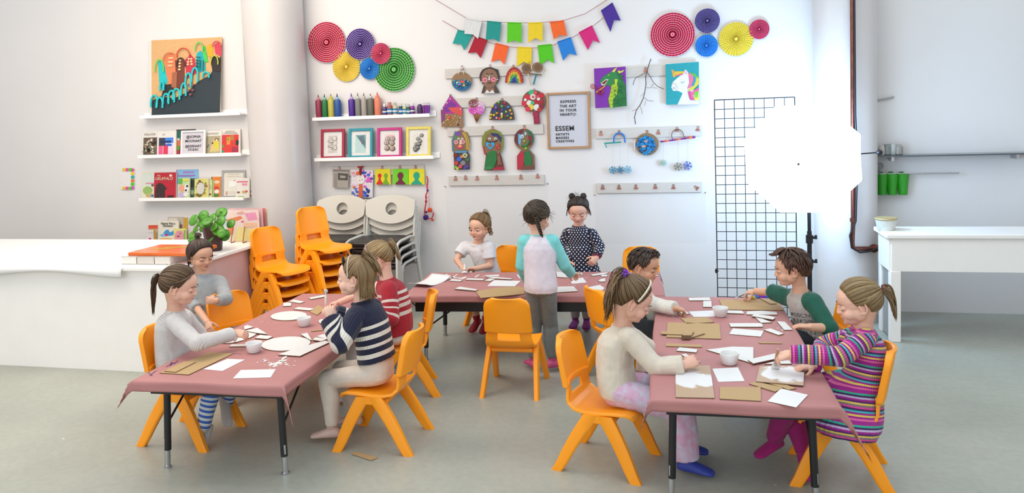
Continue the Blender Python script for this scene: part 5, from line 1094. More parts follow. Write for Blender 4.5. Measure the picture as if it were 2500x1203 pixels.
# right table
piece('white strip at the right table\'s far end, left of the grid panel', [(648, 60), (665, 108), (1043, 103), (1010, 52)], 'white', .005, 0, t4, GR)
piece('small white square touching the strip at the far end', [(908, 115), (905, 220), (1055, 220), (1048, 112)], 'white', .005, 0, t4, GR)
piece('white scrap under the curly-haired boy\'s fingers', [(440, 265), (550, 350), (668, 340), (560, 262)], 'white', .005, 0, t4, GR)
piece('white paper left of the far paint pot', [(650, 288), (740, 382), (1150, 375), (1100, 268)], 'paper', .0008, 0, t4, GR)
piece('large brown cardboard sheet at the right table\'s far corner', [(1187, 92), (1260, 265), (2310, 272), (2190, 92)], 'card', .004, 0, t4, GR)
piece('small brown pointed scrap lying on the large brown sheet', [(1890, 62), (2075, 165), (2195, 158), (2050, 70)], 'card', .004, .0045, t4, GR)
piece('white scrap right of the far paint pot', [(1290, 325), (1628, 338), (1580, 285), (1330, 280)], 'white', .005, 0, t4, GR)
piece('long white strip along the large brown sheet', [(1660, 350), (2200, 355), (2185, 310), (1930, 285), (1670, 298)], 'white', .005, 0, t4, GR)
piece('white strip overlapping a triangle near the green-sleeved boy', [(1745, 378), (2125, 440), (2165, 405), (2050, 372), (1800, 345)], 'white', .005, .0055, t4, GR)
piece('white triangle under the strip near the green-sleeved boy', [(1790, 380), (1915, 497), (2105, 490), (1950, 430)], 'white', .005, 0, t4, GR)
piece('long white strip in the middle of the right table', [(1358, 508), (1385, 570), (1940, 570), (1945, 525), (1900, 505)], 'white', .006, 0, t4, GR)
piece('white paper rectangle in the middle of the right table', [(1425, 588), (1358, 688), (1910, 735), (1962, 632)], 'white', .003, 0, t4, GR)
piece('white strip beside the green-sleeved boy\'s hand', [(2190, 470), (2318, 622), (2465, 620), (2330, 480)], 'white', .005, 0, t4, GR)
piece('white slanted scrap in front of the green-sleeved boy\'s hand', [(1962, 622), (2220, 715), (2312, 690), (2080, 598)], 'white', .006, 0, t4, GR)
piece('brown cardboard piece behind the largest left-hand brown sheet', [(512, 412), (622, 508), (1098, 482), (970, 390)], 'card', .004, 0, t4, GR)
piece('brown cardboard sheet with torn strips lying on it', [(285, 485), (265, 745), (1215, 775), (1190, 510)], 'card', .004, 0, t4, GR)
piece('narrow cardboard strip lying across the brown sheet\'s left corner', [(172, 640), (175, 690), (545, 702), (540, 665)], 'card', .004, .0045, t4, GR)
piece('narrow brown strip in front of the brown sheet', [(262, 850), (255, 902), (882, 918), (880, 880)], 'card', .004, 0, t4, GR)
o = piece('dark brown rolled scrap on the brown sheet\'s front edge', [(525, 745), (530, 775), (680, 775), (690, 745)], mat('dark_cardboard', '#5a3a2a', .8, .1), .014, .0045, t4, GR, 'cardboard_roll', 'cardboard')
for lab, a, b in (('longer thin brown stick leaning from the rolled scrap', (685, 750), (928, 675)), ('shorter thin brown stick leaning from the rolled scrap', (672, 745), (740, 650))):
    z = TZ+.012; p, q = atz(*t4(*a), z), atz(*t4(*b), z); c = (p+q)/2; o = MB().tube([p-c, q-c], .003, 6).build('thin_stick', m_board_side); tag(o, lab, 'stick', GR, c)
piece('thin brown sliver beyond the rainbow-sleeved girl\'s hand', [(1870, 825), (1885, 848), (2280, 856), (2285, 840)], 'card', .003, 0, t4, GR)
piece('white scrap at the cream-topped girl\'s knuckles, farther of two', [(278, 152), (320, 105), (560, 135), (545, 175)], 'white', .005, 0, t5, GR)
piece('white scrap under the cream-topped girl\'s hand, nearer of two', [(343, 205), (400, 190), (595, 305), (540, 315)], 'white', .005, 0, t5, GR)
piece('white painted triangle behind the near paint pot', [(675, 138), (1300, 322), (1300, 105), (1020, 97)], 'white', .005, 0, t5, GR)
piece('white painted strip leading to the rainbow sleeve', [(1225, 272), (1300, 322), (1590, 260), (1590, 188)], 'white', .005, .0055, t5, GR)
piece('white scrap under the rainbow-striped cuff', [(1450, 330), (1815, 325), (1770, 280), (1560, 300)], 'white', .005, 0, t5, GR)
piece('square of cardboard half painted white below the cream sleeve', [(268, 470), (270, 768), (785, 778), (725, 345), (420, 345)], paint_on_card(1), .004, 0, t5, GR)
piece('white paper square in front of the near paint pot', [(757, 382), (835, 555), (1185, 545), (1095, 362)], 'paper', .001, 0, t5, GR)
piece('brown cardboard rectangle at the right table\'s front edge', [(857, 632), (855, 788), (1402, 818), (1397, 632)], 'card', .004, 0, t5, GR)
piece('cardboard sheet streaked with white paint under the brush', [(1385, 355), (1335, 557), (1965, 612), (1978, 400), (1800, 350)], paint_on_card(4), .004, .0045, t5, GR)
piece('brown strip poking out under the streaked sheet, longer of two', [(1243, 588), (1330, 560), (1700, 640), (1590, 695)], 'card', .004, 0, t5, GR)
piece('brown strip poking out under the streaked sheet, shorter of two', [(1500, 580), (1770, 668), (1872, 648), (1650, 575)], 'card', .004, 0, t5, GR)
piece('white paper sheet turned askew at the right table\'s front corner', [(1490, 812), (1870, 893), (2025, 728), (1665, 642)], 'paper', .001, .002, t5, GR)
piece('brown cardboard scrap fallen on the floor under the navy sweater girl', [(0, 0)]*3, 'card') if 0 else None
c = atz(888, 1115, .003); o = MB().prism([(a.x-c.x, a.y-c.y) for a in (atz(858, 1108, .003), atz(905, 1124, .003), atz(922, 1118, .003), atz(870, 1103, .003))], .004).build('cardboard_piece', m_card, None, smooth=False)
tag(o, 'brown cardboard scrap lying on the floor below the navy sweater girl\'s chair', 'cardboard', None, c)
# white paint splashes on the pink paper: uncountable specks
def on_table(p, m=.03):
    for (x, y), rz, lx, ly in (((-2.325, 4.09), 2, .8, 1.83), ((-1.115, 5.47), 5, 1.8, .76), ((.18, 4.19), 1.5, .76, 1.86)):
        c, s_ = math.cos(R(rz)), math.sin(R(rz)); dx, dy = p.x-x, p.y-y
        if abs(dx*c+dy*s_) < lx/2-m and abs(dy*c-dx*s_) < ly/2-m: return True
    return False
sp = MB(); rs = random.Random(5)
for cx, cy, n, sx, sy in ((1015, 503, 14, 48, 14), (680, 884, 26, 60, 12), (640, 785, 8, 40, 10), (1100, 675, 10, 60, 6), (1640, 768, 12, 30, 6), (1910, 800, 14, 14, 12), (1420, 690, 10, 50, 14), (600, 800, 6, 40, 20), (690, 722, 6, 20, 14), (1680, 845, 6, 60, 8)):
    if cx == 1015: continue
    for i in range(n):
        p = atz(cx+rs.gauss(0, .5)*sx, cy+rs.gauss(0, .5)*sy, TZ+.003); r = rs.uniform(.002, .009)
        if not on_table(p): continue
        sp.prism([(p.x+r*rs.uniform(.5, 1.6)*math.cos(2*PI*k/7), p.y+r*rs.uniform(.5, 1.3)*math.sin(2*PI*k/7)) for k in range(7)], TZ+.0039, z0=0) if 0 else sp.add([(p.x+r*rs.uniform(.5, 1.6)*math.cos(2*PI*k/7), p.y+r*rs.uniform(.5, 1.3)*math.sin(2*PI*k/7), TZ+.0042) for k in range(7)], [tuple(range(7))])
for cx, cy, lx_, ly_, an in ((678, 886, 14, 3, -18), (690, 880, 12, 2.5, -8), (662, 889, 7, 2, -25), (700, 889, 5, 1.5, 0), (694, 873, 9, 2, -30), (672, 893, 8, 2, -10), (648, 880, 6, 1.5, -20)):
    q = [atz(cx+lx_*math.cos(k*.524)*rs.uniform(.7, 1.2)*math.cos(R(an))-ly_*math.sin(k*.524)*math.sin(R(an)), cy+lx_*math.cos(k*.524)*math.sin(R(an))+ly_*math.sin(k*.524)*rs.uniform(.6, 1.4), TZ+.0043) for k in range(12)]; sp.add(q, [tuple(range(12))])
o = sp.build('paint_splashes', m_pwhite, None, smooth=False); tag(o, 'white paint specks spattered over the pink table paper', 'paint splashes'); o['kind'] = 'stuff'
sp = MB()
for x0, y0, x1, y1, w in ((405, 895, 425, 885, .008), (415, 892, 420, 884, .01), (365, 917, 380, 905, .005), (362, 908, 372, 917, .004), (424, 888, 434, 880, .006), (380, 905, 386, 904, .003), (570, 862, 590, 864, .003)):
    p, q = atz(x0, y0, TZ+.0042), atz(x1, y1, TZ+.0042); d = (q-p).normalized(); n = V((-d.y, d.x, 0))*w*.5; sp.add([p-n, p+n*.6, q+n, q-n*.7], [(0, 1, 2, 3)])
o = sp.build('paint_mark', pm('#4a2f7a'), None, smooth=False); tag(o, 'dried violet paint marks at the left table\'s front corner', 'paint mark')
# paint pots
m_pot = mat('white_ceramic', '#ffffff', .3, .02); 
def pot(label, px, py, k=1.0):
    p = atz(px, py, TZ+.004); t = thing('paint_pot', label, 'paint pot', p, group='white pots of paint')
    MB().lathe([(.028*k, 0), (.033*k, .004), (.041*k, .036*k), (.044*k, .048*k), (.043*k, .052*k), (.039*k, .051*k), (.037*k, .04*k), (.03*k, .012)], 32).build('bowl', m_pot, t)
    MB().lathe([(.037*k, .030), (.0372*k, .034), (.001, .035)], 28).build('white_paint', pm('#f6f4ec', .3), t)
pot('white pot of paint beside the large painted oval', 621, 859, 1.02); pot('white pot of paint at the far painted oval', 743, 795, 1.0); pot('white pot of paint at the right table\'s far end', 1759, 772, 1.05); pot('white pot of paint behind the white paper square on the right table', 1781, 888, 1.08)
# bright tissue scraps at the far corner of the right table
for i, (px, py, c) in enumerate(((1843, 724, '#2a7fe0'), (1858, 723, '#d0348a'), (1866, 725, '#7a2ac0'), (1876, 727, '#2a5ae0'), (1836, 727, '#e8c83a'))):
    p = atz(px, py, TZ+.012); rr = random.Random(i+20); mb = MB(); mb.ball((0, 0, 0), (.026, .016, .014), 9)
    mb.v = [v*(1+.5*NZ.noise(v*90+V((i, 0, 0)))) for v in mb.v]
    o = mb.build('tissue_scrap', pm(c), None, smooth=False); tag(o, 'crumpled %s tissue scrap by the boy with green sleeves' % ['blue', 'pink', 'violet', 'dark blue', 'yellow'][i], 'tissue scrap', 'tissue scraps at the far corner', p)
p = atz(1845, 721, TZ+.004); o = MB().lathe([(.02, 0), (.03, .004), (.045, .03), (.043, .031), (.028, .008)], 24).build('saucer', m_pot); tag(o, 'white dish holding the bright tissue scraps', 'dish', loc=p)

# ================================================================ on the counter
CT = .762
pl = thing('potted_plant', 'round-leaved green plant in a dark pot on the white counter', 'potted plant', atz(523, 611, CT)); pl.location.z = CT
MB().lathe([(.055, 0), (.06, .005), (.078, .17), (.08, .185), (.072, .186), (.07, .16)], 28).build('pot', pm('#4a2c2e', .45), pl)
MB().lathe([(.07, .155), (.06, .165), (.001, .17)], 20).build('soil', pm('#3a2a22', .9), pl)
m_leaf = mat('glossy_green_leaf', '#4f9a1e', .35, .3, 14)
rp = random.Random(11); cpt = V((0, 0, .17))
leafs = [(-62, -26), (-50, -5), (-38, 8), (-28, -14), (-18, 10), (-8, -20), (2, -2), (8, 12), (12, -26), (22, -8), (30, 6), (38, -18), (44, -34), (50, -6), (-72, -48), (-14, 24), (6, 26), (-34, -34), (0, -38), (28, -38), (56, -24), (-45, -20), (18, 20), (-4, 8)]
for dx, dy in leafs:
    e = V((dx/370*1.0+rp.uniform(-.02, .02), rp.uniform(-.12, .1), .23+dy/370+rp.uniform(-.01, .01))); m = cpt.lerp(e, .5)+V((0, 0, .05))
    st_ = MB().tube([cpt, cpt.lerp(m, .6), m, m.lerp(e, .6)+V((0, 0, .012)), e], .0025, 6).build('stem', pm('#7fa84a'), pl)
    r = rp.uniform(.032, .046); nrm = V((dx/60*.5+rp.uniform(-.4, .4), -1+rp.uniform(-.4, .6), .6+rp.uniform(-.3, .5))).normalized()
    Q = V((0, 0, 1)).rotation_difference(nrm).to_matrix().to_4x4()
    lf = MB(); lf.rings([[(q*r*math.cos(2*PI*k/18), q*r*math.sin(2*PI*k/18)*1.05-.1*r, -.22*r*q*q) for k in range(18)] for q in (.02, .35, .7, 1)], False, False, Matrix.Translation(e) @ Q)
    lf.build('leaf', m_leaf, st_, angle=180, solid=.0012)
def slab(name, label, cat, px0, px1, py, Y, z, h, hexc, dep=.25, group=None, edge='#e9e2d8'):
    a, b = aty(px0, py, Y), aty(px1, py, Y); w = b.x-a.x; t = thing(name, label, cat, ((a.x+b.x)/2, Y+dep/2, z), group=group)
    MB().box((0, 0, h/2), (w-.006, dep-.006, h-.004)).build('pages', pm(edge), t)
    c = MB(); c.box((0, 0, .0015), (w, dep, .003)); c.box((0, 0, h-.0015), (w, dep, .003)); c.box((0, -dep/2+.0015, h/2), (w, .003, h)); c.build('cover', pm(hexc, .35), t, bev=.001)
    return t
slab('ring_binder', 'white binder in the row at the counter\'s left end, nearest the frame edge', 'binder', 296, 333, 640, 4.66, CT, .055, '#f2efea', .3, 'binders on the counter')
slab('ring_binder', 'grey-white binder in the middle of the binder row', 'binder', 335, 376, 640, 4.66, CT, .055, '#dcd6d0', .3, 'binders on the counter')
slab('ring_binder', 'grey-white binder in the row nearest the seated girl', 'binder', 378, 415, 640, 4.66, CT, .055, '#e6e0da', .3, 'binders on the counter')
of = thing('art_folder', 'glossy orange folder with a green streak lying on the binders', 'folder', V((-3.72, 4.86, CT+.057)))
MB().prism(rrect(.5, .36, .02, 3), .022).build('cover', mat('orange_gloss', '#f5762e', .15, .12, 5), of, bev=.003)
MB().prism([(-.12, .02), (.1, .07), (.12, .095), (-.1, .05)], .0012, z0=.022).prism([(-.16, -.03), (-.02, -.005), (0, .01), (-.14, .0)], .0012, z0=.022).build('streak', pm('#b4b82a'), of)
pg = thing('painted_paper_pack', 'pack of pink, orange and yellow painted papers standing on the counter', 'painted papers', atz(600, 590, CT)); pg.location = (-3.62, 5.62, CT)
for i, (dy, h, w, c, x) in enumerate(((0, .27, .30, '#f6ddd6', 0), (.035, .28, .31, '#f2c4c4', .01), (.065, .275, .3, '#e88aa0', .02), (.09, .27, .31, '#f4e0b8', .02))):
    MB().box((x, dy, h/2), (w, .004, h)).build('sheet', pm(c), pg)
ar = MB(); cs = ['#f08a5a', '#f4a0c4', '#f2e29a', '#e0246a', '#f6c8a8', '#f0b0a0']; ms = [pm(c) for c in cs]
for i, pts in enumerate(([(-.15, .19), (-.02, .22), (.0, .2), (-.08, .17), (-.1, .06), (-.14, .06)], [(.02, .24), (.12, .25), (.14, .19), (.05, .18)], [(-.1, .01), (.12, .01), (.14, .1), (-.05, .13)], [(-.02, .17), (.0, .18), (.01, .165)], [(.0, .12), (.13, .13), (.13, .16), (.02, .165)], [(-.06, .24), (.0, .262), (.02, .24), (-.02, .235)])):
    ar.mi = i; ar.prism(pts, .001+.0003*i, Matrix.Translation((0, -.002, 0)) @ WALLROT)
ar.build('painted_marks', ms, pg)
for x in (-.09, .02): MB().tube([(x, .05, .003), (x, -.05, .003), (x, -.05, .01), (x, -.012, .13)], .004, 6).build('stand', pm('#a8743c'), pg)
# ================================================================ children
def lerp_table(tab, x):
    for (a, b), (c, d) in zip(tab, tab[1:]):
        if x <= c: return b+(d-b)*(x-a)/(c-a)
    return tab[-1][1]
def frame_from(fwd, up=(0, 0, 1)):
    f = V(fwd).normalized(); u = V(up); r = f.cross(u).normalized(); u = r.cross(f)
    return Matrix(((r.x, f.x, u.x), (r.y, f.y, u.y), (r.z, f.z, u.z)))      # columns right, forward, up
def J(px, py, Y): return aty(px, py, Y)
def bez(a, b, c, t): return a*(1-t)**2+b*2*t*(1-t)+c*t*t
def remesh(mb, voxel, smooth=2, name='m'):
    me = bpy.data.meshes.new(name); me.from_pydata([tuple(v) for v in mb.v], [], mb.f); o = bpy.data.objects.new(name, me); COL.objects.link(o)
    m = o.modifiers.new('r', 'REMESH'); m.mode = 'VOXEL'; m.voxel_size = voxel; m.use_smooth_shade = True
    if smooth: s = o.modifiers.new('s', 'SMOOTH'); s.factor = .5; s.iterations = smooth
    dg = bpy.context.evaluated_depsgraph_get(); out = bpy.data.meshes.new_from_object(o.evaluated_get(dg))
    bpy.data.objects.remove(o); bpy.data.meshes.remove(me); return out
def fattr(me, name, vals):
    a = me.attributes.new(name, 'FLOAT', 'POINT'); a.data.foreach_set('value', vals)
def link(me, name, mats, parent, smooth=True):
    me.materials.clear()
    for m in (mats if isinstance(mats, (list, tuple)) else [mats]): me.materials.append(m)
    if smooth: me.polygons.foreach_set('use_smooth', [True]*len(me.polygons))
    me.name = name; o = bpy.data.objects.new(name, me); COL.objects.link(o); o.parent = parent; return o
def skin_mat():
    if 'skin' in _mats: return _mats['skin']
    t = NT('skin'); a = t.n('ShaderNodeAttribute', attribute_name='tint'); t.l(a.outputs['Color'], t.b.inputs['Base Color'])
    t.set(Roughness=.5, Subsurface_Weight=.12, Subsurface_Radius=(.012, .005, .003), Subsurface_Scale=.4); _mats['skin'] = t.m; return t.m
def hair_mat(name, dark, light):
    key = 'hair_'+name
    if key in _mats: return _mats[key]
    t = NT(key); a = t.n('ShaderNodeAttribute', attribute_name='lock'); r = t.n('ShaderNodeValToRGB'); e = r.color_ramp.elements
    e[0].color = c4(dark, .8); e[1].color = c4(light, .8); t.l(a.outputs['Fac'], r.inputs[0]); t.l(r.outputs[0], t.b.inputs['Base Color']); t.set(Roughness=.48); _mats[key] = t.m; return t.m
def cloth(name, base, kind='plain', stripes=None, period=.05, var=.05, rough=.85, bump=.25, sleeve=None, knit=0, dotc='#f4f2f0', graphic=None):
    """Procedural garment cloth; attributes: s metres along the body or sleeve, u metres around it, zone 1 on sleeves."""
    key = 'cloth_'+name
    if key in _mats: return _mats[key]
    t = NT(key); S = t.n('ShaderNodeAttribute', attribute_name='s').outputs['Fac']; Uo = t.n('ShaderNodeAttribute', attribute_name='u').outputs['Fac']
    tc = t.n('ShaderNodeTexCoord'); nz = t.n('ShaderNodeTexNoise', i_Scale=30.0, i_Detail=4.0); t.l(tc.outputs['Object'], nz.inputs[0])
    def rgb(h): n = t.n('ShaderNodeRGB'); n.outputs[0].default_value = c4(h, .82); return n.outputs[0]
    def mth(op, a, b=None):
        n = t.n('ShaderNodeMath', operation=op)
        for i, x in enumerate((a, b)):
            if x is None: continue
            if isinstance(x, (int, float)): n.inputs[i].default_value = x
            else: t.l(x, n.inputs[i])
        return n.outputs[0]
    col = rgb(base)
    if kind == 'stripe':       # stripes: list of (start fraction, colour)
        fr = mth('FRACT', mth('DIVIDE', S, period)); r = t.n('ShaderNodeValToRGB'); r.color_ramp.interpolation = 'CONSTANT'; el = r.color_ramp.elements
        while len(el) < len(stripes): el.new(.5)
        for e, (p, h) in zip(el, stripes): e.position = p; e.color = c4(h, .82)
        t.l(fr, r.inputs[0]); col = r.outputs[0]
    elif kind == 'band':       # bands: absolute positions along s
        mp = t.n('ShaderNodeMapRange'); mp.inputs[1].default_value = period[0]; mp.inputs[2].default_value = period[1]; t.l(S, mp.inputs[0]); r = t.n('ShaderNodeValToRGB'); r.color_ramp.interpolation = 'CONSTANT'; el = r.color_ramp.elements
        while len(el) < len(stripes): el.new(.5)
        for e, (p, h) in zip(el, stripes): e.position = max(0, min(1, (p-period[0])/(period[1]-period[0]))); e.color = c4(h, .82)
        t.l(mp.outputs[0], r.inputs[0]); col = r.outputs[0]
    elif kind == 'dots':
        def cell(off):
            a = mth('SUBTRACT', mth('FRACT', mth('ADD', mth('DIVIDE', Uo, period), off)), .5); b = mth('SUBTRACT', mth('FRACT', mth('ADD', mth('DIVIDE', S, period), off)), .5)
            return mth('ADD', mth('MULTIPLY', a, a), mth('MULTIPLY', b, b))
        d = mth('LESS_THAN', mth('MINIMUM', cell(0.0), cell(.5)), .026); mx = t.n('ShaderNodeMix', data_type='RGBA'); t.l(d, mx.inputs[0]); t.l(col, mx.inputs[6]); mx.inputs[7].default_value = c4(dotc, .82); col = mx.outputs[2]
    elif kind == 'tiedye':
        n2 = t.n('ShaderNodeTexNoise', i_Scale=14.0, i_Detail=2.0, i_Distortion=1.2); t.l(tc.outputs['Object'], n2.inputs[0]); r = t.n('ShaderNodeValToRGB'); el = r.color_ramp.elements; el[0].position = .38; el[1].position = .62
        el[0].color = c4(stripes[0], .82); el[1].color = c4(stripes[1], .82); t.l(n2.outputs[0], r.inputs[0]); col = r.outputs[0]
    if sleeve:
        z = t.n('ShaderNodeAttribute', attribute_name='zone').outputs['Fac']; mx = t.n('ShaderNodeMix', data_type='RGBA'); t.l(mth('GREATER_THAN', z, .5), mx.inputs[0]); t.l(col, mx.inputs[6]); mx.inputs[7].default_value = c4(sleeve, .82); col = mx.outputs[2]
    r = t.n('ShaderNodeValToRGB'); e = r.color_ramp.elements; e[0].position = .3; e[1].position = .7; e[0].color = (1-var,)*3+(1,); e[1].color = (1+var,)*3+(1,); t.l(nz.outputs[0], r.inputs[0])
    mx = t.n('ShaderNodeMix', data_type='RGBA', blend_type='MULTIPLY'); mx.inputs[0].default_value = 1; t.l(col, mx.inputs[6]); t.l(r.outputs[0], mx.inputs[7]); t.l(mx.outputs[2], t.b.inputs['Base Color'])
    t.set(Roughness=rough, Sheen_Weight=.15)
    h = mth('MULTIPLY', nz.outputs[0], .35)
    if knit: h = mth('ADD', h, mth('SINE', mth('MULTIPLY', Uo, 2*PI/knit)))
    bp = t.n('ShaderNodeBump', i_Strength=bump, i_Distance=.003); t.l(h, bp.inputs['Height']); t.l(bp.outputs[0], t.b.inputs['Normal'])
    _mats[key] = t.m; return t.m

CR_C, CR_A = V((0, -.010, .024)), V((.071, .087, .077))
def scalp(az, el, off=0):
    d = V((math.sin(az)*math.cos(el), math.cos(az)*math.cos(el), math.sin(el)))
    return CR_C+V((d.x*(CR_A.x+off), d.y*(CR_A.y+off), d.z*(CR_A.z+off)))
HAIRLINE = [(0, 47), (30, 43), (48, 33), (62, 14), (72, -6), (79, -14), (85, 2), (97, -2), (105, -22), (120, -48), (150, -62), (180, -66)]
def ball_parts(HM, m):
    def b(c, r, rot=None): m.ball(HM @ V(c), tuple(k*HM.to_scale()[0] for k in (r if isinstance(r, tuple) else (r,)*3)), 20, None, (HM.to_3x3().normalized() @ (rot or Matrix.Identity(3))))
    b(CR_C, tuple(CR_A)); b((0, .026, .034), (.058, .050, .048)); b((0, -.034, -.030), (.042, .034, .040)); b((0, .016, -.020), (.060, .062, .056)); b((0, .034, -.050), (.041, .040, .034)); b((0, .058, -.066), (.018, .017, .013))
    for s in (-1, 1):
        b((s*.033, .041, -.028), (.028, .031, .025)); b((s*.0080, .0785, -.0215), (.0062, .008, .006)); b((s*.048, .008, -.030), (.018, .026, .030))
        b((s*.0700, -.008, -.007), (.0048, .013, .021), Matrix.Rotation(R(-s*20), 3, 'Z')); b((s*.0715, -.002, -.027), (.0055, .0065, .0075))
        m.tube([HM @ V((s*(.0715+.0065*max(0, -math.cos(R(q))+.25)), -.009+.0150*math.cos(R(q))-.002*math.sin(R(q)), -.006+.0245*math.sin(R(q)))) for q in range(15, 256, 15)], .0037*HM.to_scale()[0], 8)
    b((0, .0740, .001), (.0068, .009, .014)); b((0, .0795, -.011), (.0070, .0088, .010)); b((0, .0840, -.0185), (.0086, .0082, .0072))
    b((0, .0735, -.0395), (.0160, .0085, .0050)); b((0, .0715, -.0480), (.0140, .0085, .0054)); b((0, .064, -.043), (.024, .014, .014))
def head_post(me, HM, skin, lipc):
    inv = HM.inverted(); n = len(me.vertices); cols = []
    sk = V(lin(skin))*.92; lp = V(lin(lipc))*.85; bl = V((min(1, sk.x*1.04), sk.y*.80, sk.z*.78)); dk = sk*.35
    g = lambda p, c, s: math.exp(-sum(((p[i]-c[i])/s[i])**2 for i in range(3)))
    for v in me.vertices:
        p = inv @ v.co; c = sk
        if abs(p.x) < .12 and abs(p.y) < .13 and abs(p.z) < .13:
            ax = V((abs(p.x), p.y, p.z)); d = V((0, 0, 0))
            d.y -= .0060*g(ax, (.029, .07, .001), (.015, .03, .0125))
            d.y -= .0028*g(ax, (0, .08, -.0438), (.016, .03, .0016))
            v.co = HM @ (p+d)
            k = min(1, 1.15*g(ax, (0, .08, -.044), (.0160, .03, .0070))); c = c.lerp(lp, k)
            c = c.lerp(bl, .55*g(ax, (.036, .07, -.022), (.018, .04, .016))); c = c.lerp(bl, .3*g(ax, (0, .092, -.018), (.012, .012, .012)))
            c = c.lerp(dk, .8*g(ax, (.0052, .082, -.0275), (.0032, .006, .0024))); c = c.lerp(lp*.6, .7*g(ax, (0, .08, -.0438), (.015, .03, .0013)))
            c = c.lerp(bl, .5*g(ax, (.077, -.01, 0), (.01, .02, .025)))
        cols += [c.x, c.y, c.z, 1]
    return cols
def eyes(HM, root, iris, gaze, close, browc, skin, brow_h=.0):
    m_w = mat('eye_white', '#eee8e4', .2, .01); m_i = mat('iris_'+iris.strip('#'), iris, .15, .1); m_p = mat('pupil', '#0c0a0a', .1, 0); m_l = mat('lashes', '#2a1c18', .6, 0)
    m_s = mat('eyelid_'+skin.strip('#'), tuple(q*.92 for q in lin(skin)), .5, .02); gd = V((gaze[0], gaze[1], gaze[2])).normalized()
    sc = HM.to_scale()[0]
    for s in (-1, 1):
        c = V((s*.0290, .0560, .0005)); r = .0138
        mb = MB(); Q = V((0, 0, 1)).rotation_difference(gd).to_matrix().to_4x4(); n = 20; rg = []
        angs = [2, 9, 17, 26, 38, 55, 80, 110, 140, 176]
        for a in angs: rg.append([(r*math.sin(R(a))*math.cos(2*PI*k/n), r*math.sin(R(a))*math.sin(2*PI*k/n), r*math.cos(R(a))) for k in range(n)])
        for i in range(len(rg)-1): mb.mi = 2 if i < 2 else (1 if i < 3 else 0); mb.rings([rg[i], rg[i+1]], False, False, HM @ Matrix.Translation(c) @ Q)
        mb.build('eye', [m_w, m_i, m_p], root, angle=180)
        up = 90*(1-close)*.32-12+ (-26)*close*1.0
        lid = MB(); R1 = r*1.085
        def lp(a, e, rr=R1): return c+V((rr*math.sin(a)*math.cos(e), rr*math.cos(a)*math.cos(e), rr*math.sin(e)))
        lid.grid(lambda q, v: HM @ lp(R(-95+190*q), R((up*math.cos(R(-95+190*q))+8*abs(math.sin(R(-95+190*q)))*0)*(1-v)+100*v)), 18, 8)
        lid.grid(lambda q, v: HM @ lp(R(-95+190*q), R(-100*(1-v)+((-30-4*close)*max(0, math.cos(R(-95+190*q)))-1.5)*v)), 18, 6)
        lo = lid.build('eyelid', m_s, root, angle=180)
        MB().tube([HM @ lp(R(-78+156*k/12), R(up*math.cos(R(-78+156*k/12))-2), R1*1.03+.0012*math.sin(PI*k/12)) for k in range(13)], [.0004*sc+.0009*sc*math.sin(PI*k/12) for k in range(13)], 6).build('eyelashes', m_l, lo)
        br = MB(); pts = [HM @ V((s*(.014+.031*k/8), .0795-.0105*(k/8)**2*1.6+.002*(1-k/8), .0165+brow_h+.0055*math.sin(PI*(k+1.5)/10.5))) for k in range(9)]
        br.tube(pts, [(.0008*sc, (.0012+.0014*math.sin(PI*(k+1)/10))*sc) for k in range(9)], 6, up=HM.to_3x3() @ V((0, 1, 0))); br.build('eyebrow', mat('brow_'+browc.strip('#'), browc, .8, .1), root)

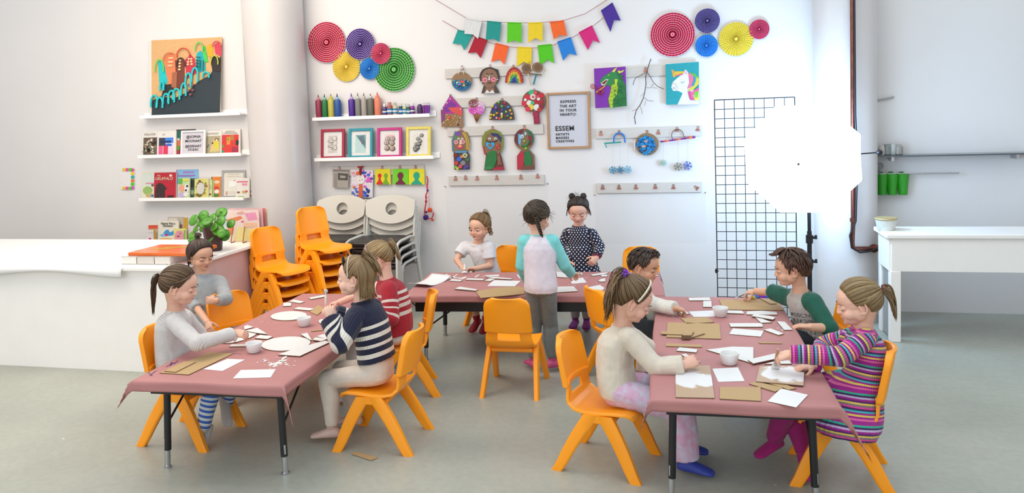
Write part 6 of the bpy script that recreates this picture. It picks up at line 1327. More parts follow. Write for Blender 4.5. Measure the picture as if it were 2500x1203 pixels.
class Hair:
    def __init__(s, HM, seed, skull_off=.007):
        s.HM = HM; s.m = MB(); s.lv = []; s.rn = random.Random(seed); s.off = skull_off; s.g = (HM.to_3x3().inverted() @ V((0, 0, -1))).normalized(); s.sc = HM.to_scale()[0]
    def _done(s, val): s.lv += [val]*(len(s.m.v)-len(s.lv))
    def cap(s, hl=HAIRLINE, dz=0, val=.3, off=None):
        o = s.off*.8 if off is None else off
        def fn(u, v):
            az = 2*PI*u; h = lerp_table(hl, abs(((math.degrees(az)+180) % 360)-180))+dz
            el = R(h+(90-h)*v); e = min(1, v*5)
            return s.HM @ scalp(az, el, -.001+o*e)
        s.m.grid(fn, 72, 22); n0 = len(s.lv)
        for k in range(len(s.m.v)-n0): s.lv.append(max(0, min(1, val+.35*NZ.noise(V((k % 73*.9, k//73*.12, 1))))))
    def lock(s, pts, w=.0075, t=.0028, taper=1.0, val=None, seg=5, root=.6):
        n = len(pts); val = min(1, max(0, s.rn.gauss(.46, .13))) if val is None else val
        rr = []
        for i in range(n):
            q = i/(n-1); k = (root+(1-root)*min(1, q*4))*(1-taper*max(0, (q-.55)/.45)**1.6*.93); rr.append((t*k*s.sc, w*k*s.sc))
        P = [s.HM @ p for p in pts]; up = (P[0]-s.HM @ CR_C)
        s.m.tube(P, rr, seg, up=up); s._done(val)
    def to_tie(s, tie, n=110, az0=-180, az1=180, lift=.006, dz=0, hl=HAIRLINE, inner=.35, w=.0085):
        """Locks combed over the skull from the hairline to a tie point (az, el in degrees)."""
        ta, te = R(tie[0]), R(tie[1]); dT = V((math.sin(ta)*math.cos(te), math.cos(ta)*math.cos(te), math.sin(te)))
        n = int(n*2.9); w *= .46
        for k in range(n):
            a = az0+(az1-az0)*(k+s.rn.random())/n; h = lerp_table(hl, abs(((a+180) % 360)-180))+dz
            if s.rn.random() < inner: h += s.rn.uniform(4, 45)*(1 if h < 40 else .6)
            h = min(h, 86); az, el = R(a), R(h); d0 = V((math.sin(az)*math.cos(el), math.cos(az)*math.cos(el), math.sin(el)))
            if d0.dot(dT) > .96: continue
            om = math.acos(max(-1, min(1, d0.dot(dT)))); pts = []; o = s.off+s.rn.uniform(-.002, .003); N = 11
            for i in range(N):
                q = i/(N-1); d = (d0*math.sin((1-q)*om)+dT*math.sin(q*om))/math.sin(om); bul = lift*math.sin(PI*min(1, q*1.05))*.5
                oo = o*min(1, .35+q*3)+bul-(.0015 if i == 0 else 0); pts.append(CR_C+V((d.x*(CR_A.x+oo), d.y*(CR_A.y+oo), d.z*(CR_A.z+oo))))
            s.lock(pts, w, .0015, .3)
    def tie_pt(s, tie, off=.012): return scalp(R(tie[0]), R(tie[1]), off)
    def tail(s, p, out, L=.16, n=42, spread=.022, grav=.55, w=.0055, wave=0.0, taper=.95, droop=1.0, target=None):
        out = V(out).normalized(); N = 13; n = int(n*2.9); w *= .46
        for k in range(n):
            rv = V((s.rn.gauss(0, 1), s.rn.gauss(0, 1), s.rn.gauss(0, 1))); rv = rv-out*rv.dot(out); rv = rv*(spread*.42)
            l = L*s.rn.uniform(.72, 1.05); pos = p+rv*.45; d = (out+rv*9*spread*4).normalized(); pts = [pos.copy()]; ph = s.rn.random()*6.28
            for i in range(N-1):
                d = (d+s.g*(grav*.28)).normalized(); pos = pos+d*(l/(N-1)); q = (i+1)/(N-1)
                pts.append(pos+rv*(.9*math.sin(PI*min(1, q*1.1))*.9)+V((math.sin(ph+q*9), math.cos(ph*1.3+q*8), math.sin(ph*.7+q*7)))*wave*q)
            s.lock(pts, w, .0016, taper)
    def hang(s, a0, a1, n, top=(180, 70), L=.08, hl=HAIRLINE, extra=0, wave=0.0, w=.0085, off=None, flare=.25, start_el=None):
        """Locks falling over the skull from a parting point and hanging free below the hairline."""
        o0 = s.off+.003 if off is None else off; n = int(n*2.9); w *= .46
        for k in range(n):
            a = a0+(a1-a0)*(k+s.rn.random())/n; h = lerp_table(hl, abs(((a+180) % 360)-180))+extra; az = R(a); pts = []; o = o0+s.rn.uniform(-.003, .005)
            e0 = R(start_el if start_el is not None else s.rn.uniform(45, 88)); e1 = R(max(h, -30)); N = 8
            for i in range(N): el = e0+(e1-e0)*i/(N-1); pts.append(scalp(az, el, o*(.7+.3*i/(N-1))))
            d = (pts[-1]-pts[-2]).normalized(); pos = pts[-1]; l = L*s.rn.uniform(.7, 1.1); ph = s.rn.random()*6.28; rad = V((math.sin(az), math.cos(az), 0))
            for i in range(8):
                d = (d*.75+s.g*.35+rad*flare*.06).normalized(); pos = pos+d*(l/8); q = (i+1)/8; pts.append(pos+V((math.sin(ph+q*7), math.cos(ph+q*6), 0))*wave*q)
            s.lock(pts, w, .0016, .95)
    def curl(s, p, L=.06, r=.009, turns=2.5, w=.0035, d=None, out=None):
        d = V(d).normalized() if d else s.g; a = d.orthogonal().normalized(); b = d.cross(a); ph = s.rn.random()*6.28; N = int(10*turns)+4; pts = []
        for i in range(N):
            q = i/(N-1); rr = r*min(1, q*3)*(1-.2*q); pts.append(p+d*(L*q)+(V(out)*q if out else V())+a*rr*math.cos(ph+turns*2*PI*q)+b*rr*math.sin(ph+turns*2*PI*q))
        s.lock(pts, w, w*.75, .8)
    def wisps(s, n, a0, a1, L=.05, out=.5, el=(-10, 60)):
        for k in range(n):
            a, e = R(s.rn.uniform(a0, a1)), R(s.rn.uniform(*el)); p = scalp(a, e, s.off); nrm = (p-CR_C).normalized(); d = (nrm*out+V((s.rn.gauss(0, .4), s.rn.gauss(0, .4), s.rn.gauss(0, .4)))).normalized(); pts = [p]
            for i in range(7): d = (d+s.g*.16+V((s.rn.gauss(0, .1),)*1+(0, 0))).normalized(); p = p+d*L/7; pts.append(p)
            s.lock(pts, .0008, .0007, .6, seg=4)
    def done(s, root, m, name='hair'):
        me = bpy.data.meshes.new(name); me.from_pydata([tuple(v) for v in s.m.v], [], s.m.f); fattr(me, 'lock', s.lv+[.4]*(len(s.m.v)-len(s.lv))); return link(me, name, m, root)

def hand_parts(mbP, mbF, w, d, n, left, k=1.0, curl=(.5, .7, .5), spread=.1, thumb=(.5, .5), over=None):
    """Palm into mbP (remeshed with the body); five separate fingers into mbF."""
    d = V(d).normalized(); n = V(n); n = (n-d*n.dot(d)).normalized(); ts = n.cross(d) if left else d.cross(n); Lp = .050*k
    rings = []
    for q, hw, ht in ((-.3, .017, .013), (.0, .019, .0135), (.35, .024, .0135), (.7, .0265, .012), (1.0, .0245, .0095)):
        c = w+d*(Lp*q)-n*(.002*k); rings.append([c+ts*(hw*k*math.cos(2*PI*j/14))+n*(ht*k*math.sin(2*PI*j/14)) for j in range(14)])
    mbP.rings(rings); mbP.ball(w+d*Lp*.35+ts*.020*k+n*.004*k, .0125*k, 12); mbP.ball(w, (.016*k), 12)
    tips = []
    for i, (o, L, r) in enumerate(((.0182, .044, .0064), (.0062, .049, .0067), (-.0060, .045, .0063), (-.0175, .036, .0056))):
        cu = over[i] if over and i in over else curl; b = w+d*(Lp*.93)+ts*(o*k)-n*.001*k; dd = (d+ts*(spread*o/.018)).normalized(); ax = dd.cross(n).normalized()
        pts, rs, ang = [b-dd*.012*k, b], [r*k*.95, r*k], 0; cur = b
        for seg, (f, c) in enumerate(zip((.45, .31, .24), cu)):
            ang += c; v = (dd*math.cos(ang)+n*math.sin(ang)); m = cur+v*(L*k*f*.55); cur = cur+v*(L*k*f)
            pts += [m, cur]; rs += [r*k*(.97-.06*seg), r*k*(.96-.09*seg)]
        pts.append(cur+v*.003*k); rs.append(r*k*.45); mbF.tube(pts, rs, 10); tips.append(cur)
    b = w+d*(Lp*.22)+ts*(.020*k)+n*.004*k; v = (d*.62+ts*.72*(1-thumb[0]*.5)+n*(.25+thumb[0]*.6)).normalized(); p1 = b+v*.022*k
    v2 = (v*.8+d*.35+n*.35*thumb[1]-ts*.35*thumb[1]).normalized(); p2 = p1+v2*.018*k; v3 = (v2+d*.2-ts*.4*thumb[1]).normalized(); p3 = p2+v3*.014*k
    mbF.tube([b-v*.008*k, b, p1, p2, p3, p3+v3*.003*k], [.0095*k, .0092*k, .0076*k, .0072*k, .006*k, .0028*k], 10); tips.append(p3)
    return tips
def foot_parts(mb, an, toe, k=1.0, r=(.026, .024)):
    t = V(toe).normalized(); up = V((0, 0, 1)); sd = t.cross(up).normalized() if abs(t.z) < .9 else V((1, 0, 0)); u = sd.cross(t)
    base = an-u*.035*k; rg = []
    for q, hw, ht, dz in ((-.042, .014, .014, .003), (-.036, .022, .022, .004), (-.01, .026, .033, .008), (.03, .028, .027, .004), (.07, .033, .019, -.002), (.098, .030, .014, -.006), (.112, .018, .009, -.008)):
        c = base+t*q*k*1.0+u*dz*k; rg.append([c+sd*(hw*k*math.cos(2*PI*j/16))+u*(ht*k*math.sin(2*PI*j/16)*(1 if math.sin(2*PI*j/16) > 0 else .75)) for j in range(16)])
    mb.rings(rg)

def figure(label, P, g=None):
    """One child: body (one continuous skin mesh), clothes, hair, eyes as its parts."""
    k = P.get('k', 1.0); root_loc = V((P['pel'].x, P['pel'].y, 0)); root = thing('person', label, 'person', root_loc, group=g)
    L = lambda v: V(v)-root_loc
    pel, neck, hd = L(P['pel']), L(P['neck']), L(P['head']); el = [L(v) for v in P['el']]; wr = [L(v) for v in P['wr']]; kn = [L(v) for v in P['kn']]; an = [L(v) for v in P['an']]
    F = frame_from(P['face'], P.get('up', (0, 0, 1))); hs = P.get('hs', 1.08)*k; HM = Matrix.Translation(hd) @ (F*hs).to_4x4()
    bf = V(P['fwd']).normalized(); spine = (neck-pel).normalized(); rt = bf.cross(V((0, 0, 1))).normalized(); fw = rt.cross(spine)*-1; fw = spine.cross(rt)
    if fw.dot(bf) < 0: fw = -fw
    sx = (spine*0+rt); slope = P.get('shslope', (0, 0)); sd = .098*k*P.get('shw', 1)
    shd = [L(P['sh'][i]) if P.get('sh') and P['sh'][i] is not None else neck-spine*(.070*k)+rt*(s*sd) for i, s in enumerate((-1, 1))]      # 0 left, 1 right
    belly = pel.lerp(neck, .5)-fw*P.get('slouch', .02)
    hips = [pel+rt*(s*.050*k)+V((0, 0, .0)) for s in (-1, 1)]
    def torso(mb, grow, lo=0., hi=1., flare=0., collar=.04):
        prof = [(-.14, .070, .055), (-.08, .098, .078), (.02, .104, .083), (.18, .100, .080), (.38, .094, .076), (.58, .098, .078), (.74, .102, .078), (.86, .092, .068), (.95, .058, .05), (1.0, collar, collar)]
        rg = []
        for t, hw, ht in prof:
            if t < lo-.001 or t > hi+.001: continue
            c = bez(pel, belly+(belly-(pel+neck)/2), neck, max(t, 0)) if t >= 0 else pel+spine*(t*(neck-pel).length)
            f = 1+flare*max(0, .5-t)
            gr = grow if t < .9 else grow*.5
            rg.append([c+rt*((hw*k+gr)*f*math.cos(2*PI*j/24))+fw*((ht*k+gr)*f*math.sin(2*PI*j/24)) for j in range(24)])
        mb.rings(rg)
        return rg
    def limb(mb, pts, rs):
        P_, R_ = [], []
        for i in range(len(pts)-1):
            for q in range(8): t = q/8; P_.append(pts[i].lerp(pts[i+1], t)); R_.append(rs[i]*(1-t)+rs[i+1]*t)
        P_.append(pts[-1]); R_.append(rs[-1]); mb.tube(P_, R_, 14)
        for p, r in list(zip(pts, rs))[:-1]: mb.ball(p, r*1.0, 14)
    # ---- body
    b = MB(); fg = MB(); ball_parts(HM, b)
    nk = HM @ V((0, -.026, -.045)); limb(b, [neck-spine*.03*k, neck.lerp(nk, .5), nk], [.050*k, .038*k, .038*k]); torso(b, -.006*k, -.14, 1.0)
    arm_r = [.032*k, .027*k, .0215*k]; leg_r = [.058*k, .043*k, .028*k]
    for i in (0, 1):
        limb(b, [neck-spine*.05*k, shd[i]], [.04*k, .034*k]); limb(b, [shd[i], el[i], wr[i]], arm_r)
        mid = kn[i].lerp(an[i], .35)-bf*.008; limb(b, [hips[i], kn[i], mid, an[i]], [.052*k, .042*k, .041*k, .027*k]); foot_parts(b, an[i], P['toe'][i], k)
        h = P['hand'][i]; P.setdefault('tips', {})[i] = [t+root_loc for t in hand_parts(b, fg, wr[i], h['d'], h['n'], i == 0, k*h.get('k', 1.08), h.get('curl', (.45, .6, .45)), h.get('spread', .12), h.get('thumb', (.5, .5)), h.get('over'))]
    me = remesh(b, .0031, 5, 'body'); cols = head_post(me, HM, P['skin'], P.get('lip', '#b8605a'))
    if fg.v:
        bm = bmesh.new(); bm.from_mesh(me); vs = [bm.verts.new(v) for v in fg.v]
        for f in fg.f: bm.faces.new([vs[i] for i in f])
        bm.to_mesh(me); bm.free(); s = [q*.92 for q in lin(P['skin'])]; cols += [s[0]*1.0, s[1]*.94, s[2]*.93, 1]*len(fg.v)
    a = me.attributes.new('tint', 'FLOAT_COLOR', 'POINT'); a.data.foreach_set('color', cols); link(me, 'body', skin_mat(), root)
    eyes(HM, root, P.get('iris', '#4a3020'), P.get('gaze', (0, .9, -.35)), P.get('close', .4), P.get('brow', '#5a4030'), P['skin'])
    # ---- garments: remeshed volumes with distances along the bones for pattern
    def garment(name, build, bones, material, vox=.0062, sm=3, wrinkle=.0035, wf=15, slev=None):
        mb = MB(); build(mb); me = remesh(mb, vox, sm, name); S, U, Z = [], [], []; chains = {}
        nb = len(bones)
        if nb == 7: chains.update({2: (2, 3), 3: (2, 3), 5: (5, 6), 6: (5, 6)})
        if nb == 5: chains.update({1: (1, 2), 2: (1, 2), 3: (3, 4), 4: (3, 4)})
        me.calc_loop_triangles() if 0 else None
        for v in me.vertices:
            co = v.co; best = None
            for bi, (a_, b_, s0, zone, rad) in enumerate(bones):
                ab = b_-a_; l2 = ab.length_squared; t = (co-a_).dot(ab)/l2; tc_ = max(0, min(1, t)); pr = a_+ab*tc_; dd = (co-pr).length/rad
                if best is None or dd < best[0]: best = (dd, bi, t, pr)
            a_, b_, s0, zone, rad = bones[best[1]]; ln = (b_-a_).length; Z.append(zone); ch = chains.get(best[1])
            if ch is None: S.append(s0+best[2]*ln)
            else:
                ws = vs = 0
                for bj in ch:
                    p0, p1, z0, _, rd = bones[bj]; v_ = p1-p0; tt = (co-p0).dot(v_)/v_.length_squared; t2 = max(-.45, min(1.45, tt)); dj = max(.15, (co-(p0+v_*max(0, min(1, tt)))).length/rd); w8 = dj**-5; ws += w8; vs += w8*(z0+t2*v_.length)
                S.append(vs/ws)
            ax = (b_-a_).normalized(); q = co-best[3]; q = q-ax*q.dot(ax); e1 = (fw-ax*fw.dot(ax)); e1 = e1.normalized() if e1.length > .2 else ax.orthogonal().normalized(); e2 = ax.cross(e1)
            U.append(math.atan2(q.dot(e2), q.dot(e1))*rad)
        nrm = [v.normal.copy() for v in me.vertices]; sd_ = P.get('seed', 1)
        for v, n in zip(me.vertices, nrm):
            c = v.co+V((sd_*3.1, sd_, 0)); w_ = NZ.noise(V((c.x*wf, c.y*wf, c.z*wf*.55)))+.6*abs(NZ.noise(V((c.x*wf*2, c.y*wf*2, c.z*wf*.9)))); v.co = v.co+n*(w_*wrinkle)
        fattr(me, 's', S); fattr(me, 'u', U); fattr(me, 'zone', Z); return link(me, name, material, root)
    tl = (neck-pel).length
    T = P['top']; sl = T.get('sleeve', 1.0)
    def arm_bones(s0=0.0):
        out = []
        for i in (0, 1):
            la = (el[i]-shd[i]).length; out.append((neck-spine*.02, shd[i], s0-.10, 1, T.get('rag', .040))); out.append((shd[i], el[i], s0, 1, .040)); out.append((el[i], wr[i], s0+la, 1, .034))
        return out
    gr = T.get('grow', .008)
    slv = [sl, sl] if not isinstance(sl, (tuple, list)) else sl
    ar = T.get('arm', 1.0)
    def top_build(mb):
        torso(mb, gr, T.get('lo', -.06), 1.0, T.get('flare', 0), T.get('collar', .048)*k)
        for i in (0, 1):
            limb(mb, [neck-spine*.066*k, shd[i]], [.046*k+gr*.5, (.040*k+gr*.5)*ar])
            r0, r1, r2 = [(x*k+gr*.55)*ar for x in (.036, .033, .028)]
            if slv[i] <= .5: e = shd[i].lerp(el[i], slv[i]*2); limb(mb, [shd[i], e], [r0, r0*1.02*T.get('cuffw', 1)])
            else:
                q = (slv[i]-.5)*2; e = el[i].lerp(wr[i], q); limb(mb, [shd[i], el[i], e], [r0, r1, (r1+(r2-r1)*q)*T.get('cuffw', 1)])
        if T.get('skirt'):
            T['skirt'](mb, dict(pel=pel, rt=rt, fw=fw, spine=spine, hips=hips, kn=kn, torso=torso, k=k, L=L, root=root_loc, bf=bf))
    bones = [(pel-spine*.05, neck, 0, 0, .1)]+([] if T.get('armstripe', True) is False else [])+arm_bones(T.get('s_arm', .02))
    garment(T.get('name', 'shirt'), top_build, bones, T['mat'], T.get('vox', .006), T.get('sm', 3), T.get('wrinkle', .0035))
    rim = T.get('rim')
    if T.get('neckline', True):
        pts = []; cr = (T.get('collar', .048)+.002)*k
        for j in range(24): a_ = 2*PI*j/24; pts.append(neck-spine*(.004*k)-fw*.002+rt*(cr*math.cos(a_))+fw*(cr*math.sin(a_))-spine*(.016*k*max(0, math.sin(a_))))
        me = MB(); me.tube(pts, .0058*k, 8, closed=True); o = me.build('collar', rim or T['mat'], root); mm = o.data; fattr(mm, 's', [T.get('collar_s', .3)]*len(mm.vertices)); fattr(mm, 'u', [0]*len(mm.vertices)); fattr(mm, 'zone', [T.get('collar_zone', 1)]*len(mm.vertices))
    B = P.get('bottom')
    if B:
        end = B.get('end', .94); gb = B.get('grow', .008)
        def leg_build(mb):
            torso(mb, gb*.6, -.14, .25)
            for i in (0, 1):
                mid = kn[i].lerp(an[i], .4)-bf*.006; e = kn[i].lerp(an[i], end); w_ = B.get('wide', 0)
                limb(mb, [hips[i], kn[i], mid, e], [.054*k+gb, .045*k+gb+w_*.4, .042*k+gb+w_*.7, .030*k+gb*.8+w_])
        lb = [(pel-spine*.1, pel+spine*.1, -.2, 0, .1)]
        for i in (0, 1): lb += [(hips[i], kn[i], 0, 0, .06), (kn[i], an[i], (kn[i]-hips[i]).length, 0, .045)]
        garment(B.get('name', 'trousers'), leg_build, lb, B['mat'], .006, 3, B.get('wrinkle', .003))
    if P.get('sock'):
        for i in (0, 1):
            m_ = P['sock'] if not isinstance(P['sock'], (list, tuple)) else P['sock'][i]; mb = MB(); foot_parts(mb, an[i], P['toe'][i], k*1.10)
            limb(mb, [an[i]-(an[i]-kn[i]).normalized()*.012, an[i]+(kn[i]-an[i])*P.get('sock_h', .18)], [.03*k, .034*k])
            me = remesh(mb, .005, 2, 'sock'); link(me, P.get('sock_name', 'sock'), m_, root)
    return dict(root=root, HM=HM, L=L, neck=neck, wr=wr, loc=root_loc, P=P, spine=spine, rt=rt, fw=fw)
def hairdo(f, seed, m, off=.007): return Hair(f['HM'], seed, off)
def band(f, m, az, el0, el1, w=.004, off=.012, name='headband', tilt=0):
    """A hair band over the skull from ear to ear through (front azimuth, elevation)."""
    HM = f['HM']; pts = []
    for q in range(25):
        th = PI*(q/24); x = math.cos(th); z = math.sin(th); pts.append(HM @ (CR_C+V((x*(CR_A.x+off), tilt*z+el0, z*(CR_A.z+off)))))
    return MB().tube(pts, [(.0018*HM.to_scale()[0], w)]*25, 8, up=HM.to_3x3() @ V((1, 0, 0))).build(name, m, f['root'])
def scrunchie(f, p, d, m, r=.012, t=.005, name='hair_tie'):
    HM = f['HM']; d = V(d).normalized(); a = d.orthogonal().normalized(); b = d.cross(a)
    return MB().tube([HM @ (p+a*r*math.cos(2*PI*k/14)+b*r*math.sin(2*PI*k/14)) for k in range(14)], [t*HM.to_scale()[0]*(1+.25*(i % 2)) for i in range(14)], 8, closed=True).build(name, m, f['root'])
REST = dict(curl=(.35, .45, .3), spread=.12, thumb=(.3, .3))
PINCH = dict(curl=(.75, .75, .45), spread=.05, thumb=(.9, .6))
FIST = dict(curl=(1.05, 1.15, .7), spread=.02, thumb=(1.0, 1.0))
def H(d, n, base=REST, **kw): r = dict(base); r.update(d=d, n=n); r.update(kw); return r
# ---------------------------------------------------------------- girl in pale fine-striped top, left table
f = figure('girl with low brown ponytail in pale fine-striped top painting at the left table', dict(
    pel=V((-2.83, 3.65, .375)), neck=J(430, 755, 3.64), head=J(439, 699, 3.62), face=(.87, .36, -.30), fwd=(.98, .15, 0),
    sh=(None, J(424, 785, 3.55)), el=(V((-2.80, 3.84, .52)), J(480, 838, 3.49)), wr=(V((-2.74, 3.73, .44)), J(572, 813, 3.70)),
    hand=[H((.7, -.6, -.2), (0, 0, -1)), H((.93, .22, -.15), (0, .5, -.85), PINCH)], kn=(V((-2.52, 3.76, .37)), V((-2.51, 3.56, .37))), an=(J(556, 985, 3.78), J(494, 1052, 3.52)),
    toe=((.3, -.2, -.9), (-.15, -.5, -.85)), skin='#e5b49c', lip='#c47a74', iris='#4a3424', close=.75, gaze=(.1, .8, -.6), brow='#7a5a44', seed=1,
    top=dict(name='striped_top', mat=cloth('pale_pinstripe', '#dedad6', 'stripe', [(0, '#e6e2df'), (.6, '#c3bfbf')], .0075, bump=.25), lo=-.1, grow=.010, sleeve=.97, wrinkle=.005, cuffw=1.02, arm=1.08),
    bottom=dict(name='leggings', mat=cloth('blue_stripe_leggings', '#3a6ad0', 'stripe', [(0, '#3566c4'), (.5, '#e6e9f0'), (.75, '#bcd0c4'), (.85, '#e6e9f0')], .03), end=.95, grow=.004),
    sock=cloth('grey_sock', '#c6c2c0')))
h = hairdo(f, 1, None); tie = (180, 2); h.cap(val=.3); h.to_tie(tie, 150, lift=.004); p = h.tie_pt(tie, .012); h.tail(p, (0, -1, -.35), .195, 56, .032, 2.2, .008, wave=.003); h.wisps(16, 120, 240, .03)
h.lock([scalp(R(30), R(46), .008), scalp(R(52), R(30), .010), scalp(R(75), R(14), .010), scalp(R(98), R(2), .012)], .006, .003, .5, .4)
h.done(f['root'], hair_mat('brown', '#2e1e14', '#80603f')); scrunchie(f, p+V((0, -.008, -.002)), (0, -1, -.3), pm('#3a2a24'), .011, .0045)
# ---------------------------------------------------------------- toddler in grey sweatshirt
f = figure('dark-haired toddler standing in a grey sweatshirt beside the white counter', dict(
    pel=J(528, 808, 4.42), neck=J(497, 669, 4.45), head=J(490, 624, 4.42), face=(.88, -.36, -.30), fwd=(.75, -.66, 0), k=.93,
    el=(J(554, 730, 4.36), J(474, 742, 4.36)), wr=(J(526, 734, 4.24), J(508, 788, 4.22)), hand=[H((-.75, -.35, .1), (-.3, .9, -.2), FIST), H((.5, -.5, -.6), (.3, .3, -.6))],
    kn=(J(545, 872, 4.40), J(520, 875, 4.40)), an=(V((-2.99, 4.43, .07)), V((-3.12, 4.36, .07))), toe=((.5, -.85, 0), (.5, -.85, 0)), skin='#d6a488', lip='#b8606a', iris='#2a1a14', close=.6, gaze=(.35, .8, -.5), brow='#4a342a', seed=2,
    top=dict(name='sweatshirt', mat=cloth('grey_marl', '#a4a8aa', var=.08), lo=-.12, grow=.011, sleeve=(.93, .62), wrinkle=.0045, arm=1.1), bottom=dict(mat=cloth('white_trousers', '#e9e3dc'), grow=.008), sock=cloth('grey_sock', '#c6c2c0')))
h = hairdo(f, 2, None); tie = (176, 66); h.cap(val=.2); h.to_tie(tie, 90, -115, 115, lift=.006, inner=.2); h.hang(105, 255, 70, L=.075, start_el=62); h.hang(80, 106, 7, L=.05); h.hang(255, 280, 7, L=.05); p = h.tie_pt(tie, .012); h.tail(p, (0, -.5, 1), .055, 20, .018, .8, .0055); h.wisps(14, 100, 260, .03, el=(20, 80))
h.done(f['root'], hair_mat('dark_brown', '#211612', '#5c4336')); scrunchie(f, p, (0, -.4, 1), pm('#2a1f1c'), .010, .004)
# ---------------------------------------------------------------- girl in navy and white sweater
NB = [(0, '#0f1538'), (.150, '#ece6da'), (.172, '#0f1538'), (.200, '#ece6da'), (.222, '#0f1538'), (.250, '#ece6da'), (.272, '#0f1538'), (.300, '#ece6da'), (.322, '#0f1538'), (1.13, '#ece6da'), (1.155, '#0f1538'), (1.180, '#ece6da'), (1.205, '#0f1538'), (1.23, '#ece6da'), (1.25, '#0f1538')]
m_navy = cloth('navy_knit', '#0f1538', 'band', NB, (0, 1.5), bump=.5, knit=.011)
f = figure('girl in a navy and white striped sweater with a black-bow headband', dict(
    pel=V((-1.66, 3.76, .375)), neck=J(882, 733, 3.76), head=J(866, 678, 3.74), face=(-.98, -.18, -.05), fwd=(-1, .05, 0),
    el=(J(832, 838, 3.54), V((-1.84, 3.93, .60))), wr=(J(806, 776, 3.60), V((-1.95, 3.86, .66))), hand=[H((-.15, .25, .9), (-.5, .8, 0), FIST), H((-.6, -.3, .5), (0, -.8, -.3), FIST)],
    kn=(V((-1.915, 3.68, .35)), V((-1.91, 3.83, .35))), an=(V((-1.905, 3.68, .085)), V((-1.86, 3.86, .085))), toe=((-1, -.05, -.05), (-1, .1, 0)), skin='#efc3ad', lip='#d08a84', iris='#3a4a5a', close=.25, gaze=(0, 1, -.05), brow='#a8845e', seed=3,
    top=dict(name='striped_sweater', mat=m_navy, lo=.06, grow=.020, sleeve=.98, wrinkle=.004, collar=.05, arm=1.22, cuffw=1.15, s_arm=1.0, collar_s=.36), bottom=dict(name='leggings', mat=cloth('cream_leggings', '#e6d8ca'), grow=.006, wrinkle=.004),
    sock=pm('#e2c0b4', .5), sock_name='slipper', sock_h=.08))
h = hairdo(f, 3, None); tie = (180, 64); h.cap(val=.45); h.to_tie(tie, 80, -100, 100, lift=.006, inner=.3); h.hang(107, 253, 100, L=.085, start_el=70, flare=.5, wave=.002); p = h.tie_pt(tie, .010); h.tail(p, (0, -1, .35), .15, 36, .03, .9, .006, wave=.004); h.wisps(20, 90, 270, .05, el=(-20, 50))
h.done(f['root'], hair_mat('dark_blond', '#5c4328', '#bb9a6c')); scrunchie(f, p, (0, -.8, .5), pm('#2a2220'), .010, .004)
hb = band(f, pm('#d8c8b0', .4), 0, .022, 0, .0035, .013)
for s in (-1, 1):
    HM = f['HM']; c = HM @ (scalp(R(s*58), R(50), .016)+V((0, .010, 0))); mb = MB(); Q = (HM.to_3x3().normalized() @ Matrix.Rotation(R(s*35), 3, 'Z')).to_4x4(); mb.rings([[V((0, q*.001, z))+V((r*math.cos(a), 0, r*math.sin(a))) for a in [2*PI*k/3 for k in range(3)]] for q, z, r in ((-2, 0, .001), (-1, 0, .026), (2, 0, .026), (3, 0, .001))], M=Matrix.Translation(c) @ Q) if 0 else mb.ball((0, 0, 0), (.010, .006, .030), 12, Matrix.Translation(c) @ Q)
    mb.build('bow', pm('#17151a', .5), hb)
# ---------------------------------------------------------------- girl in red striped sweater
RBn = [(0, '#b5142c'), (.165, '#eee4d8'), (.190, '#b5142c'), (.222, '#eee4d8'), (.242, '#b5142c'), (.262, '#eee4d8'), (.280, '#b5142c'), (.300, '#eee4d8'), (.318, '#b5142c'), (1.07, '#eee4d8'), (1.088, '#b5142c'), (1.115, '#eee4d8'), (1.13, '#b5142c'), (1.155, '#eee4d8'), (1.17, '#b5142c'), (1.21, '#eee4d8'), (1.23, '#b5142c')]
f = figure('fair-haired girl in a red and white striped sweater leaning over the left table', dict(
    pel=V((-1.83, 4.47, .375)), neck=J(942, 680, 4.48), head=J(922, 634, 4.48), face=(-.86, -.28, -.46), up=(-.35, 0, .95), fwd=(-.94, -.26, 0), slouch=.03,
    sh=(J(950, 707, 4.40), None), el=(J(955, 778, 4.33), V((-2.10, 4.64, .60))), wr=(V((-1.99, 4.28, .55)), V((-2.26, 4.55, .545))), hand=[H((-.9, -.1, -.2), (0, .3, -1)), H((-.88, -.25, -.2), (.1, -.3, -.95), PINCH)],
    kn=(V((-2.08, 4.34, .36)), V((-2.09, 4.52, .36))), an=(V((-2.02, 4.24, .075)), V((-2.05, 4.45, .075))), toe=((-.9, -.35, 0), (-.9, -.3, 0)), skin='#e8b59f', lip='#c0706a', close=.9, gaze=(0, .7, -.7), brow='#a08060', seed=4,
    top=dict(name='striped_sweater', mat=cloth('red_knit', '#b5142c', 'band', RBn, (0, 1.5), bump=.5, knit=.011), lo=-.04, grow=.018, sleeve=(.9, .56), wrinkle=.0045, arm=1.2, cuffw=1.1, s_arm=1.0, collar_s=.36, collar=.05), bottom=dict(name='leggings', mat=cloth('pale_leggings', '#e2d6d0'), grow=.006), sock=cloth('lilac_sock', '#cdb4ba')))
h = hairdo(f, 4, None); tie = (180, 16); h.cap(val=.5); h.to_tie(tie, 150, lift=.006); p = h.tie_pt(tie, .012); h.tail(p, (0, -1, -.1), .13, 44, .034, 1.3, .006, wave=.006); h.wisps(18, 100, 260, .03)
h.done(f['root'], hair_mat('fair', '#6a4c2c', '#cdae7c')); scrunchie(f, p+V((0, -.006, 0)), (0, -1, 0), pm('#8a6a5a'), .011, .0035); band(f, mat('lilac_plastic', '#b9a0c4', .25, .02), 0, .03, 0, .0028, .012)
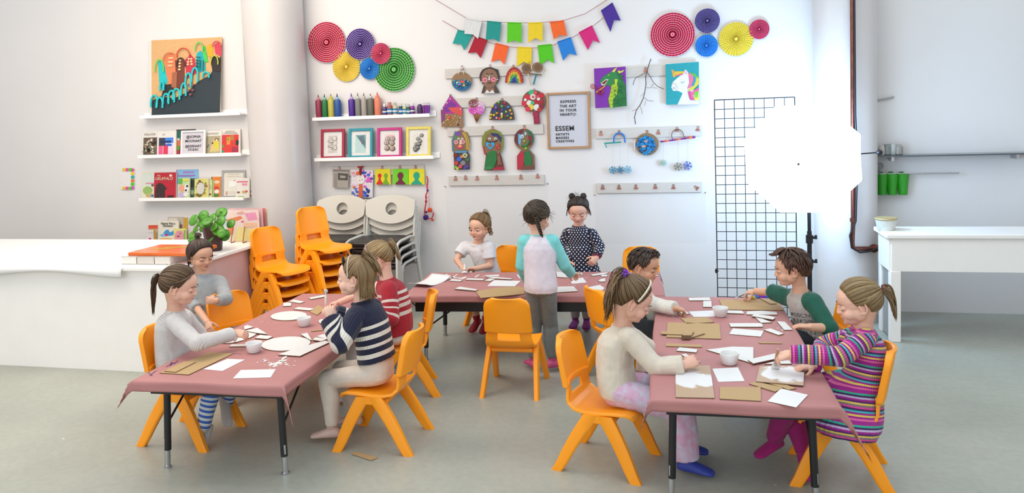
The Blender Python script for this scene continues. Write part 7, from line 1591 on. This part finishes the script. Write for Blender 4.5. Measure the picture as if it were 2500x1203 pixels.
# ---------------------------------------------------------------- girl in white short-sleeved shirt
f = figure('curly light-haired girl in a white short-sleeved shirt behind the centre table', dict(
    pel=V((-1.645, 6.09, .375)), neck=J(1164, 592, 6.04), head=J(1170, 556, 6.00), face=(-.36, -.92, -.15), fwd=(-.38, -.92, 0), k=1.0,
    sh=(J(1194, 603, 6.0), J(1133, 603, 6.08)), el=(J(1198, 648, 5.98), J(1115, 634, 6.0)), wr=(J(1160, 656, 5.87), J(1126, 650, 5.86)), hand=[H((-.95, -.1, -.1), (0, -.5, -.85), PINCH), H((.55, -.2, -.45), (.1, .2, -1), PINCH)],
    kn=(V((-1.57, 5.86, .36)), V((-1.74, 5.86, .36))), an=(V((-1.62, 5.82, .10)), V((-1.70, 5.85, .10))), toe=((0, -1, -.3), (-.2, -1, -.3)), skin='#e2b096', lip='#b86a5e', iris='#3a2a1c', close=.2, gaze=(-.25, 1, -.05), brow='#8a6844', seed=5,
    top=dict(name='shirt', mat=cloth('white_jersey', '#eae8ec'), lo=-.12, grow=.012, sleeve=.30, wrinkle=.005, arm=1.18, cuffw=1.08), bottom=dict(name='shorts', mat=cloth('navy_shorts', '#1a1a3a'), end=.3, grow=.008), sock=pm('#c0182e', .5), sock_name='slipper', sock_h=.12))
h = hairdo(f, 5, None); tie = (180, 50); h.cap(val=.35); h.to_tie(tie, 120, -120, 120, lift=.010); h.hang(110, 250, 46, L=.05, start_el=45)
for sx, a0, n in ((-1, -85, 8), (1, 85, 7)):
    for k in range(n): h.curl(scalp(R(a0+sx*k*3.5), R(4-3*k), .012), .055+.01*(k % 3), .009, 2.2, .0042, out=V((sx*.012, -.004, 0)))
h.tail(h.tie_pt(tie, .012), (0, -1, .2), .10, 24, .03, .8, .005, wave=.012); h.wisps(24, 80, 280, .035, el=(0, 80)); h.done(f['root'], hair_mat('light_brown', '#4a331e', '#b08a58'))
# ---------------------------------------------------------------- girl in turquoise raglan, from behind
f = figure('girl seen from behind in a turquoise-sleeved shirt and grey leggings', dict(
    pel=V((-.985, 4.95, .575)), neck=J(1316, 572, 4.97), head=J(1312, 532, 5.0), face=(.32, .90, -.30), fwd=(.18, .98, 0), slouch=.0, shw=1.05,
    sh=(J(1281, 588, 4.97), J(1351, 588, 4.97)), el=(J(1272, 648, 4.97), J(1377, 646, 5.02)), wr=(J(1290, 690, 5.12), J(1394, 667, 5.17)), hand=[H((.3, .9, -.2), (0, 0, -1)), H((.45, .85, -.25), (.1, -.2, -1), PINCH)],
    kn=(J(1305, 795, 5.0), J(1344, 795, 5.0)), an=(J(1302, 877, 4.96), J(1349, 877, 4.96)), toe=((-.55, .8, 0), (.8, .55, 0)), skin='#e6b8a0', seed=6,
    top=dict(name='raglan_shirt', rag=.062, mat=cloth('white_lilac_jersey', '#e9e2ee', sleeve='#86dede'), lo=-.10, grow=.012, sleeve=.97, wrinkle=.005, arm=1.04, collar_zone=1), bottom=dict(name='leggings', mat=cloth('grey_leggings', '#747c7c', var=.1), grow=.006, wrinkle=.004), sock=pm('#e0609a', .6), sock_name='slipper', sock_h=.06))
h = hairdo(f, 6, None); tie = (150, -20); h.cap(val=.2); h.to_tie((180, 20), 90, lift=.01); h.to_tie(tie, 80, 40, 330, lift=.008); p = h.tie_pt(tie, .012)
for s in range(3):
    pts = [];
    for i in range(26):
        q = i/25; a = q*2*PI*2.6+s*2*PI/3; b0 = p+V((.010, .012, -.02))*0+V((.045*q, .030*q, -.115*q)); pts.append(b0+V((.008*math.cos(a), .010*math.sin(a), .006*math.cos(a*2)))*(1-.3*q))
    h.lock(pts, .0075, .006, .4, .15+.2*s, 7)
h.tail(scalp(R(180), R(-5), .008), (0, -.6, -1), .06, 10, .03, .6, .004, wave=.006); h.wisps(30, 70, 290, .045, el=(-50, 10), out=.25); h.wisps(12, 60, 100, .05, el=(-10, 20), out=.3); h.done(f['root'], hair_mat('dark', '#1f1510', '#5a4630'))
# ---------------------------------------------------------------- girl in polka dot dress
def dot_skirt(mb, c):
    rg = []
    for t, hw, ht in ((.5, .096, .078), (.3, .104, .088), (.05, .122, .105), (-.15, .142, .124), (-.34, .165, .142)):
        ce = c['pel']+c['spine']*t*.342; rg.append([ce+c['rt']*(hw+.006)*math.cos(2*PI*j/36)*(1+.03*math.sin(j*2.2)*(t < .1))+c['fw']*(ht+.006)*math.sin(2*PI*j/36)*(1+.03*math.sin(j*2.2)*(t < .1)) for j in range(36)])
    mb.rings(rg[::-1])
f = figure('dark-haired girl in a navy polka dot dress standing behind the centre table', dict(
    pel=V((-.862, 6.08, .50)), neck=J(1413, 550, 6.06), head=J(1412, 514, 6.01), face=(.05, -.88, -.46), fwd=(-.06, -1, 0), shw=1.02,
    el=(J(1465, 602, 6.05), J(1373, 600, 6.08)), wr=(J(1456, 629, 5.96), J(1386, 640, 5.95)), hand=[H((-.55, -.35, -.6), (-.5, .75, -.3), REST, curl=(.6, .6, .4)), H((.2, -.6, -.6), (.6, .6, 0))],
    kn=(V((-.83, 6.03, .29)), V((-.92, 6.03, .29))), an=(V((-.832, 6.04, .07)), V((-.925, 6.05, .07))), toe=((.1, -1, 0), (-.1, -1, 0)), skin='#e4b49e', lip='#b8605e', iris='#2a1c16', close=.85, gaze=(0, .75, -.65), brow='#6a4c3c', seed=7,
    top=dict(name='polka_dot_dress', mat=cloth('navy_dots', '#0d1536', 'dots', period=.034), lo=0, grow=.010, sleeve=.9, wrinkle=.003, arm=1.1, skirt=dot_skirt, collar_zone=0, collar_s=.36), bottom=dict(name='leggings', mat=cloth('grey_white_leggings', '#b9b5b6'), grow=.004), sock=cloth('violet_sock', '#8a2f86'), sock_h=.16))
h = hairdo(f, 7, None); h.cap(val=.2); h.to_tie((128, 64), 80, 2, 172, lift=.005, inner=.3); h.to_tie((-128, 64), 80, -172, -2, lift=.005, inner=.3)
for s in (1, -1):
    p = h.tie_pt((s*118, 58), .020)
    for k in range(16):
        a0 = h.rn.random()*6.28; ax = V((h.rn.gauss(0, 1), h.rn.gauss(0, 1), h.rn.gauss(0, 1))).normalized(); b1 = ax.orthogonal().normalized(); b2 = ax.cross(b1); rr = .020*h.rn.uniform(.75, 1.05); h.lock([p+b1*rr*math.cos(a0+q*.6)+b2*rr*math.sin(a0+q*.6) for q in range(9)], .0055, .004, .2)
h.wisps(30, 60, 300, .045, el=(30, 80), out=.9)
for s in (1, -1):
    for k in range(7): q = scalp(R(s*(66+4*k)), R(14-3*k), .008); h.lock([q, q+V((s*.006, 0, -.02)), q+V((s*(.008+.004*h.rn.random()), .004, -.045)), q+V((s*(.006+.012*h.rn.random()), .006, -.068))], .002, .0015, .8)
h.done(f['root'], hair_mat('near_black', '#1a1210', '#4c3a30'))
w_ = f['L'](J(1456, 629, 5.96)); e_ = f['L'](J(1465, 602, 6.05)); ax = (w_-e_).normalized(); a = ax.orthogonal().normalized(); b = ax.cross(a)
wt = MB().tube([w_-ax*.012+a*.026*math.cos(2*PI*k/18)+b*.026*math.sin(2*PI*k/18) for k in range(18)], [(.004, .010)]*18, 8, closed=True).build('wrist_watch', pm('#8a1f48', .35), f['root'])
nn = V((-.2, -.9, .2)); nn = (nn-ax*nn.dot(ax)).normalized(); MB().ball(w_-ax*.012+nn*.028, (.012, .012, .008), 12).build('watch_face', pm('#5a1a3a', .2), wt)
# ---------------------------------------------------------------- curly-haired boy
f = figure('dark-haired boy with a curly fringe and off-white top reaching over the right table', dict(
    pel=V((-.44, 4.83, .375)), neck=J(1562, 706, 4.74), head=J(1573, 651, 4.70), face=(.93, -.26, -.26), fwd=(.96, -.22, 0), slouch=.05,
    sh=(None, J(1566, 733, 4.64)), el=(V((-.26, 4.95, .50)), J(1607, 745, 4.68)), wr=(V((-.25, 4.93, .36)), atz(1650, 753, .545)), hand=[H((.5, .3, -.6), (0, -.5, -.5)), H((.85, .35, -.30), (0, .1, -1), PINCH)],
    kn=(V((-.24, 4.98, .35)), V((-.22, 4.83, .35))), an=(V((-.28, 4.98, .075)), V((-.27, 4.82, .075))), toe=((1, .2, 0), (1, .1, 0)), skin='#d29e80', lip='#a8604e', iris='#1f140f', close=.55, gaze=(.1, .85, -.5), brow='#2a1c16', seed=8, k=.97,
    top=dict(name='long_sleeved_top', mat=cloth('off_white_jersey', '#e8e4da'), lo=-.1, grow=.012, sleeve=.97, wrinkle=.005, arm=1.15, cuffw=1.05), bottom=dict(name='trousers', mat=cloth('charcoal_trousers', '#3a3e44'), grow=.010, wrinkle=.005), sock=cloth('grey_sock', '#c6c2c0')))
SH = [(0, 48), (30, 44), (48, 33), (62, 14), (72, -6), (79, -18), (85, 3), (97, 0), (105, -18), (120, -38), (150, -46), (180, -48)]
def short_hair(h, hl, n=170, L=1.0, whorl=(170, 78), w=.008, lift=.004):
    for k in range(int(n*1.8)):
        a = h.rn.uniform(-180, 180); hh = lerp_table(hl, abs(a)); e1 = R(hh+h.rn.uniform(-2, 4) if h.rn.random() < .45 else h.rn.uniform(hh, 80)); e0 = min(R(88), e1+R(h.rn.uniform(22, 40))); az = R(a); pts = []
        tw = R(h.rn.uniform(-8, 8))
        for i in range(7): q = i/6; el_ = e0+(e1-e0)*q; pts.append(scalp(az+tw*q, el_, h.off*(.7+.5*math.sin(PI*q*.8))+lift*q*.5))
        h.lock(pts, w*.62, .0022, .8)
h = hairdo(f, 8, None, .010); h.cap(hl=SH, val=.2); short_hair(h, SH, 190)
for k in range(44): a = h.rn.uniform(-45, 45); e = h.rn.uniform(44, 72); h.curl(scalp(R(a), R(e), .012), h.rn.uniform(.012, .022), h.rn.uniform(.006, .009), h.rn.uniform(1.2, 2), .0034, d=(math.sin(R(a))*.5, 1, h.rn.uniform(-.2, .5)))
h.done(f['root'], hair_mat('black_brown', '#1a120e', '#54382a'))
for i, (th, dv, r, c) in enumerate(((48, .0, .022, '#d8402f'), (30, .01, .016, '#e8c23a'), (64, .02, .015, '#3f8a3a'), (42, -.035, .018, '#e88a2a'), (66, -.03, .014, '#2f3a6a'), (24, -.03, .012, '#5aa04a'))):
    nn = f['rt']*math.sin(R(th))+f['fw']*math.cos(R(th)); p0 = f['neck']-f['spine']*(.16-dv)+f['rt']*(.113*math.sin(R(th)))+f['fw']*(.094*math.cos(R(th))-.014)
    MB().ball((0, 0, 0), (r, r*.8, .006), 12, Matrix.Translation(p0) @ V((0, 0, 1)).rotation_difference(nn).to_matrix().to_4x4()).build('chest_print', pm(c), f['root'])
# ---------------------------------------------------------------- girl with purple scrunchie
f = figure('girl in a cream top with high ponytail, purple scrunchie and white headband', dict(
    pel=V((-.355, 3.68, .375)), neck=J(1522, 793, 3.72), head=J(1543, 733, 3.70), face=(.84, .22, -.49), up=(.25, 0, .97), fwd=(.97, -.16, 0), slouch=.035, k=1.04,
    sh=(None, J(1534, 822, 3.63)), el=(V((-.23, 3.86, .53)), J(1602, 897, 3.60)), wr=(V((-.24, 3.84, .40)), atz(1674, 889, .535)), hand=[H((.6, 0, -.6), (0, -.6, -.4)), H((.72, .45, .22), (-.15, .75, -.5), FIST, curl=(.9, 1.0, .6))],
    kn=(V((-.09, 3.79, .345)), V((-.055, 3.61, .325))), an=(V((-.06, 3.80, .075)), V((-.035, 3.60, .075))), toe=((1, 0, 0), (.95, -.25, 0)), skin='#e6b59e', lip='#c07a72', iris='#4a3424', close=.7, gaze=(0, .75, -.6), brow='#6a4c34', seed=9,
    top=dict(name='cream_top', mat=cloth('cream_jersey', '#e4d8c6'), lo=-.20, grow=.012, sleeve=.96, wrinkle=.0055, arm=1.12, cuffw=1.12), bottom=dict(name='trousers', mat=cloth('pink_tie_dye', '#e2b9cf', 'tiedye', stripes=['#e3aecb', '#d9d0e6']), grow=.012, wide=.018, wrinkle=.006, end=1.0), sock=pm('#3a4ab0', .6), sock_h=.1))
h = hairdo(f, 9, None); tie = (180, 42); h.cap(val=.25); h.to_tie(tie, 170, lift=.004, w=.0075); p = h.tie_pt(tie, .014); h.tail(p, (0, -1, -.05), .235, 80, .044, 1.7, .009, wave=.008); h.wisps(22, 60, 300, .035)
h.done(f['root'], hair_mat('brown_honey', '#3a2617', '#9a7850'))
sp_ = MB(); rr = random.Random(4)
for k in range(26): d = V((rr.gauss(0, 1), rr.gauss(0, .6), rr.gauss(0, 1))).normalized(); sp_.ball(f['HM'] @ (p+V((0, -.006, .002))+d*.019), .0085, 7)
sp_.build('scrunchie', pm('#8a4ac8', .8), f['root']); band(f, mat('pearl_band', '#ece4cc', .3, .02), 0, .012, 0, .0052, .014, tilt=.026)
# ---------------------------------------------------------------- boy in green raglan
SB_ = [(0, 48), (30, 45), (48, 36), (62, 18), (72, -2), (79, -26), (85, 2), (97, 0), (105, -18), (120, -40), (150, -50), (180, -52)]
f = figure('brown-haired boy in a grey shirt with green sleeves at the right table\'s far side', dict(
    pel=V((.675, 4.66, .375)), neck=J(1953, 711, 4.69), head=J(1932, 657, 4.67), face=(-.98, .08, -.18), fwd=(-.90, -.40, 0), slouch=.015, k=1.02,
    sh=(J(1984, 737, 4.60), None), el=(J(2024, 800, 4.50), J(1890, 713, 4.90)), wr=(V((.632, 4.43, .500)), J(1842, 711, 5.02)), hand=[H((-.93, .1, .05), (.1, 0, -1), REST), H((-.95, .1, -.28), (0, -.1, -1), PINCH)],
    kn=(V((.44, 4.58, .36)), V((.43, 4.76, .36))), an=(V((.46, 4.6, .075)), V((.45, 4.76, .075))), toe=((-1, 0, 0), (-1, 0, 0)), skin='#dfae92', lip='#b87064', iris='#3a2a1c', close=.45, gaze=(0, .9, -.4), brow='#5a3a28', seed=10,
    top=dict(name='raglan_shirt', rag=.062, mat=cloth('grey_marl_raglan', '#b6aea8', sleeve='#0d5a48', var=.08), lo=-.1, grow=.013, sleeve=(.55, .52), wrinkle=.005, arm=1.25, cuffw=1.12, collar_zone=1), bottom=dict(name='trousers', mat=cloth('dark_trousers', '#1f232c'), grow=.010), sock=cloth('grey_sock', '#c6c2c0')))
h = hairdo(f, 10, None, .012); h.cap(hl=SB_, val=.25); short_hair(h, SB_, 230, w=.0075)
for k in range(130):
    a = R(h.rn.uniform(-55, 55)); e0 = h.rn.uniform(58, 84); pts = [scalp(a*(1-.25*q), R(e0-(e0-40)*q), .012+.012*math.sin(PI*q*.9)+.012*q) for q in [i/7 for i in range(8)]]; d = V((h.rn.gauss(0, .12), 1, h.rn.uniform(.0, .45))).normalized(); pts.append(pts[-1]+d*h.rn.uniform(.008, .022)); h.lock(pts, .0048, .0024, .85)
h.done(f['root'], hair_mat('chestnut', '#2a1710', '#6a422c'))
rr = random.Random(12); sc_ = MB()
for row in range(5):
    for i in range(6):
        th0 = R(8+11*i+(4 if row % 2 else 0)); ph = rr.random()*6; fa, fb, am = rr.uniform(.5, 1.3), rr.uniform(.4, 1.6), rr.uniform(.05, .11); pts = []
        for q in range(8):
            th = th0+am*math.cos(ph+q*fa)*(.6+.4*q/7); c0 = f['neck']-f['spine']*(.11+.033*row-.010*math.sin(ph*1.7+q*fb)); pts.append(c0-f['rt']*(.122*math.sin(th))+f['fw']*(.104*math.cos(th)-.012))
        sc_.tube(pts, .0016, 5)
sc_.build('chest_scribble_print', pm('#232a44', .7), f['root'])
# ---------------------------------------------------------------- girl in rainbow striped dress
RS = ['#a8168e', '#f0d060', '#a8168e', '#3fb8c0', '#3a1f58', '#e0489c', '#8a7a7c', '#f0d060', '#5a1f6a', '#a8168e', '#c9b4d8', '#3a1f58', '#2fb090', '#a8168e', '#a8168e', '#e86aa8']
def rain_skirt(mb, c):
    L_ = c['L']; o = L_(V((0, 0, 0)))
    rg = []
    for p, hw, ht in ((L_(V((.735, 3.71, .47))), .108, .10), (L_(V((.72, 3.69, .40))), .125, .128), (L_(V((.68, 3.66, .345))), .135, .165), (L_(V((.655, 3.60, .30))), .12, .17), (L_(V((.66, 3.55, .255))), .07, .13)):
        rg.append([p+c['rt']*hw*math.cos(2*PI*j/30)+c['fw']*ht*math.sin(2*PI*j/30)*1.0 for j in range(30)])
    mb.rings(rg[::-1])
    kn = c['kn']; hp = c['hips']
    for i in (0, 1):
        e = hp[i].lerp(kn[i], .62); mb.tube([hp[i]+V((0, 0, .01)), hp[i].lerp(e, .5)+V((0, 0, .015)), e], [.088, .085, .072], 14)
f = figure('girl in a rainbow striped dress with a low fair ponytail painting on cardboard', dict(
    pel=V((.725, 3.70, .375)), neck=J(2106, 800, 3.73), head=J(2094, 741, 3.71), face=(-.96, .07, -.26), fwd=(-.985, -.08, 0), slouch=.03,
    sh=(J(2112, 828, 3.64), None), el=(J(2052, 870, 3.58), V((.62, 3.88, .56))), wr=(J(1930, 864, 3.60), atz(1985, 893, .52)), hand=[H((-.88, .12, -.32), (.1, .35, -.9), PINCH), H((-.95, -.15, -.12), (0, 0, -1), REST, curl=(.25, .3, .2))],
    kn=(V((.42, 3.64, .37)), V((.43, 3.80, .37))), an=(J(1890, 1070, 3.74), J(1963, 1105, 3.66)), toe=((-.75, -.6, -.15), (.1, -.9, -.35)), skin='#e9bba4', lip='#c47a76', iris='#5a4434', close=.8, gaze=(0, .75, -.6), brow='#b09070', seed=11,
    top=dict(name='rainbow_dress', mat=cloth('rainbow_knit', '#a8168e', 'stripe', [(i/16, c) for i, c in enumerate(RS)], .125, bump=.4, knit=.009), lo=0, grow=.013, sleeve=1.0, wrinkle=.004, arm=1.16, cuffw=1.0, skirt=rain_skirt, collar_s=.30, s_arm=0.03), bottom=dict(name='leggings', mat=cloth('magenta_leggings', '#a0166e', var=.12), end=1.0, grow=.010, wrinkle=.005), sock=cloth('magenta_sock', '#b01a78', var=.12), sock_h=.25))
h = hairdo(f, 11, None); tie = (180, 12); h.cap(val=.4); h.to_tie(tie, 170, lift=.004); p = h.tie_pt(tie, .012); h.tail(p, (0, -1, -.3), .15, 46, .032, 1.2, .006); h.wisps(14, 90, 270, .03)
h.done(f['root'], hair_mat('fair_brown', '#5e4729', '#b89c6e')); scrunchie(f, p+V((0, -.008, 0)), (0, -1, -.2), pm('#c04a78'), .011, .0045)

# ---------------------------------------------------------------- brushes in the hands
def brush(label, p0, p1, hl=.6, w=.006, hair='#f3f1ee', handle='#e9e2d6'):
    """Handle from p0 to bristle tip p1."""
    p0, p1 = V(p0), V(p1); t = thing('paint_brush', label, 'paint brush', p1, group='paint brushes in use'); d = p0-p1; L = d.length; d.normalize()
    MB().tube([d*L*.32, d*L*.4, d*L*.7, d*L], [w*.7, w*.9, w*.75, w*.45], 10).build('handle', pm(handle, .35), t)
    MB().tube([d*L*.2, d*L*.33], [w*1.0, w*.8], 10).build('ferrule', pm('#c9c9c9', .3, .8), t)
    MB().tube([d*.0015, d*L*.08, d*L*.16, d*L*.21], [(w*.7, w*1.4), (w*1.0, w*2.0), (w*.9, w*1.5), (w*.8, w)], 10).build('bristles', pm(hair, .8), t)
brush('wide white-bristled brush in the fist of the girl in the rainbow dress', J(1899, 852, 3.60), atz(1893, 899, TZ+.012), w=.011, handle='#c9a080')
brush('white brush held upright by the girl in the red striped sweater', J(795, 745, 4.52), J(796, 706, 4.56), w=.011)
brush('thin brush held by the girl with the low brown ponytail over the half oval', J(593, 806, 3.75), atz(572, 833, TZ+.012), w=.004)
brush('thin light brush between the fingers of the green-sleeved boy', J(1822, 716, 5.0), J(1795, 728, 5.05), w=.005, handle='#8a8a8a')
brush('white wide brush in the hands of the girl in the white shirt', J(1134, 645, 5.80), atz(1134, 667, TZ+.012), w=.012, handle='#f0ece4')
brush('wide pale brush held by the girl with turquoise sleeves', J(1403, 668, 5.24), J(1420, 668, 5.28), w=.009, handle='#d8cdb8')
